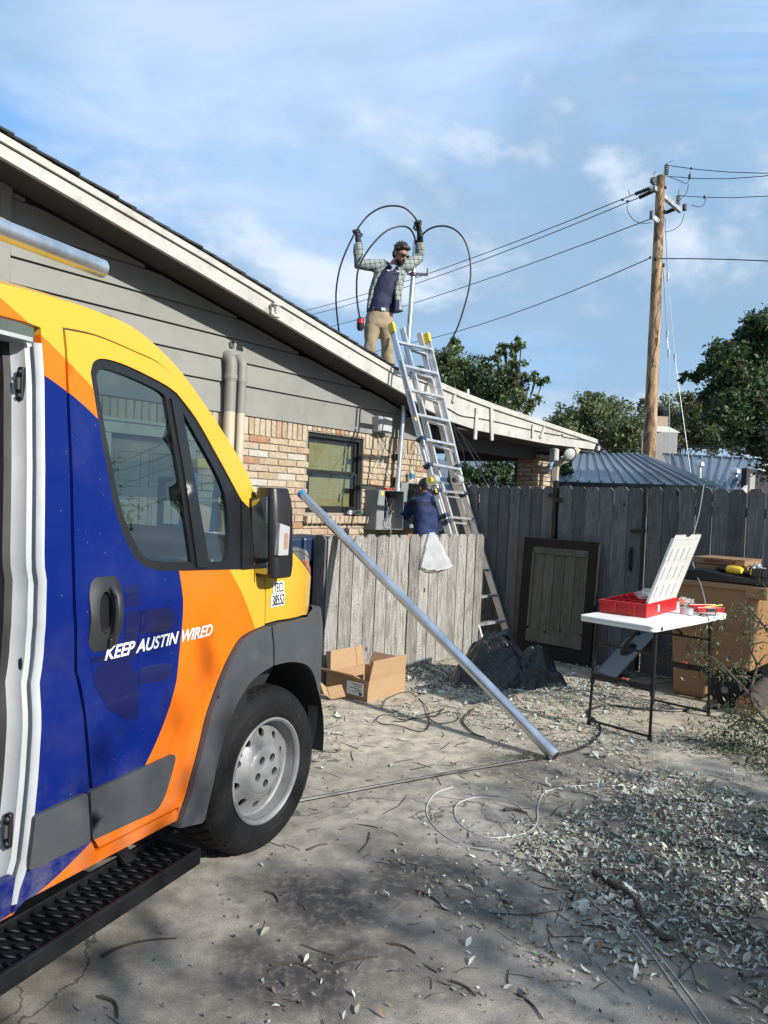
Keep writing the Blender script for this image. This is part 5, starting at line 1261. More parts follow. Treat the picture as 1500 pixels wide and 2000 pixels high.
# ------------------------------------------------------------------ folding table and what stands on it
TC = Vector((2.016, 5.595, 0)); E1, E2 = Vector((.68, -.733, 0)).normalized(), Vector((.72, .694, 0)).normalized()
TZ = .785
tab = thing('folding_table', 'white folding table with black steel legs', 'table', TC, math.atan2(E2.y, E2.x))
M['table_white'] = pbr('white_table_plastic', (.74, .74, .72), .45, dirt=.16, dirtcol=(.4, .38, .34), var=.04, bump=.06, bscale=300)
HX, HY = .585, .285                                               # local x along E2, local -y along E1
mb = MB(); q = rounded([(-HX, -HY), (HX, -HY), (HX, HY), (-HX, HY)], .05, 6)
mb.prism(q, lambda a, b, d: Vector((a, b, d)), TZ, TZ-.018); mb.prism([(x*.995, y*.99) for x, y in q], lambda a, b, d: Vector((a, b, d)), TZ-.018, TZ-.042)
mb.build('table_top', M['table_white'], tab, bevel=.006, segs=3)
for c in ((-HX+.10, -HY-.002),): MB().tube([(c[0], c[1]+.001, TZ-.022), (c[0], c[1]-.002, TZ-.022)], .013, 14).build('badge', M['grey_plastic'], tab)
legs = {}
for nm, px in (('a', (1148, 1415)), ('b', (1266, 1448)), ('c', (1386, 1400)), ('d', (1276, 1375))):
    w = G(*px)-TC; legs[nm] = Vector((w.dot(E2), -w.dot(E1), 0))
topz = TZ-.04
def leg(nm):
    b = legs[nm]; tpt = Vector((b.x*.93, b.y*.96, topz)); m_ = b.lerp(tpt, .42)
    MB().tube([m_, tpt], .0135, 10).build('leg', M['black_steel'], tab, smooth=True); lo = MB().tube([b+Vector((0, 0, .02)), m_.lerp(tpt, .05)], .0105, 10).build('lower_leg', M['black_steel'], tab, smooth=True)
    MB().tube([b, b+Vector((0, 0, .035))], .0145, 10).build('foot_cap', M['rubber'], tab, smooth=True); MB().tube([m_-Vector((0, 0, .012)), m_+Vector((0, 0, .02))], .017, 10).build('collar', M['black_plastic'], tab, smooth=True)
    return b, tpt
L = {k: leg(k) for k in legs}
for p, q in (('a', 'b'), ('d', 'c')):
    (b0, t0), (b1, t1) = L[p], L[q]
    MB().tube([b0.lerp(t0, .045), b1.lerp(t1, .045)], .009, 8).build('foot_bar', M['black_steel'], tab, smooth=True)
    MB().beam(b0.lerp(t0, .47), b1.lerp(t1, .47), .012, .045).build('cross_bar', M['black_plastic'], tab, bevel=.003)
    c = b0.lerp(t0, .47).lerp(b1.lerp(t1, .47), .55); MB().box(c+Vector((0, 0, .026)), (.02, .045, .010)).build('latch_tab', pbr('orange_tab', (.60, .12, .05), .5), tab, bevel=.002)
    c2 = c+Vector((-.012, 0, -.01)); MB().box(c2, (.004, .10, .026)).build('maker_badge', M['black_print'], tab)
    tm = (t0+t1)/2; MB().beam(b0.lerp(t0, .80).lerp(b1.lerp(t1, .80), .5), Vector((tm.x*.35, tm.y, topz)), .016, .016).build('brace', M['black_steel'], tab); MB().tube([b0.lerp(t0, .78), b1.lerp(t1, .78)], .009, 8).build('brace_bar', M['black_steel'], tab, smooth=True)
c = L['a'][0].lerp(L['a'][1], .47).lerp(L['b'][0].lerp(L['b'][1], .47), .55)
mb = MB().tube([c+Vector((-.016, .045*math.cos(a), -.012+.011*math.sin(a))) for a in np.linspace(0, 6.283, 16, endpoint=False)], .0015, 4, closed=True); mb.build('badge_outline', M['wire_grey'], tab)
text('badge_lettering', 'LIFETIME', .016, M['wire_grey'], tab, c+Vector((-.0150, .036, -.017)), (math.pi/2, 0, -math.pi/2), width=.072)
# red organiser case
M['red_plastic'] = pbr('red_plastic', (.52, .012, .015), .38, var=.1)
def onT(px, py, z=0.0): w = G(px, py, TZ+z)-TC; return Vector((w.dot(E2), -w.dot(E1), TZ+z))
A, B, C_ = G(1170, 1196, TZ), G(1262, 1208, TZ), G(1308, 1189, TZ)
ex = (B-A); LX = ex.length; ex.normalize(); ey = Vector((-ex.y, ex.x, 0)); LY = max(.30, (C_-B).dot(ey)); 
case = thing('organiser_case', 'open red parts organiser with upright clear lid on table', 'tool case', A, math.atan2(ex.y, ex.x))
hC = .098
mb = MB()
for c, sz in (((LX/2, .006, hC/2), (LX, .012, hC)), ((LX/2, LY-.006, hC/2), (LX, .012, hC)), ((.006, LY/2, hC/2), (.012, LY-.024, hC)), ((LX-.006, LY/2, hC/2), (.012, LY-.024, hC)), ((LX/2, LY/2, .006), (LX-.02, LY-.02, .012))): mb.box(c, sz)
mb.build('case_body', M['red_plastic'], case, bevel=.004)
for k in range(1, 6): MB().box((LX*k/6, LY/2, hC*.5), (.005, LY-.03, hC*.8)).build('divider', M['red_plastic'], case)
for k in range(1, 3): MB().box((LX/2, LY*k/3, hC*.5), (LX-.03, .005, hC*.78)).build('divider', M['red_plastic'], case)
mb = MB().box((LX/2, -.004, hC-.012), (LX+.01, .012, .022)); mb.build('rim', M['red_plastic'], case, bevel=.004)
for x in (.10, LX-.10): MB().box((x, -.008, hC*.5), (.05, .012, hC*.62)).build('clasp', M['red_plastic'], case, bevel=.004)
MB().box((LX+.003, LY*.35, hC*.52), (.004, .03, .05)).build('white_sticker', M['white_print'], case)
s = NT('cloudy_polycarbonate'); s.set(col=(.80, .80, .76), rough=.25, alpha=.80, coat=.3); s.bump(s.noise(s.vec(), 30, 3), .2, .004); M['clear_poly'] = s.mat
ld = Vector((.16, .03, .50)).normalized(); HLID = .52; yv = Vector((0, 1, 0)); nv = ld.cross(yv).normalized()
def lidp(a, b, d): return Vector((LX-.005, LY*.04, hC))+yv*a+ld*b+nv*d
LW = LY*.90
mb = MB(); outl = rounded([(0, 0), (LW, 0), (LW, HLID), (LW*.62, HLID), (LW*.56, HLID-.018), (LW*.44, HLID-.018), (LW*.38, HLID), (0, HLID)], [.01, .01, .03, .005, .005, .005, .005, .03], 3)
slots = [[(LW*(.10+.215*c), HLID*(.09+.27*r)), (LW*(.10+.215*c)+.018, HLID*(.09+.27*r)), (LW*(.10+.215*c)+.018, HLID*(.26+.27*r)), (LW*(.10+.215*c), HLID*(.26+.27*r))] for r in range(3) for c in range(4) if not (r == 1 and c < 2)]
sheet(mb, outl, slots, lidp, .05, .004); lid = mb.build('lid', M['clear_poly'], case)
mb = MB()
for a, b, w, h in ((.0, 0, .012, HLID-.03), (LW-.012, 0, .012, HLID-.03), (.0, 0, LW, .012), (.0, HLID-.045, LW, .012), (.02, HLID*.36, LW-.04, .008), (.02, HLID*.63, LW-.04, .008), (LW*.48, .02, .008, HLID-.08)): mb.prism([(a, b), (a+w, b), (a+w, b+h), (a, b+h)], lidp, .0, .016)
for r in range(3):
    for c in range(4): a, b = LW*(.10+.215*c)-.012, HLID*(.08+.27*r); mb.prism([(a, b), (a+.008, b), (a+.008, b+HLID*.19), (a, b+HLID*.19)], lidp, -.012, .014)
o = mb.build('lid_ribs', M['clear_poly'], lid, bevel=.002); o['kind'] = 'stuff'
t = thing('parts_bag', 'small clear bag of white clips lying on red organiser', 'bag', A+ex*LX*.55+ey*LY*.55+Vector((0, 0, hC+.02)))
crumple('bag', M['film'], t, (.07, .05, .035), 3.3, 3, .6)
t = thing('clear_tub', 'shallow clear plastic tub on the red organiser', 'tub', A+ex*LX*.68+ey*LY*.72+Vector((0, 0, hC)), math.atan2(ex.y, ex.x))
mb = MB(); mb.box((0, 0, .004), (.17, .10, .006))
for c, sz in (((0, .05, .03), (.17, .004, .055)), ((0, -.05, .03), (.17, .004, .055)), ((.085, 0, .03), (.004, .10, .055)), ((-.085, 0, .03), (.004, .10, .055))): mb.box(c, sz)
mb.build('tub', M['clear_poly'], t)
# smaller things on the table
M['foil'] = pbr('silver_tape', (.55, .55, .56), .35, metal=.6, var=.1)
def roll(name, lab, cat, px, py, r, h, lay=False):
    p = G(px, py, TZ); t = thing(name, lab, cat, p); MB().lathe([(r*.62, 0), (r, 0), (r, h), (r*.62, h), (r*.62, 0)], (0, 0, .001), (0, 0, 1), 24).build('roll', M['foil'], t, smooth=True); return t
roll('tape_roll', 'silver tape roll beside the red organiser lid', 'tape', 1318, 1190, .036, .062)
roll('tape_roll', 'silver tape roll lying near the table edge', 'tape', 1341, 1200, .046, .048)
p = G(1333, 1186, TZ); t = thing('sealant_bag', 'orange and clear packet of fittings lying on white table', 'packet', p+Vector((0, .05, .03)), .6)
crumple('packet', pbr('orange_packet', (.50, .16, .09), .3, var=.4, scale=25, coat=.5), t, (.11, .045, .035), 7.7, 3, .6); crumple('film', M['film'], t, (.09, .055, .04), 9.1, 3, .6, (.06, .0, 0))
p = G(1381, 1196, TZ); t = thing('tool_tray', 'small red tool tray with black handle at table corner', 'tray', p+Vector((.02, .06, 0)), .25)
mb = MB().box((0, 0, .012), (.24, .10, .018)); mb.box((0, .05, .025), (.24, .008, .045)); mb.box((0, -.05, .02), (.24, .008, .036)); mb.box((.12, 0, .02), (.008, .10, .036)); mb.box((-.12, 0, .02), (.008, .10, .036)); mb.build('tray', M['red_plastic'], t, bevel=.006)
MB().box((0, -.056, .02), (.08, .006, .025)).build('handle', M['black_plastic'], t, bevel=.003); MB().tube([(-.02, .0, .03), (.13, -.01, .05)], .006, 6).build('screwdriver', M['yellow_plastic'], t)
p = G(1372, 1201, TZ); t = thing('drywall_blade', 'flat grey square of metal lying near the table edge', 'plate', p+Vector((0, 0, .002)), .55)
MB().box((0, 0, .002), (.14, .14, .003)).build('plate', M['galv'], t); MB().box((-.10, .0, .004), (.10, .03, .006)).build('tab', M['foil'], t)
# ------------------------------------------------------------------ wheelie bin
bd = Vector((.743, -.669, 0)); bwv = Vector((.669, .743, 0)); b0_ = Vector((2.44, 6.49, 0))
wb = thing('wheelie_bin', 'tan wheelie bin with black lid beside the table', 'bin', b0_, math.atan2(bd.y, bd.x))
M['tan_plastic'] = pbr('tan_bin_plastic', (.36, .205, .092), .5, var=.10, scale=2.5, bump=.06, bscale=150, dirt=.2, dirtcol=(.2, .13, .07))
W = .58                                                          # local x = depth towards the handle, local y = width towards the fence
def binsec(z): u = z/.97; return (.05-.05*u, .60+.14*u, .03-.03*u, W-.03+.03*u)
prof = [(.06, .0), (.33, .0), (.335, .10), (.36, .20), (.43, .275), (.50, .29), (.67, .29), (.725, .97), (.0, .97)]
mb = MB(); mb.prism(prof, lambda a, b, d: Vector((a, (.035-.035*b/.97) if d < .5 else W-.035+.035*b/.97, b)), 0, 1); mb.build('bin_body', M['tan_plastic'], wb, bevel=.022, segs=3)
mb = MB().box((.36, W/2, .955), (.80, W+.05, .05)); mb.build('bin_rim', M['tan_plastic'], wb, bevel=.012)
MB().box((.70, -.012, .925), (.17, .05, .10)).build('corner_bracket', M['tan_plastic'], wb, bevel=.012)
MB().box((.35, .016, .60), (.56, .02, .015)).build('body_ledge', M['tan_plastic'], wb, bevel=.006)
mb = MB()
for k in range(3): mb.box((.20, .020, .70-.03*k), (.20-.03*k, .008, .010))
o = mb.build('moulded_mark', M['tan_plastic'], wb, bevel=.002); o['kind'] = 'stuff'
lp = [(-.05, .985), (.78, .985), (.80, 1.005), (.70, 1.03), (.52, 1.045), (.28, 1.075), (.05, 1.06), (-.05, 1.01)]
mb = MB().prism(lp, lambda a, b, d: Vector((a, d, b)), -.03, W+.03); mb.build('lid', M['black_plastic'], wb, bevel=.014, segs=3)
MB().tube([(.84, -.01, .985), (.84, W+.01, .985)], .017, 12).build('handle_bar', M['black_plastic'], wb, smooth=True)
for y in (.03, W-.03): MB().box((.79, y, .975), (.12, .05, .05)).build('handle_bracket', M['tan_plastic'], wb, bevel=.01)
for y in (-.005, W+.005):
    w_ = MB().tube([(.50, y-.028, .125), (.50, y+.028, .125)], .125, 28).build('wheel', M['rubber'], wb, smooth=True, bevel=.008); MB().tube([(.50, y-.034, .125), (.50, y-.026, .125)], .028, 12).build('hub', M['wire_grey'], w_, smooth=True)
MB().tube([(.50, 0, .125), (.50, W, .125)], .014, 8).build('axle', M['black_steel'], wb)
def BW(x, y, z): return b0_+bd*x+bwv*y+Vector((0, 0, z))
BR = math.atan2(bd.y, bd.x)
M['pizza_card'] = pbr('brown_pizza_card', (.34, .20, .11), .8, var=.1)
t = thing('pizza_box', 'brown pizza box with printed web address, on top', 'box', BW(.36, .30, 1.115), BR-.03, 'pizza boxes on the bin')
MB().box((0, 0, .025), (.42, .40, .045)).build('box', M['pizza_card'], t, bevel=.002); MB().box((.0, .0, .0495), (.43, .41, .003)).build('box_lid', M['pizza_card'], t)
text('lettering', 'DESANOPIZZA.COM', .034, pbr('red_brown_print', (.15, .03, .015), .7), t, (-.115, -.2015, .0125), (math.pi/2, 0, 0), bold=.0006, width=.25)
t = thing('pizza_box', 'plain brown pizza box underneath, above the yellow drill', 'box', BW(.37, .32, 1.068), BR+.02, 'pizza boxes on the bin'); MB().box((0, 0, .023), (.41, .40, .043)).build('box', M['pizza_card'], t, bevel=.002)
t = thing('paper_napkins', 'crumpled pale napkins at the end of pizza boxes', 'napkins', BW(.62, .20, 1.10), BR); crumple('paper', M['pale_box'], t, (.06, .05, .04), 4.4, 3, .8); crumple('paper_scrap', M['pizza_card'], t, (.07, .06, .02), 8.4, 3, .7, (.04, -.02, -.03))
t = thing('cordless_drill', 'yellow and black cordless drill lying on the bin lid', 'drill', BW(.50, .06, 1.085), BR-.25)
MB().tube([(-.16, 0, .0), (-.13, 0, 0), (-.12, 0, 0), (-.06, 0, 0)], [.006, .012, .026, .028], 14).build('chuck', M['black_plastic'], t, smooth=True)
MB().tube([(-.06, 0, 0), (-.02, 0, 0), (.04, 0, 0), (.065, 0, 0)], [.030, .034, .034, .024], 16).build('motor_housing', M['yellow_plastic'], t, smooth=True)
MB().tube([(.02, 0, -.01), (.06, .02, -.015), (.13, .05, -.015)], [.020, .018, .022], 12).build('grip', M['black_plastic'], t, smooth=True)
MB().box((.165, .06, -.005), (.07, .09, .055)).build('battery', M['black_plastic'], t, bevel=.008); MB().box((.128, .05, -.005), (.018, .07, .05)).build('battery_mount', M['yellow_plastic'], t, bevel=.006)
t = thing('battery_charger', 'black ribbed charger block beside the drill on lid', 'charger', BW(.70, .05, 1.045), BR)
MB().box((0, 0, .035), (.10, .10, .07)).build('charger', M['black_plastic'], t, bevel=.008)
for k in range(4): MB().box((-.035+.023*k, -.052, .04), (.008, .008, .05)).build('cooling_rib', M['grey_plastic'], t)
# grey meter plate with a round hole, propped under the table
a_, b_, c_ = AY(1160, 1312, 6.2), AY(1200, 1326, 5.95), AY(1252, 1262, 6.30); a_ = G(1164, 1312); b_ = G(1200, 1325)
xd = (b_-a_); wpl = xd.length; xd.normalize(); zd = (AY(1216, 1247, 6.75)-a_); hpl = .55
zd = (Vector((.30, .52, .42))).normalized()
zd = (zd-xd*zd.dot(xd)).normalized(); nd_ = xd.cross(zd)
t = thing('meter_cover', 'grey steel cover plate with a round hole, propped under table', 'plate', a_)
hole = [(wpl/2+.085*math.cos(q), .34+.085*math.sin(q)) for q in np.linspace(0, 6.283, 28, endpoint=False)]
mb = MB(); sheet(mb, [(0, 0), (wpl*1.08, 0), (wpl*1.08, .62), (0, .62)], [hole], lambda a, b, d: xd*a+zd*b-nd_*d*(1 if nd_.y < 0 else 1), .2, .012); mb.build('plate', pbr('blue_grey_enamel', (.22, .27, .29), .45, var=.05), t)
mb = MB(); mb.tube([xd*(wpl/2+.087*math.cos(q))+zd*(.34+.087*math.sin(q)) for q in np.linspace(0, 6.283, 28, endpoint=False)], .006, 6, closed=True); mb.build('rolled_rim', M['grey_box'], t, smooth=True)
# ------------------------------------------------------------------ log and cables on the ground
lg_ = G(1462, 1402); lgd = Vector((.60, .80, .02)).normalized()
t = thing('cut_log', 'short cut log with orange sawn end by the branch pile', 'log', (lg_.x, lg_.y+.03, .085))
MB().tube([Vector((0, 0, 0)), lgd*.7], [.085, .09], 20).build('bark', M['bark'], t, smooth=True)
s = NT('sawn_end'); v_ = s.vec(); w_ = s.n('ShaderNodeTexVoronoi', feature='DISTANCE_TO_EDGE'); w_.inputs['Scale'].default_value = 22; s.l(v_, w_.inputs['Vector']); s.set(col=s.mix(s.rng(w_.outputs['Distance'], .02, .14), (.09, .04, .02), (.40, .20, .10)), rough=.9)
x_, y_, z_ = frame_from(lgd); MB().add([-lgd*.004]+[-lgd*.003+(x_*math.cos(q)+y_*math.sin(q))*.083 for q in np.linspace(0, 6.283, 24, endpoint=False)], [(0, 1+k, 1+(k+1) % 24) for k in range(24)]).build('sawn_end', s.mat, t)
def ground_cable(name, lab, cat, pts, r, mat, z=None, k=6, closed=False, jit=0.0, group=None):
    P = [G(*p, z if z is not None else r) for p in pts]; c = P[0].copy(); c.z = 0
    S = [Vector(p) for p in spline(P, k)]
    if jit:
        for i, p in enumerate(S): p.z += jit*(.5+.5*math.sin(i*.7))
    o = MB().tube([p-c for p in S], r, 6).build(name, mat, smooth=True); o.location = c; return tag(o, lab, cat, group)
ground_cable('black_rope', 'long dark cable across concrete from the van to the table', 'cable', [(400, 1598), (590, 1563), (760, 1531), (900, 1506), (1000, 1489), (1080, 1476), (1140, 1459), (1168, 1437), (1172, 1420), (1160, 1405), (1148, 1396), (1155, 1385), (1190, 1378), (1250, 1385), (1330, 1388), (1420, 1380), (1520, 1372)], .0085, M['cable'])
ground_cable('white_wire', 'thin white wire looped on concrete in two rings', 'wire', [(885, 1537), (850, 1550), (834, 1575), (838, 1600), (865, 1630), (910, 1652), (970, 1661), (1040, 1671), (1100, 1681), (1165, 1770), (1240, 1812), (1290, 1870), (1340, 1935), (1400, 2020), (1500, 2200), (1650, 2480)], .0023, M['wire_white'])
ground_cable('white_wire', 'thin white wire forming the inner ring on concrete', 'wire', [(1160, 1534), (1100, 1538), (1062, 1550), (1051, 1575), (1050, 1600), (1040, 1620), (1000, 1634), (950, 1635), (905, 1615), (888, 1588), (900, 1566), (945, 1558), (1000, 1568), (1030, 1590), (1048, 1612), (1062, 1640), (1085, 1672), (1140, 1735), (1200, 1785), (1262, 1850), (1330, 1945), (1380, 2020), (1490, 2210), (1620, 2470)], .0021, M['wire_white'], jit=.003)
ground_cable('thin_wire', 'tangle of thin dark wire on concrete near cardboard box', 'wire', [(745, 1385), (760, 1362), (800, 1354), (830, 1378), (838, 1410), (828, 1430), (790, 1422), (750, 1415), (735, 1410), (745, 1398), (790, 1405), (840, 1395), (868, 1384), (850, 1400), (830, 1396), (860, 1415), (890, 1408), (898, 1396), (880, 1392), (850, 1398), (800, 1408), (770, 1410)], .0032, M['cable'], jit=.01)
pts = [AY(x, y, Y) for x, y, Y in ((1375, 945, 6.9), (1366, 1000, 6.75), (1352, 1060, 6.6), (1356, 1110, 6.4), (1370, 1145, 6.2), (1378, 1180, 5.95))]
o = MB().tube([Vector(q)-pts[0] for q in spline(pts, 6)], .004, 6).build('hanging_wire', M['wire_grey'], smooth=True); o.location = pts[0]; tag(o, 'thin grey wire hanging from gate top down to the table', 'wire')
# ------------------------------------------------------------------ trees
def leaf_mat(name, c0, c1, c2, transl=.28):
    s = NT(name); s.t.nodes.remove(s.b)
    g = s.n('ShaderNodeNewGeometry'); col = s.ramp(g.outputs['Random Per Island'], [(0, c0), (.55, c1), (1, c2)])
    d = s.n('ShaderNodeBsdfPrincipled'); s.l(col, d.inputs['Base Color']); d.inputs['Roughness'].default_value = .5; d.inputs['Specular IOR Level'].default_value = .35
    t = s.n('ShaderNodeBsdfTranslucent'); s.l(s.mix(1., col, (1.25, 1.3, .7), 'MULTIPLY'), t.inputs[0])
    m = s.n('ShaderNodeMixShader'); m.inputs[0].default_value = transl; s.l(d.outputs[0], m.inputs[1]); s.l(t.outputs[0], m.inputs[2]); s.l(m.outputs[0], s.out.inputs[0])
    return s.mat
LM_DARK = leaf_mat('dark_oak_leaves', (.018, .036, .018), (.042, .078, .034), (.095, .145, .065))
LM_MID = leaf_mat('green_leaves', (.042, .064, .026), (.10, .138, .055), (.18, .215, .10))
LM_OLIVE = leaf_mat('olive_leaves', (.06, .075, .035), (.115, .135, .065), (.19, .21, .115))
def quads_mesh(name, P, N, T, size, mat, ratio=.5, fold=.18):
    """leaf-shaped quads: P centres, N normals, T directions"""
    n = len(P); B = np.cross(N, T); s = size[:, None]
    v = np.stack([P-T*s, P+B*s*ratio+N*s*fold, P+T*s, P-B*s*ratio+N*s*fold], 1).reshape(-1, 3)
    me = bpy.data.meshes.new(name); me.vertices.add(4*n); me.vertices.foreach_set('co', v.astype(np.float32).ravel())
    idx = np.arange(4*n).reshape(-1, 4); tri = idx
    me.loops.add(4*n); me.loops.foreach_set('vertex_index', tri.ravel().astype(np.int32))
    me.polygons.add(n); me.polygons.foreach_set('loop_start', np.arange(0, 4*n, 4, dtype=np.int32)); me.polygons.foreach_set('loop_total', np.full(n, 4, np.int32))
    me.update(); me.validate(); me.materials.append(mat); return me
def unit(a): return a/np.maximum(1e-9, np.linalg.norm(a, axis=1, keepdims=True))
def crown_points(rng, clusters, per, shell=.45):
    P, N = [], []
    for c, r in clusters:
        c = np.array(c); k = max(10, int(per*r*r))
        sub = unit(rng.normal(size=(max(5, k//40), 3)))*(rng.uniform(.25, 1.15, (max(5, k//40), 1)))*r*np.array([1, 1, .85])
        w = sub[rng.integers(0, len(sub), k)]; p = w+rng.normal(size=(k, 3))*r*.16
        P.append(c+p); N.append(unit(p+rng.normal(size=(k, 3))*r*.8))
    return np.concatenate(P), np.concatenate(N)
def tree(label, cat, px_clusters, Y, mat, leaf, per, base_px, trunk_r, group, seed, name='tree', yspread=1.0, bare=False):
    rng = np.random.default_rng(seed); base = AY(base_px, 960, Y); base.z = 0
    t = thing(name, label, cat, base, 0, group)
    cl = []
    for px, py, r in px_clusters:
        y = Y+rng.uniform(-1, 1)*yspread; q = AY(px, py, y)-base; cl.append(((q.x, q.y, q.z), r*Y/FPX))
    P, N = crown_points(rng, cl, per)
    T = unit(np.cross(N, rng.normal(size=N.shape))); sz = leaf*rng.uniform(.6, 1.35, len(P))
    o = bpy.data.objects.new('crown', quads_mesh('crown', P, N, T, sz, mat)); link(o, t); o['kind'] = 'stuff'
    mb = MB(); zs = [c[2] for c, _ in cl]; fork = Vector((0, 0, max(.5, min(zs)*.75)))
    mb.tube([Vector((0, 0, 0)), fork*.5+Vector((.05, 0, 0)), fork], [trunk_r, trunk_r*.85, trunk_r*.7], 9)
    for ci, (c, r) in enumerate(cl):
        if bare and ci % 4: continue
        c = Vector(c); m = fork.lerp(c, .5)+Vector((rng.uniform(-.15, .15), rng.uniform(-.15, .15), .12))*r
        mb.tube(spline([tuple(fork), tuple(m), tuple(c)], 3), [trunk_r*(.12-.014*i) for i in range(7)], 5)
        for _ in range(5):
            d = Vector(rng.normal(size=3)).normalized()*r*.35; mb.tube([m.lerp(c, .5), c+d*.5, c+d], [trunk_r*.11, trunk_r*.07, trunk_r*.03], 4)
    o = mb.build('trunk', M['bark'], t, smooth=True); return t
GT = 'trees beyond the roof and fence'
tree('tall mid green tree behind the roof beside the ladder top', 'tree', [(880, 698, 30), (856, 716, 30), (905, 722, 32), (872, 745, 38), (928, 745, 30), (848, 745, 26), (890, 675, 16), (830, 735, 24), (900, 770, 40), (860, 775, 40)], 19, LM_MID, .048, 7000, 880, .14, GT, 1)
tree('airy sprouting tree with large leaves above the porch roof', 'tree', [(1008, 688, 24), (985, 682, 20), (978, 722, 28), (1012, 712, 24), (1046, 744, 22), (1000, 752, 30), (1030, 790, 26), (1000, 795, 34), (1016, 672, 12), (1061, 742, 10), (1020, 740, 18), (970, 700, 12)], 15, LM_MID, .045, 4200, 1008, .09, GT, 2, yspread=.5)
tree('dark dense tree just left of the airy sprouting tree', 'tree', [(945, 735, 34), (960, 765, 42), (930, 770, 36), (985, 790, 40), (955, 712, 18), (990, 762, 30)], 18, LM_DARK, .048, 6000, 955, .12, GT, 3)
tree('broad pale olive tree low behind the metal roof, left of pole', 'tree', [(1100, 822, 36), (1150, 803, 40), (1190, 800, 36), (1222, 832, 42), (1150, 845, 46), (1100, 858, 42), (1078, 838, 28), (1240, 856, 38), (1166, 782, 22), (1200, 860, 44), (1130, 880, 40), (1060, 860, 30)], 27, LM_OLIVE, .070, 3200, 1150, .2, GT, 4, yspread=1.8)
tree('pale olive tree behind the pole and white chimney', 'tree', [(1300, 802, 36), (1340, 830, 42), (1312, 850, 42), (1370, 800, 36), (1262, 792, 20), (1385, 850, 42), (1280, 830, 34), (1345, 780, 20), (1420, 850, 40)], 31, LM_OLIVE, .075, 2800, 1330, .2, GT, 5, yspread=1.8)
tree('big dark leafy oak leaning in from the right edge', 'tree', [(1462, 662, 46), (1404, 702, 36), (1352, 735, 22), (1442, 742, 62), (1482, 800, 62), (1402, 768, 38), (1388, 805, 24), (1505, 640, 42), (1458, 850, 42), (1502, 865, 42), (1378, 722, 22), (1332, 738, 12), (1425, 690, 30), (1490, 720, 55), (1545, 700, 70), (1560, 800, 80), (1545, 880, 60), (1470, 625, 20), (1438, 812, 30), (1450, 770, 50), (1475, 700, 50), (1420, 800, 40)], 13.5, LM_DARK, .046, 8000, 1620, .2, GT, 6, yspread=.9, bare=True)
tree('dark green shrub seen through the porch opening', 'shrub', [(925, 925, 30), (958, 918, 30), (995, 918, 26), (898, 938, 22), (975, 940, 28), (940, 945, 30)], 17.5, LM_DARK, .05, 6000, 950, .05, 'shrubs beyond the fence', 7, name='shrub', yspread=.4)
tree('small green shrub between brick column and metal roof', 'shrub', [(1100, 918, 20), (1088, 936, 18), (1114, 936, 14), (1108, 905, 10), (1100, 948, 24)], 16.5, LM_MID, .045, 6500, 1100, .04, 'shrubs beyond the fence', 8, name='shrub', yspread=.3)
# trees behind the photographer, right: they shade the foreground
def crown_tree(label, base, clusters, seed, mat, leaf=.075, per=190, tr=.2):
    rng = np.random.default_rng(seed); t = thing('tree', label, 'tree', base, 0, GT)
    P, N = crown_points(rng, clusters, per); T = unit(np.cross(N, rng.normal(size=N.shape)))
    o = bpy.data.objects.new('crown', quads_mesh('crown', P, N, T, leaf*rng.uniform(.6, 1.35, len(P)), mat)); link(o, t); o['kind'] = 'stuff'
    mb = MB(); fork = Vector((0, 0, min(c[2] for c, _ in clusters)*.7)); mb.tube([Vector((0, 0, 0)), fork], [tr, tr*.7], 10)
    for c, r in clusters:
        c = Vector(c); m = fork.lerp(c, .5)+Vector((0, 0, .2)); mb.tube(spline([tuple(fork), tuple(m), tuple(c)], 3), [tr*(.5-.06*i) for i in range(7)], 6)
    mb.build('trunk', M['bark'], t, smooth=True); return t
SHADE = [((-1.6, -.9, 4.1), .7), ((.7, .2, 4.3), 1.1), ((1.7, .9, 4.8), 1.2), ((1.4, -.9, 5.6), 1.3), ((2.6, 0, 5.4), 1.2), ((-.9, -1.9, 4.4), 1.0), ((2.9, 1.5, 4.2), .9)]
crown_tree('large oak behind the photographer shading the near concrete', Vector((7.0, -2.4, 0)), SHADE, 21, LM_DARK)
crown_tree('tree right of the yard mirrored in the van window', Vector((11.5, 6.2, 0)), [((-1.4, .3, 3.4), .9), ((.2, -.6, 4.2), 1.0), ((-.6, 1.0, 4.6), .9), ((1.0, .4, 3.8), 1.0), ((-.2, -.2, 5.3), .8), ((-1.9, -.9, 4.4), .6)], 31, LM_DARK, per=420)
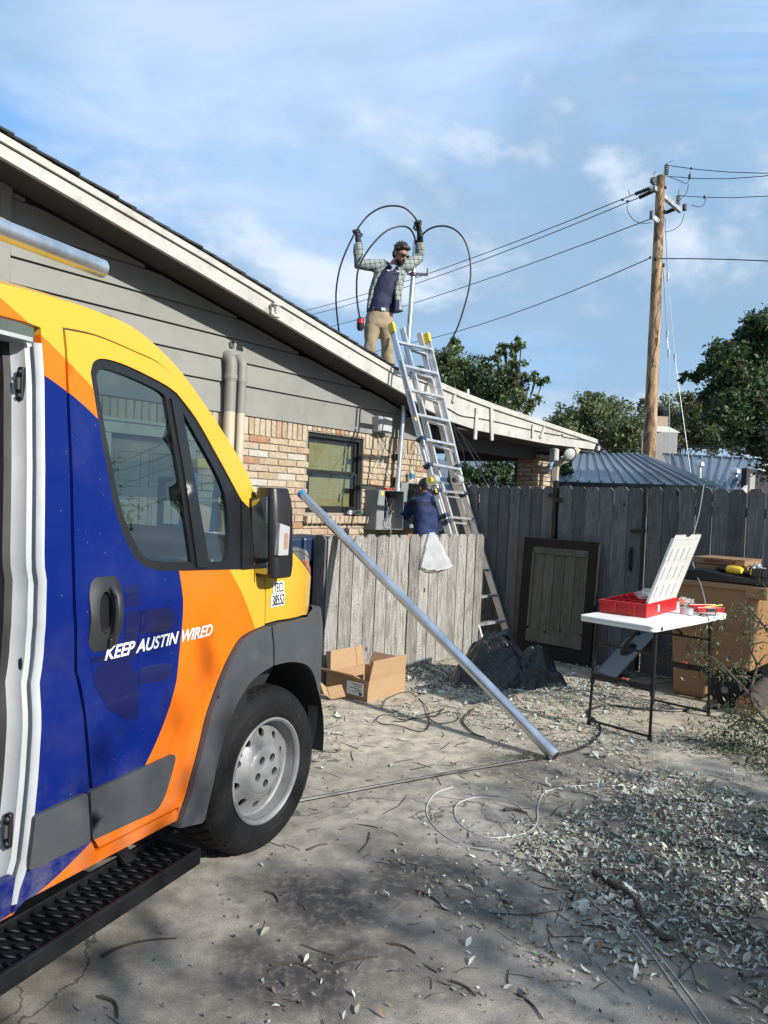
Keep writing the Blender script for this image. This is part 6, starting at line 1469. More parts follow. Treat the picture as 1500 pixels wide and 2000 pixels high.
# ------------------------------------------------------------------ neighbour's metal-roofed house
M['blue_metal'] = pbr('blue_grey_metal_roof', (.20, .245, .285), .42, metal=.25, var=.08, scale=2, coat=.1)
M['stucco'] = pbr('white_stucco', (.62, .60, .56), .9, var=.08, bump=.2, bscale=60)
nb0 = G(1375, 949, 2.02); nb0.z = 0
nh = thing('neighbour_house', 'low house with blue metal hip roof beyond the fence', 'house', nb0)
def nv_(p): return p-nb0
EL, K = G(1060, 940, 2.02), G(1376, 949, 2.02); RL, R_ = AY(1108, 886, 20.2), AY(1253, 888, 19.3)
R2L, R2R, E2R, E2L = AY(1296, 887, 21.0), AY(1497, 899, 19.0), AY(1446, 960, 16.0), AY(1330, 960, 17.5)
KR = AY(1470, 975, 17.0)
def roof_face(e0, e1, r0, r1, n, nm='roof_panel'):
    for i in range(n):
        a, b = i/n, (i+1)/n
        q = [e0.lerp(e1, a), e0.lerp(e1, b), r0.lerp(r1, b), r0.lerp(r1, a)]; q = [nv_(p) for p in q]
        nrm = (q[1]-q[0]).cross(q[3]-q[0]); nrm = nrm.normalized() if nrm.length > 1e-6 else Vector((0, 0, 1)); nrm = nrm if nrm.z > 0 else -nrm
        mb = MB().add([p+nrm*.0 for p in q]+[p-nrm*.04 for p in q], [(0, 1, 2, 3), (7, 6, 5, 4), (0, 4, 5, 1), (1, 5, 6, 2), (2, 6, 7, 3), (3, 7, 4, 0)])
        mb.beam(q[0]+nrm*.018, q[3]+nrm*.018, .035, .05, up=nrm); mb.build(nm, M['blue_metal'], nh)
roof_face(EL, K, RL, R_, 13); roof_face(K, KR, R_, R_.lerp(R_, 1), 9)
roof_face(E2L, E2R, R2L, R2R, 10)
MB().beam(nv_(K), nv_(R_), .10, .05).build('hip_cap', M['blue_metal'], nh); MB().beam(nv_(RL), nv_(R_), .12, .05).build('ridge_cap', M['blue_metal'], nh); MB().beam(nv_(R2L), nv_(R2R), .12, .06).build('ridge_cap', M['blue_metal'], nh)
MB().beam(nv_(E2R)+Vector((.03, 0, -.05)), nv_(R2R)+Vector((.03, 0, -.05)), .05, .16).build('barge_board', M['stucco'], nh)
mb = MB(); q = [nv_(EL)-Vector((0, -.3, 0)), nv_(K)-Vector((.3, -.3, 0)), nv_(KR)+Vector((0, .4, 0))]
for a, b in ((q[0], q[1]), (q[1], q[2])):
    a, b = a.copy(), b.copy(); a.z = b.z = 1.0; mb.beam(a, b, .12, 2.0, up=(0, 0, 1))
mb.build('wall', M['stucco'], nh)
g0, g1_ = AY(1452, 950, 16.4), AY(1520, 950, 18.6); g0.z = g1_.z = 1.2
MB().beam(nv_(g0), nv_(g1_), .1, 2.6).build('gable_wall', pbr('dark_gable', (.03, .03, .03), .8), nh)
p = AY(1467, 950, 15.8); p.z = 1.15; MB().box(nv_(p), (.10, .10, 2.4)).build('porch_post', M['stucco'], nh)
MB().beam(nv_(EL)+Vector((0, -.06, -.04)), nv_(K)+Vector((0, -.06, -.04)), .10, .09).build('gutter', pbr('dark_gutter', (.03, .035, .04), .5), nh, bevel=.01)
c = AY(1286, 884, 21.6); mb = MB().box(nv_(c), (.92, .70, 1.1), (.95, -.3, 0), (.3, .95, 0)); ch = mb.build('chimney', M['stucco'], nh, bevel=.01)
mb = MB().add([nv_(c)+Vector(v) for v in ((-.46, -.35, .55), (.46, -.35, .55), (.46, .35, .55), (-.46, .35, .55), (-.2, -.18, .72), (.2, -.18, .72), (.2, .18, .72), (-.2, .18, .72))], [(0, 1, 5, 4), (1, 2, 6, 5), (2, 3, 7, 6), (3, 0, 4, 7), (4, 5, 6, 7)]); mb.build('chimney_shoulder', M['stucco'], ch)
MB().box(nv_(c)+Vector((.0, 0, .86)), (.34, .34, .28)).build('brick_stack', M['brick'], ch); MB().lathe([(.0, .34), (.15, .30), (.22, .18), (.20, .10), (.10, .10), (.10, 0)], nv_(c)+Vector((0, 0, .98)), (0, 0, 1), 16).build('chimney_cap', M['black_steel'], ch, smooth=True)
for px, y0, y1, Y in ((1366, 908, 938, 16.8), (1436, 922, 948, 17.2)):
    a, b = nv_(AY(px, y1, Y)), nv_(AY(px, y0, Y)); MB().tube([a, b], .05, 10).build('roof_vent', M['galv'], nh, smooth=True); MB().lathe([(.0, .12), (.11, .05), (.12, -.02), (.05, -.03)], b, (0, 0, 1), 12).build('vent_cap', M['galv'], nh, smooth=True)
p = AY(900, 938, 19); sh_ = thing('metal_shed', 'pale blue metal roof glimpsed through the porch beside ladder', 'shed', (p.x, p.y, 0))
for k in range(7): MB().beam(Vector((-2.2+.42*k, -.6, 1.75)), Vector((-1.9+.42*k, 1.6, 2.62)), .40, .03).build('roof_panel', M['blue_metal'], sh_); MB().beam(Vector((-2.41+.42*k, -.6, 1.775)), Vector((-2.11+.42*k, 1.6, 2.645)), .03, .05).build('roof_seam', M['blue_metal'], sh_)
MB().box((-.9, .6, .85), (2.8, 2.0, 1.7)).build('wall', M['stucco'], sh_)
# ------------------------------------------------------------------ utility pole and lines
def pole_mat():
    s = NT('pole_wood'); v = s.vec((1, 1, .10)); n = s.noise(v, 16, 7, .7, .4); n2 = s.noise(s.vec((1, 1, .35)), 5, 6, .7, .8)
    c = s.mix(s.rng(n, .3, .7), (.22, .125, .06), (.50, .34, .19)); c = s.mix(s.math('MULTIPLY', s.rng(n2, .46, .58), .9), c, (.075, .045, .028))
    s.set(col=c, rough=.85); s.bump(n, .5, .01); return s.mat
pb, pt = AY(1265, 950, 20), AY(1291, 344, 20)
dirp = (pt-pb).normalized(); base = pb-dirp*(pb.z/dirp.z)
pole = thing('utility_pole', 'tall wooden utility pole with metal crossarm behind the fence', 'utility pole', base)
MB().tube([Vector((0, 0, 0)), (pb-base), (pt-base)], [.19, .176, .112], 20).build('pole_shaft', pole_mat(), pole, smooth=True, angle=60)
def pq(px, py, Y=20.0): return AY(px, py, Y)-base
M['galv_dull'] = pbr('dull_galvanized', (.42, .44, .46), .5, metal=.5)
M['porcelain'] = pbr('grey_porcelain', (.22, .24, .25), .3, coat=.4); M['insul_black'] = pbr('black_insulator', (.02, .02, .022), .45)
a, b = pq(1277, 367, 19.86), pq(1329, 404, 21.3); b.z = a.z
MB().beam(a, b, .09, .12).build('crossarm', M['galv_dull'], pole, bevel=.008)
MB().beam(pq(1276, 424, 19.8), pq(1287, 433, 19.8), .06, .10).build('bracket', M['galv_dull'], pole)
def insul(p, d, n, r, h, mat, name='insulator'):
    prof = [(0, 0), (r*.35, 0)]
    for i in range(n): z = h*(i+.3)/n; prof += [(r*.5, z-h*.12/n), (r, z), (r*.95, z+h*.25/n), (r*.5, z+h*.35/n)]
    prof += [(r*.35, h), (0, h)]; return MB().lathe(prof, p, d, 12).build(name, mat, pole, smooth=True, angle=80)
UPV = Vector((0, 0, 1))
insul(pq(1301, 342, 20.0), UPV, 5, .065, .28, M['porcelain']); insul(pq(1324, 400, 21.2), UPV, 5, .065, .26, M['porcelain']); insul(pq(1277, 362, 19.9), UPV, 4, .06, .22, M['porcelain'])
for (x0, y0), (x1, y1), Y in (((1272, 367), (1240, 379), 19.8), ((1276, 373), (1248, 386), 19.9), ((1318, 408), (1300, 415), 21.2)):
    p, q = pq(x0, y0, Y), pq(x1, y1, Y+.35); insul(p, (q-p), 8, .055, (q-p).length, M['insul_black'])
for px, py, w, h in ((1274, 353, .10, .14), (1337, 405, .10, .18), (1272, 420, .08, .22), (1298, 414, .06, .10), (1300, 366, .05, .08), (1270, 503, .06, .06), (1281, 505, .10, .10), (1296, 518, .06, .1), (1347, 345, .06, .12), (1350, 329, .04, .06), (1376, 385, .05, .08), (1216, 390, .07, .05), (1226, 393, .07, .05)):
    MB().box(pq(px, py, 19.75), (w, .05, h)).box(pq(px, py, 19.72), (w*.5, .07, h*.6)).build('fitting', M['insul_black'], pole, bevel=.01)
for a_, b_ in (((1301, 320), (1315, 313)), ((1275, 342), (1281, 334)), ((1325, 382), (1326, 369)), ((1230, 381), (1227, 371))): MB().tube([pq(*a_, 19.9), pq(*b_, 19.9)], .008, 5).build('wire_tail', M['cable'], pole)
for pts in ([(1225, 396), (1226, 412), (1238, 430), (1255, 436), (1272, 435)], [(1336, 418), (1330, 437), (1315, 449), (1298, 453)], [(1308, 346), (1325, 352), (1340, 358), (1346, 350), (1348, 335)], [(1345, 360), (1340, 378), (1326, 392)], [(1350, 400), (1365, 404), (1374, 400), (1379, 388)]):
    MB().tube([pq(*p[:2], 19.9) for p in spline(pts, 5)], .009, 5).build('jumper_wire', M['cable'], pole, smooth=True)
def span(label, p0, Y0, p1, Y1, r=.012, sag=.25, ext=1.0, name='power_line'):
    a, b = AY(*p0, Y0), AY(*p1, Y1); P = []
    for i in range(17):
        t = i/16*ext; q = a.lerp(b, t); q.z -= sag*4*t*(1-t) if t <= 1 else 0; P.append(q-a)
    o = MB().tube(P, r, 5).build(name, M['cable'], smooth=True); o.location = a; tag(o, label, 'power line', 'overhead lines')
span('upper of two parallel overhead lines running left from the pole', (1240, 379), 20.1, (587, 609), 36, r=.013, sag=.25, ext=1.7)
span('lower of two parallel overhead lines running left from the pole', (1248, 386), 20.2, (600, 617), 36, r=.013, sag=.25, ext=1.7)
span('single overhead line leaving the pole left below the crossarm', (1272, 427), 19.9, (637, 640), 36, r=.013, sag=.2, ext=1.7)
span('lowest overhead line leaving the pole to the left', (1270, 504), 19.9, (760, 678), 33, r=.013, sag=.3, ext=1.7)
span('topmost overhead line running right from the pole top', (1304, 323), 20, (1560, 337), 17.5, r=.010, sag=.08, ext=4.0)
span('second overhead line running right just below the pole top', (1302, 344), 20, (1560, 334), 17.5, r=.010, sag=.12, ext=4.0)
span('overhead line running right from the crossarm end insulator', (1326, 382), 21.1, (1560, 377), 18, r=.010, sag=.08, ext=4.0)
span('dark communication line running right halfway up the pole', (1284, 505), 19.8, (1560, 513), 17.5, r=.014, sag=-.03, ext=4.0)
span('thin white line crossing behind the trees at right, low', (1150, 862), 26, (1560, 868), 22, r=.010, sag=.1, ext=4.0)
span('thin dark line crossing low behind the metal roof ridge', (1100, 878), 24, (1560, 872), 22, r=.012, sag=.0, ext=4.0)
def guy(label, pts, mats):
    P = [AY(x, y, Y) for x, y, Y in pts]; t = thing('guy_wire', label, 'guy wire', P[0], 0, 'guy wires of the pole')
    for i in range(len(P)-1): MB().tube([P[i]-P[0], P[i+1]-P[0]], .011 if mats[i] else .007, 6).build('wire_run', M['wire_grey'] if mats[i] else M['galv_dull'], t, smooth=True)
    for i in range(1, len(P)-1): MB().tube([P[i]-P[0]+Vector((0, 0, .10)), P[i]-P[0]-Vector((0, 0, .10))], [.035, .02], 8).build('turnbuckle', M['galv_dull'], t, smooth=True)
guy('white topped guy wire dropping steeply beside the pole', [(1299, 424, 20), (1304, 542, 19.8), (1318, 700, 19.4), (1352, 945, 18.6)], [1, 0, 0])
guy('lower guy wire hanging from pole hook beside the trunk', [(1295, 520, 20), (1303, 655, 19.7), (1306, 690, 19.6), (1309, 940, 19.2)], [1, 0, 0]); 
# ------------------------------------------------------------------ people
M['skin'] = pbr('skin', (.42, .22, .145), .5, var=.08); M['skin_dark'] = pbr('tanned_skin', (.26, .13, .085), .5, var=.08)
M['hair'] = pbr('dark_brown_hair', (.022, .013, .010), .55, var=.4, scale=30, stretch=(1, 1, .3), bump=.6, bscale=120); M['hair2'] = pbr('black_hair', (.008, .008, .010), .45, var=.4, scale=30, bump=.5, bscale=120)
M['khaki'] = pbr('khaki_cotton', (.37, .285, .185), .85, var=.14, scale=6, bump=.35, bscale=18); M['navy'] = pbr('navy_polo', (.006, .012, .060), .75, var=.15, scale=7, bump=.3, bscale=16)
M['glove'] = pbr('black_work_glove', (.014, .014, .016), .7, var=.3); M['denim'] = pbr('dark_trousers', (.02, .022, .03), .85); M['boot'] = pbr('brown_boot', (.06, .035, .02), .6); M['undershirt'] = pbr('pale_undershirt', (.30, .36, .42), .8)
def plaid_mat():
    s = NT('plaid_flannel'); sep = s.n('ShaderNodeSeparateXYZ'); s.l(s.obj(), sep.inputs[0])
    def stripe(sock, f, w, ph=0.): return s.math('LESS_THAN', s.math('FRACT', s.math('ADD', s.math('MULTIPLY', sock, f), ph)), w)
    u = s.math('ADD', sep.outputs[0], s.math('MULTIPLY', sep.outputs[2], .22)); v = s.math('SUBTRACT', sep.outputs[2], s.math('MULTIPLY', sep.outputs[0], .22))
    c = (.27, .30, .28)
    dk = s.math('ADD', s.math('MULTIPLY', stripe(u, 16, .30), .5), s.math('MULTIPLY', stripe(v, 16, .30), .5)); c = s.mix(dk, c, (.035, .055, .05))
    c = s.mix(s.math('MULTIPLY', s.math('MAXIMUM', stripe(u, 16, .06, .45), stripe(v, 16, .06, .45)), .7), c, (.03, .04, .05))
    s.set(col=c, rough=.85); s.bump(s.noise(s.vec(), 16, 4), .3, .01); return s.mat
M['plaid'] = plaid_mat()
def rings_mb(rings, W, D, n=26):
    mb = MB(); V = [Vector(c)+W*hw*math.cos(2*math.pi*k/n)+D*hd*math.sin(2*math.pi*k/n) for c, hw, hd in rings for k in range(n)]; N = len(rings)
    return mb.add(V, [(i*n+k, i*n+(k+1) % n, (i+1)*n+(k+1) % n, (i+1)*n+k) for i in range(N-1) for k in range(n)]+[tuple(range(n-1, -1, -1)), tuple((N-1)*n+k for k in range(n))])
def shell_mb(rings, W, D, th=.03, n=30):
    """open-fronted shell: each ring (centre, half width, half depth, angle of left edge, angle of right edge); angle 0 = front (D), + towards W"""
    mb = MB(); V = []; N = len(rings)
    for c, hw, hd, a0, a1 in rings:
        for k in range(n+1):
            a = math.radians(a1+(360-(a1-a0))*k/n); V.append(Vector(c)+W*hw*math.sin(a)+D*hd*math.cos(a))
        for k in range(n+1):
            a = math.radians(a1+(360-(a1-a0))*k/n); V.append(Vector(c)+W*(hw-th)*math.sin(a)+D*(hd-th)*math.cos(a))
    m = n+1; F = []
    for i in range(N-1):
        for k in range(n): a = i*2*m+k; b = (i+1)*2*m+k; F += [(a, a+1, b+1, b), (a+m, b+m, b+m+1, a+m+1)]
        for k in (0, n): a = i*2*m+k; b = (i+1)*2*m+k; F.append((a, b, b+m, a+m) if k == 0 else (a, a+m, b+m, b))
    for i in (0, N-1):
        for k in range(n): a = i*2*m+k; F.append((a, a+m, a+m+1, a+1))
    return mb.add(V, F)
def hand(parent, wrist, palm_dir, side, curl, mat, name='glove', s=1.0):
    """a gripping hand: palm, four unequal bent fingers, thumb from the side of the palm"""
    w, d, sd = Vector(wrist), Vector(palm_dir).normalized(), Vector(side).normalized(); sd = (sd-d*sd.dot(d)).normalized(); c = Vector(curl); c = (c-d*c.dot(d)-sd*c.dot(sd)).normalized()
    ch = [[(w-d*.05*s, .031*s), (w, .029*s), (w+d*.035*s, (.040*s, .024*s)), (w+d*.075*s, (.040*s, .022*s))], [(w+d*.075*s-sd*.026*s, .020*s), (w+d*.075*s+sd*.026*s, .020*s)]]
    for i, (o, L) in enumerate(((-.033, .80), (-.011, .95), (.011, 1.0), (.033, .88))):
        b = w+d*.078*s+sd*o*s; k1 = b+(d*.028+c*.012)*L*s; k2 = k1+(d*.006+c*.028)*L*s; k3 = k2+(-d*.020+c*.006)*L*s
        ch.append([(b, .0105*s), (k1, .0100*s), (k2, .0092*s), (k3, .0080*s)])
    b = w+d*.025*s+sd*.036*s; ch.append([(b, .014*s), (b+(sd*.022+d*.025+c*.012)*s, .0125*s), (b+(sd*.012+d*.045+c*.034)*s, .010*s)])
    return blob(name, ch, mat, parent, voxel=.0055*s, smooth=2)
def head(parent, c, face, up, skin, hairm, beard=True, glasses=True, back=False):
    c, f, u = Vector(c), Vector(face).normalized(), Vector(up).normalized(); u = (u-f*u.dot(f)).normalized(); r = f.cross(u)
    P = lambda a, b, d: c+r*a+f*b+u*d
    chains = [[(P(0, -.01, .035), (.075, .085))], ]
    mb = MB(); mb.ball(c+u*.03-f*.008, (.077, .095, .095), 20, X=r, Y=f, Z=u); mb.ball(P(0, .025, -.045), (.058, .066, .066), 16, X=r, Y=f, Z=u); mb.ball(P(0, .055, -.082), (.030, .030, .026), 12, X=r, Y=f, Z=u)
    ch = [mb, [(P(0, .082, .02), .010), (P(0, .103, -.022), .014)], [(P(-.012, .094, -.024), .010), (P(.012, .094, -.024), .010)], [(P(-.022, .083, -.056), .008), (P(.022, .083, -.056), .008)], [(P(-.022, .080, -.068), .008), (P(.022, .080, -.068), .008)]]
    for s_ in (-1, 1): ch += [[(P(s_*.076, -.008, .012), .012), (P(s_*.084, -.016, .032), .013), (P(s_*.080, -.010, -.015), .010)], [(P(s_*.034, .072, .028), .016), (P(s_*.02, .075, .03), .015)]]
    ch.append([(P(0, -.015, -.06), .052), (P(0, -.035, -.15), .056)])
    blob('head', ch, skin, parent, voxel=.0065, smooth=3)
    hm = MB(); rr = random.Random(3)
    hm.ball(P(0, -.025, .062), (.090, .096, .088), 18, X=r, Y=f, Z=u); hm.ball(P(0, -.05, .00), (.080, .062, .075), 16, X=r, Y=f, Z=u)
    hc = [hm]
    if not back: hc += [[(P(-.05, .05, .105), .024), (P(.0, .072, .110), .028), (P(.052, .05, .100), .024)]]
    for _ in range(18 if back else 46):
        a, b = rr.uniform(-math.pi, math.pi), rr.uniform(.1, 1.3); d = r*math.cos(a)*math.cos(b)+f*math.sin(a)*math.cos(b)+u*math.sin(b)
        if d.dot(f) > .55 and b < .9: continue
        q = P(0, -.025, .055)+d*.08; hc.append([(q, .012), (q+d*(.012 if back else .030)+r*rr.uniform(-.012, .012)+u*.004, .005)])
    blob('hair', hc, hairm, parent, voxel=.0065, smooth=1)
    if beard: 
        bm_ = MB(); bm_.ball(P(0, .028, -.066), (.059, .066, .048), 14, X=r, Y=f, Z=u); bm_.ball(P(0, .058, -.094), (.034, .032, .024), 12, X=r, Y=f, Z=u)
        blob('beard', [bm_, [(P(-.03, .085, -.048), .007), (P(.03, .085, -.048), .007)]], hairm, parent, voxel=.0065, smooth=2)
    else:
        pass
    for s_ in (-1, 1):
        if not glasses: MB().ball(P(s_*.032, .078, .018), .012, 10).build('eye', M['wire_white'], parent, smooth=True)
    if glasses:
        mb = MB()
        for s_ in (-1, 1): mb.ball(P(s_*.034, .092, .016), (.032, .010, .022), 14, X=r, Y=f, Z=u); mb.tube([P(s_*.064, .080, .020), P(s_*.084, -.01, .024)], .0045, 6)
        mb.tube([P(-.01, .102, .022), P(.01, .102, .022)], .005, 6); mb.build('sunglasses', pbr('dark_sunglasses', (.008, .010, .02), .12, coat=.6), parent, smooth=True)
# -------- man on the roof
MY = 9.60
def q3(cx, cy, dY=0.0): return AY(560+cx/3.75, 360+cy/3.75, MY+dY)
hipc = q3(680, 985)
man = thing('person', 'man standing on the roof in open plaid shirt feeding black cable into the mast', 'person', (hipc.x, hipc.y, hipc.z-.90))
mo = Vector(man.location)
def m3(cx, cy, dY=0.0): return q3(cx, cy, dY)-mo
Fd = Vector((.22, -.97, 0)).normalized(); Wd = Vector((.97, .22, 0)).normalized()            # front, and towards image right
hipL, hipR = m3(640, 990), m3(728, 1000, .02)
def roof_z(P): w = P-HO; return top(w.dot(HD))+.02
def leg_pts(h, knee, ank):
    return h, knee, ank
kL, kR = m3(592, 1165, -.06), m3(728, 1175, -.05)
fLw = q3(572, 1330, .0); fLw.z = roof_z(fLw)+.07; fRw = q3(742, 1370, .03); fRw.z = roof_z(fRw)+.07
fL, fR = fLw-mo, fRw-mo
kL = hipL.lerp(fL, .5)+Fd*.05; kR = hipR.lerp(fR, .5)+Fd*.05
blob('trousers', [[(hipL, (.10, .098)), (hipL.lerp(kL, .4), .098), (kL, .080), (kL.lerp(fL, .5), .076), (fL+Vector((0, 0, .03)), .078)], [(hipR, (.10, .098)), (hipR.lerp(kR, .4), .098), (kR, .080), (kR.lerp(fR, .5), .076), (fR+Vector((0, 0, .03)), .078)],
    rings_mb([(m3(684, 935), .165, .115), (m3(682, 985), .178, .125), (m3(680, 1030), .172, .12), (m3(676, 1062), .12, .10)], Wd, Fd)], M['khaki'], man, voxel=.013, smooth=3, folds=.045)
for f in (fL, fR): blob('boot', [[(f+Vector((0, 0, .02)), .052), (f+Vector((0, 0, -.03)), .050)], [(f+Vector((0, 0, -.04))-Fd*.03, .045), (f+Vector((0, 0, -.045))+Fd*.10, .042), (f+Vector((0, 0, -.05))+Fd*.16, .034)]], M['boot'], man, voxel=.012)
nk = m3(772, 590, -.02)
blob('polo_shirt', [rings_mb([(m3(682, 948), .168, .118), (m3(686, 900), .160, .120), (m3(700, 840), .155, .118), (m3(716, 780), .162, .120), (m3(735, 715), .172, .122), (m3(752, 655), .172, .112), (m3(764, 615), .115, .085), (m3(770, 597), .07, .07)], Wd, Fd)], M['navy'], man, voxel=.012, smooth=3, folds=.03)
MB().prism(rounded([(-.035, -.06), (.035, -.06), (.06, .01), (-.06, .01)], .01), lambda a, b, d: m3(770, 612, 0)+Wd*a+Fd*(.092+d-.3*max(0, b))+Vector((0, 0, b)), 0, .012).build('undershirt_collar', M['undershirt'], man)
for sg in (-1, 1): MB().tube([nk+Wd*.06*sg-Fd*.02+Vector((0, 0, .03)), nk+Wd*.065*sg+Fd*.06+Vector((0, 0, -.01)), nk+Wd*.03*sg+Fd*.115+Vector((0, 0, -.075))], [.016, .022, .012], 8).build('collar', M['navy'], man, smooth=True)
for cx, cy, w in ((728, 652, .035), (798, 658, .03)):
    p = m3(cx, cy)+Fd*.128; MB().box(p, (w, .004, .014), Wd, Fd, (0, 0, 1)).build('shirt_emblem', M['wire_white'], man)
mb = MB(); R = [(m3(683, 940), .172, .122), (m3(684, 922), .172, .122)]; a = rings_mb(R, Wd, Fd); a.build('belt', M['black_plastic'], man, smooth=True)
MB().box(m3(690, 931)+Fd*.124, (.05, .01, .04), Wd, Fd, (0, 0, 1)).build('buckle', M['galv'], man, bevel=.004)
MB().box(m3(622, 930)+Fd*.11, (.018, .012, .045), Wd, Fd, (0, 0, 1)).build('belt_loop', M['khaki'], man)
# arms
sL, eL, hL = m3(672, 600, .0), m3(524, 585, -.10), m3(524, 405, -.12)
sR, eR, hR = m3(868, 600, .02), m3(968, 540, .16), m3(982, 420, .10)
blob('plaid_shirt', [shell_mb([(m3(700, 925)+Wd*.03, .235, .165, -74, 36), (m3(706, 860)+Wd*.02, .215, .160, -68, 34), (m3(722, 780), .205, .152, -60, 32), (m3(740, 715), .205, .148, -52, 30), (m3(755, 655), .205, .138, -40, 28), (m3(766, 612), .150, .112, -24, 24), (m3(772, 590), .095, .092, -30, 30)], Wd, Fd, th=.036),
    [(sL+Wd*.04, .092), (sL, .085), (sL.lerp(eL, .5), .072), (eL, .064), (eL.lerp(hL, .35), .058), (eL.lerp(hL, .72), (.062, .062))], [(sR-Wd*.04, .092), (sR, .085), (sR.lerp(eR, .5), .074), (eR, .066), (eR.lerp(hR, .4), .060), (eR.lerp(hR, .72), .060)],
    ], M['plaid'], man, voxel=.0125, smooth=2, folds=.03)
blob('body', [[(eL.lerp(hL, .6), .034), (hL, .030)], [(eR.lerp(hR, .6), .034), (hR, .030)], [(m3(772, 610), .05), (m3(790, 575), .052)], [(hipc-mo, .09), (m3(740, 700), .10), (m3(768, 612), .06)],
    [(sL+Wd*.03, .05), (eL, .04), (hL, .03)], [(sR-Wd*.03, .05), (eR, .04), (hR, .03)], [(m3(740, 660)-Wd*.12, .06), (m3(740, 660)+Wd*.12, .06)]], M['skin'], man, voxel=.012)
head(man, m3(833, 518, -.08), Vector((.62, -.62, -.44)), Vector((.30, -.28, .90)), M['skin'], M['hair'])
hand(man, m3(520, 400, -.12), m3(512, 345, -.12)-m3(520, 400, -.12), Wd, -Fd, M['glove'], s=1.12)
hand(man, m3(972, 345, .02), m3(958, 285, .0)-m3(972, 345, .02), -Wd, Fd+Wd*.3, M['glove'], s=1.12)
blob('glove_cuff', [[(m3(528, 425, -.12), .040), (m3(520, 395, -.12), .036)]], M['glove'], man); blob('glove_cuff', [[(hR, .036), (m3(972, 345, .02), .036)]], M['glove'], man)
p = m3(792, 905)+Fd*.10; MB().box(p, (.06, .05, .15), Wd, Fd, (0, 0, 1)).build('pouch', M['navy'], man, bevel=.012)
# -------- cables in his hands
def air_cable(label, pts, r=.0110, name='black_conduit'):
    P = [q3(*p) for p in pts]; c = P[0].copy(); o = MB().tube([Vector(q)-c for q in spline([tuple(p) for p in P], 7)], r, 10).build(name, M['cable'], smooth=True); o.location = c; return tag(o, label, 'cable', 'black cables over the mast')
air_cable('outermost black cable loop passing through both of his gloves', [(400, 1180, .25), (378, 1040, .10), (362, 880, 0), (364, 760, -.06), (388, 620, -.12), (430, 500, -.14), (482, 390, -.14), (530, 310, -.13), (600, 226, -.1), (690, 172, -.08), (780, 157, -.06), (860, 172, -.03), (920, 220, 0), (950, 265, .03), (960, 320, .08), (958, 420, .14), (950, 520, .16)])
air_cable('inner black cable loop ending in a red tip by his hip', [(538, 1000, -.16), (518, 870, -.18), (512, 760, -.2), (520, 640, -.22), (560, 540, -.22), (620, 450, -.2), (700, 365, -.15), (770, 322, -.1), (850, 307, -.02), (900, 325, .05), (930, 370, .12), (942, 420, .15), (946, 520, .16)])
air_cable('right hand black cable loop hanging from the mast down behind the ladder', [(957, 520, .17), (966, 430, .15), (990, 375, .1), (1040, 330, .05), (1110, 307, 0), (1180, 310, 0), (1250, 345, 0), (1305, 415, 0), (1338, 520, 0), (1348, 640, .0), (1335, 760, 0), (1300, 900, 0), (1250, 1050, 0), (1180, 1180, 0), (1095, 1305, .0), (1050, 1400, .1)])
p = q3(540, 1022, -.16); t = thing('cable_end_cap', 'red and black end cap on the inner cable loop', 'cap', p)
MB().tube([Vector((.0, 0, .08)), Vector((0, 0, .06)), Vector((.0, 0, -.05)), Vector((0, 0, -.08))], [.018, .045, .045, .03], 14).build('cap', M['black_plastic'], t, smooth=True); MB().tube([Vector((0, 0, .055)), Vector((0, 0, .005))], .0465, 14).build('red_band', M['red_plastic'], t, smooth=True)
# -------- man at the breaker panel
WY = 9.62
def c2(cx, cy, dY=0.0): return AY(700+cx/5, 760+cy/5, WY+dY)
wb_ = c2(665, 1400); man2 = thing('person', 'man in navy shirt seen from behind at the open breaker panel', 'person', (wb_.x, wb_.y, 0)); wo = Vector(man2.location)
def w3(cx, cy, dY=0.0): return c2(cx, cy, dY)-wo
F2 = Vector((-.62, .78, 0)).normalized(); W2 = Vector((.78, .62, 0)).normalized(); wz = w3(665, 1400).z
def navy2():
    s = NT('two_tone_navy_shirt'); sep = s.n('ShaderNodeSeparateXYZ'); s.l(s.obj(), sep.inputs[0]); zt, zb = w3(660, 1098).z, w3(660, 1142).z
    m = s.math('MULTIPLY', s.math('LESS_THAN', sep.outputs[2], zt), s.math('GREATER_THAN', sep.outputs[2], zb))
    c = s.mix(m, (.007, .021, .085), (.003, .007, .030)); s.set(col=c, rough=.8); s.bump(s.noise(s.vec(), 13, 4, .6, .5), .5, .02); return s.mat
sl2, el2, hl2 = w3(555, 1115, 0), w3(440, 1240, .05), w3(430, 1300, .32)
sr2, er2, hr2 = w3(775, 1100, -.02), w3(850, 1260, .0), w3(852, 1390, .12)
blob('shirt', [rings_mb([(Vector((0, 0, wz-.10)), .185, .125), (Vector((0, 0, wz)), .18, .125), (w3(665, 1300), .190, .130), (w3(668, 1200), .205, .135), (w3(668, 1130), .215, .128), (w3(665, 1085), .19, .11), (w3(660, 1050), .10, .08)], W2, F2),
    [(sl2+W2*.05, .08), (sl2, .082), (sl2.lerp(el2, .55), .074), (sl2.lerp(el2, .85), .072)], [(sr2-W2*.05, .08), (sr2, .082), (sr2.lerp(er2, .55), .074), (sr2.lerp(er2, .85), .072)], [(w3(660, 1065), .075), (w3(660, 1035), .066)]], navy2(), man2, voxel=.014, smooth=3, folds=.05)
blob('body', [[(sl2, .05), (el2, .043), (hl2, .032)], [(sr2, .05), (er2, .043), (hr2, .032)], [(w3(660, 1200), .09), (w3(660, 1060), .06), (w3(655, 1010), .055)], [(sl2, .06), (sr2, .06)], [(Vector((0, 0, wz)), .09), (w3(660, 1200), .09)]], M['skin_dark'], man2, voxel=.012)
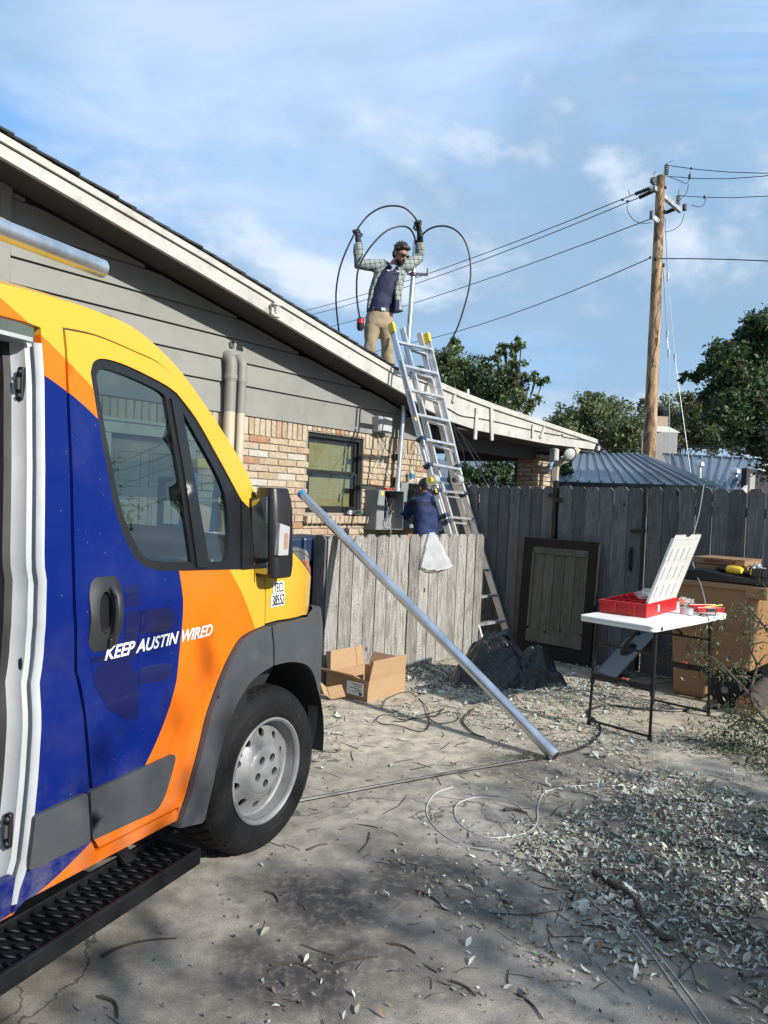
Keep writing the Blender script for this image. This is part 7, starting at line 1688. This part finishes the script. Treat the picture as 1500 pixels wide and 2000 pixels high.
hand(man2, hl2, F2*.8+Vector((-.3, .1, .1)), W2, -Vector((0, 0, 1)), M['skin_dark'], 'hand'); hand(man2, hr2, F2+Vector((0, 0, -.3)), W2, -W2, M['skin_dark'], 'hand')
head(man2, w3(652, 985, .06), Vector((-.55, .72, -.42)), Vector((-.22, .30, .92)), M['skin_dark'], M['hair2'], beard=False, glasses=False, back=True)
hz0 = wz-.06
for sg in (-1, 1):
    h_, k_, a_ = W2*.095*sg+Vector((0, 0, hz0-.06)), W2*.10*sg+F2*.06+Vector((0, 0, .50)), W2*.11*sg+Vector((0, 0, .10))
    blob('trouser_leg', [[(h_, .10), (h_.lerp(k_, .5), .095), (k_, .078), (a_, .065)]], M['denim'], man2, voxel=.016); blob('boot', [[(a_, .05), (a_+Vector((0, 0, -.05)), .048)], [(a_+Vector((0, 0, -.05)), .046), (a_+Vector((0, 0, -.055))+F2*.15, .04)]], M['boot'], man2, voxel=.014)
blob('trouser_seat', [rings_mb([(Vector((0, 0, hz0-.16)), .17, .13), (Vector((0, 0, hz0-.05)), .185, .14), (Vector((0, 0, hz0+.05)), .175, .125)], W2, F2)], M['denim'], man2, voxel=.016)
# ------------------------------------------------------------------ fallen leaves, twigs, cut branches
def litter_mat(name, stops, rough=.6):
    s = NT(name); g = s.n('ShaderNodeNewGeometry'); c = s.ramp(g.outputs['Random Per Island'], stops); s.set(col=c, rough=rough, spec=.4); return s.mat
LIT = litter_mat('fallen_leaves_mat', [(0, (.06, .05, .035)), (.15, (.20, .18, .13)), (.30, (.31, .325, .28)), (.75, (.50, .515, .465)), (.93, (.16, .22, .12)), (1, (.22, .13, .07))])
rng = np.random.default_rng(12)
def density(x, y):
    """how thickly the ground is covered: thick drift at the right foreground, a band before the gates, a sprinkle elsewhere"""
    v = np.zeros_like(x)
    def bump(px, py, rx, ry, k):
        c = G(px, py); return k*np.exp(-(((x-c.x)/rx)**2+((y-c.y)/ry)**2))
    n = np.array([mnoise.noise(Vector((a*1.7, b*1.7, .3))) for a, b in zip(x, y)]); n2 = np.array([mnoise.noise(Vector((a*5.3, b*5.3, 4.3))) for a, b in zip(x, y)])
    v += bump(1300, 1690, .55, .55, 1.0)+bump(1480, 1620, .6, .5, .9)+bump(1450, 1820, .45, .4, 1.0)+bump(1150, 1660, .22, .32, .55)+bump(1330, 1560, .55, .35, .45)+bump(1250, 1760, .3, .3, .6)
    v += bump(860, 1320, .55, .5, .75)+bump(1080, 1350, .6, .45, .60)+bump(1180, 1290, .7, .5, .55)+bump(1000, 1400, .5, .3, .28)+bump(1350, 1450, .8, .4, .22)
    v *= 1.35
    v += .0035+bump(690, 1400, .35, .2, .12)+bump(620, 1455, .25, .25, .10)+bump(560, 1890, .3, .2, .06)+bump(760, 1960, .35, .25, .10)+bump(1000, 1780, .4, .4, .07)
    return np.clip(v*(.75+1.0*n+1.1*n2), .002, 1)
def scatter(N, x0, x1, y0, y1):
    x, y = rng.uniform(x0, x1, N), rng.uniform(y0, y1, N); k = rng.uniform(0, 1, N) < density(x, y)
    return x[k], y[k]
def leaves(name, xs, ys_, size, mat, tilt=.35, z=.004, ratio=.36, lobed=False):
    """curled leaves: a midrib fold with five points a side, lying at random tilts"""
    n = len(xs); V = []; F = []
    prof = [(-1, 0), (-.55, .62), (.0, 1.0), (.5, .72), (1, 0)]
    if lobed: prof = [(-1, .05), (-.7, .75), (-.45, .35), (-.1, 1.1), (.15, .45), (.5, .9), (.65, .35), (1, 0)]
    m = len(prof)
    for i in range(n):
        a = rng.uniform(0, 6.283); t = np.array([math.cos(a), math.sin(a), 0]); s = size*rng.choice([.45, .7, .9, 1.1, 1.5], p=[.30, .28, .22, .15, .05])*rng.uniform(.85, 1.2); rt = ratio*rng.uniform(.7, 1.4)
        up = np.array([rng.normal()*tilt, rng.normal()*tilt, 1.]); up /= np.linalg.norm(up); t = t-up*t.dot(up); t /= np.linalg.norm(t); b = np.cross(up, t)
        curl, fold = rng.uniform(-.6, .8), rng.uniform(.05, .7); P = []
        for u, w in prof:
            c = np.array([xs[i], ys_[i], z])+t*u*s+up*curl*s*u*u
            P += [c, c+b*w*rt*s+up*fold*w*rt*s, c-b*w*rt*s+up*fold*w*rt*s]
        P = np.array(P); zmin = P[:, 2].min(); P[:, 2] += max(0, .0025-zmin); o = len(V); V += [tuple(p) for p in P]
        for j in range(m-1):
            q = o+3*j; F += [(q, q+3, q+4, q+1), (q, q+2, q+5, q+3)]
    me = bpy.data.meshes.new(name); me.from_pydata(V, [], F); me.materials.append(mat)
    ob = bpy.data.objects.new(name, me); link(ob); ob['kind'] = 'stuff'; return ob
x1_, y1_ = scatter(52000, -.9, 4.0, 1.2, 8.3)
near = y1_ < 4.6; pass
leaves('leaf_litter', x1_[near][:10500], y1_[near][:10500], .0190, LIT, tilt=.6)
leaves('leaf_litter', x1_[~near][:5200], y1_[~near][:5200], .026, LIT, tilt=.25)
xf, yf = scatter(60000, -.6, 3.8, 1.3, 7.6); xf, yf = xf[:15000], yf[:15000]; P = np.c_[xf, yf, np.full(len(xf), .007)]; N = unit(rng.normal(size=P.shape)*.75+np.array([0, 0, 1])); T = unit(np.cross(N, rng.normal(size=P.shape)))
o = bpy.data.objects.new('leaf_fragments', quads_mesh('leaf_fragments', P, N, T, rng.uniform(.004, .014, len(P)), LIT, .5)); link(o); o['kind'] = 'stuff'
xb, yb = scatter(1600, .2, 3.2, 1.5, 4.6); leaves('lobed_leaf_litter', xb[:70], yb[:70], .036, LIT, lobed=True, ratio=.42)
# chips and broken twigs
TW = litter_mat('twig_bits', [(0, (.02, .016, .013)), (.6, (.06, .048, .04)), (.9, (.11, .09, .07)), (1, (.28, .25, .2))], .8)
mb = MB(); xs, yy = scatter(9000, -.8, 3.8, 1.3, 7.8); xs2, yy2 = rng.uniform(-.9, 1.6, 240), rng.uniform(1.4, 6.6, 240); xs, yy = np.r_[xs[:1500], xs2], np.r_[yy[:1500], yy2]
for a, b in zip(xs, yy):
    an = rng.uniform(0, 3.14); L = rng.gamma(2, .022); d = Vector((math.cos(an), math.sin(an), 0))*L; r = rng.uniform(.0009, .0026); k = Vector((rng.normal()*.15*L, rng.normal()*.15*L, 0)); p = Vector((a, b, r+.001)); mb.tube([p-d, p+k, p+d], [r, r, r*.5], 4)
o = mb.build('twig_litter', TW); o['kind'] = 'stuff'
gx, gy = scatter(26000, -.9, 3.8, 1.3, 7.0); gx2, gy2 = rng.uniform(-.8, 1.8, 900), rng.uniform(1.4, 6.5, 900); gx, gy = np.r_[gx[:3200], gx2], np.r_[gy[:3200], gy2]
P = np.c_[gx, gy, np.full(len(gx), .004)]; N = unit(rng.normal(size=P.shape)*.6+np.array([0, 0, 1])); T = unit(np.cross(N, rng.normal(size=P.shape)))
o = bpy.data.objects.new('crumb_litter', quads_mesh('crumb_litter', P, N, T, rng.uniform(.003, .009, len(P)), litter_mat('crumbs', [(0, (.02, .017, .014)), (.6, (.09, .075, .06)), (1, (.30, .28, .24))], .9), .6)); link(o); o['kind'] = 'stuff'
def stick(label, pts, r, mat=None, group=None, forks=()):
    P = [G(*p[:2], (p[2] if len(p) > 2 else 0)+r) for p in pts]; c = P[0].copy(); mb = MB(); S = spline([tuple(p-c) for p in P], 4); n = len(S)
    mb.tube([Vector(p) for p in S], [r*(1-.55*i/(n-1)) for i in range(n)], 6)
    for (i0, q, rr) in forks: mb.tube([Vector(S[int(i0*(n-1))]), G(*q, rr)-c], [rr, rr*.4], 5)
    o = mb.build('fallen_stick', mat or M['bark'], smooth=True); o.location = c; return tag(o, label, 'stick', group)
stick('thick dark branch lying across the leaf drift along white wire', [(1160, 1702), (1200, 1728), (1232, 1747), (1258, 1790), (1290, 1830)], .014, forks=((.5, (1265, 1752), .006),))
stick('crooked pale stick lying on bare concrete left of the pipe foot', [(925, 1384), (908, 1400), (905, 1412), (925, 1432), (948, 1440)], .008, M['wire_grey'] if False else M['bark'])
stick('dark stick with a side twig on oil stained concrete', [(812, 1738), (838, 1748), (868, 1772)], .005, forks=((.4, (828, 1752), .003),))
stick('thin twig on concrete nearest the van wheel', [(723, 1625), (718, 1645), (700, 1665)], .0035)
stick('long thin pale twig on concrete beside the side step', [(200, 1868), (240, 1848), (290, 1836), (345, 1832)], .005, M['bark'])
stick('short broken stick at the left bottom of the photo', [(195, 1946), (225, 1958), (230, 1988)], .006)
stick('forked stick in the middle of bottom concrete', [(530, 1885), (580, 1880), (620, 1900)], .004, forks=((.4, (600, 1872), .003),))
stick('black stub of branch in the leaves beside white wire', [(1278, 1822), (1300, 1830), (1318, 1832)], .016)
stick('dark charred stub in the inner wire ring', [(985, 1582), (1005, 1580), (1030, 1588)], .010)
for k, (a, b) in enumerate((((760, 1842), (812, 1862)), ((880, 1915), (930, 1945)), ((1010, 1940), (1060, 1990)), ((650, 1880), (740, 1868)), ((1320, 1640), (1420, 1668)), ((600, 1660), (640, 1648)), ((520, 1740), (545, 1762)))):
    stick(['short dark twig among bottom debris, left of centre', 'dark twig pointing down right near bottom centre', 'long dark twig at the very bottom right of centre', 'straight thin twig over the largest oil stain', 'pale straight stick on the right leaf drift', 'tiny twig on concrete right of the tyre', 'small twig on concrete below the front tyre'][k], [a, ((a[0]+b[0])/2+4, (a[1]+b[1])/2-4), b], .0045)
# cut branches with green leaves, piled at the right
LM_CUT = leaf_mat('cut_branch_leaves', (.025, .040, .020), (.075, .105, .055), (.17, .20, .13), .2)
def cut_branch(label, pts, r, nleaf, seed, spread=.10, leaf=.030, subs=6):
    rg = np.random.default_rng(seed); P = [Vector(p) for p in pts]; c = P[0].copy(); t = thing('cut_branch', label, 'branch', c, 0, 'cut branches piled by the bin'); S = [Vector(q)-c for q in spline([tuple(p) for p in P], 5)]; n = len(S)
    mb = MB().tube(S, [r*(1-.75*i/(n-1)) for i in range(n)], 6); tips = []
    for i in range(subs):
        b = S[int(n*(.3+.65*i/subs))]; d = Vector((rg.normal(), rg.normal(), rg.normal()*.6+.1)).normalized()*rg.uniform(.12, .30); e = b+d*.6+Vector((0, 0, .02)); f = b+d
        for q in (e, f): q.z = max(q.z, .015-c.z)
        mb.tube([b, e, f], [r*.4, r*.25, r*.1], 5); tips += [e, f, b.lerp(e, .5)]
    mb.build('twigs', M['bark'], t, smooth=True); tips.append(S[-1])
    nleaf = int(nleaf*.75); leaf = leaf*.62
    A = np.array([tips[rg.integers(0, len(tips))] for _ in range(nleaf)])+rg.normal(size=(nleaf, 3))*spread*np.array([1, 1, .7]); A[:, 2] = np.maximum(A[:, 2], .01-c.z)
    N = unit(rg.normal(size=A.shape)); T = unit(np.cross(N, rg.normal(size=A.shape))*1.0+np.array([0, 0, -.5]))
    o = bpy.data.objects.new('foliage', quads_mesh('foliage', A, N, T, leaf*rg.uniform(.6, 1.3, nleaf), LM_CUT, .30)); link(o, t); o['kind'] = 'stuff'
def B3(px, py, Y): return AY(px, py, Y)
cut_branch('upright cut branch with drooping grey green leaves against the bin', [G(1490, 1385), B3(1440, 1330, 5.6), B3(1400, 1290, 5.5), B3(1350, 1265, 5.5)], .014, 520, 1, .05, .030, 8)
cut_branch('bare bent grey branch rising at the right edge by bin', [G(1500, 1410), B3(1466, 1360, 5.6), B3(1478, 1300, 5.7), B3(1465, 1260, 5.7), B3(1490, 1200, 5.8)], .016, 60, 2, .06, .028, 6)
cut_branch('leafy cut branch at the right edge level with bin rim', [B3(1520, 1260, 5.4), B3(1490, 1220, 5.45), B3(1470, 1195, 5.5), B3(1452, 1180, 5.55)], .012, 330, 3, .06, .030, 5)
cut_branch('low leafy cut branch lying on ground right of the log', [G(1540, 1470), B3(1500, 1430, 4.9), B3(1460, 1400, 5.0), B3(1420, 1425, 5.0)], .012, 620, 4, .07, .030, 8)
cut_branch('flattened dark green cuttings spread on ground at right edge', [G(1540, 1490), G(1490, 1462, .05), G(1440, 1455, .04), G(1385, 1450, .03)], .010, 900, 5, .10, .028, 9)
cut_branch('leafy cutting lowest on the ground at the right edge', [G(1560, 1520), G(1510, 1495, .04), G(1470, 1490, .03)], .009, 420, 6, .09, .028, 5)
# grass tuft at the pipe foot
rg = np.random.default_rng(8); c = G(1040, 1484); n = 70
A = np.c_[c.x+rg.normal(size=n)*.05-.03, c.y+rg.normal(size=n)*.03, np.full(n, .018)]; T = unit(rg.normal(size=(n, 3))*np.array([1, 1, .3])+np.array([0, 0, .7])); N = unit(np.cross(T, rg.normal(size=(n, 3))))
o = bpy.data.objects.new('grass', quads_mesh('grass', A, N, T, rg.uniform(.015, .04, n), LM_CUT, .12)); link(o); o['kind'] = 'stuff'
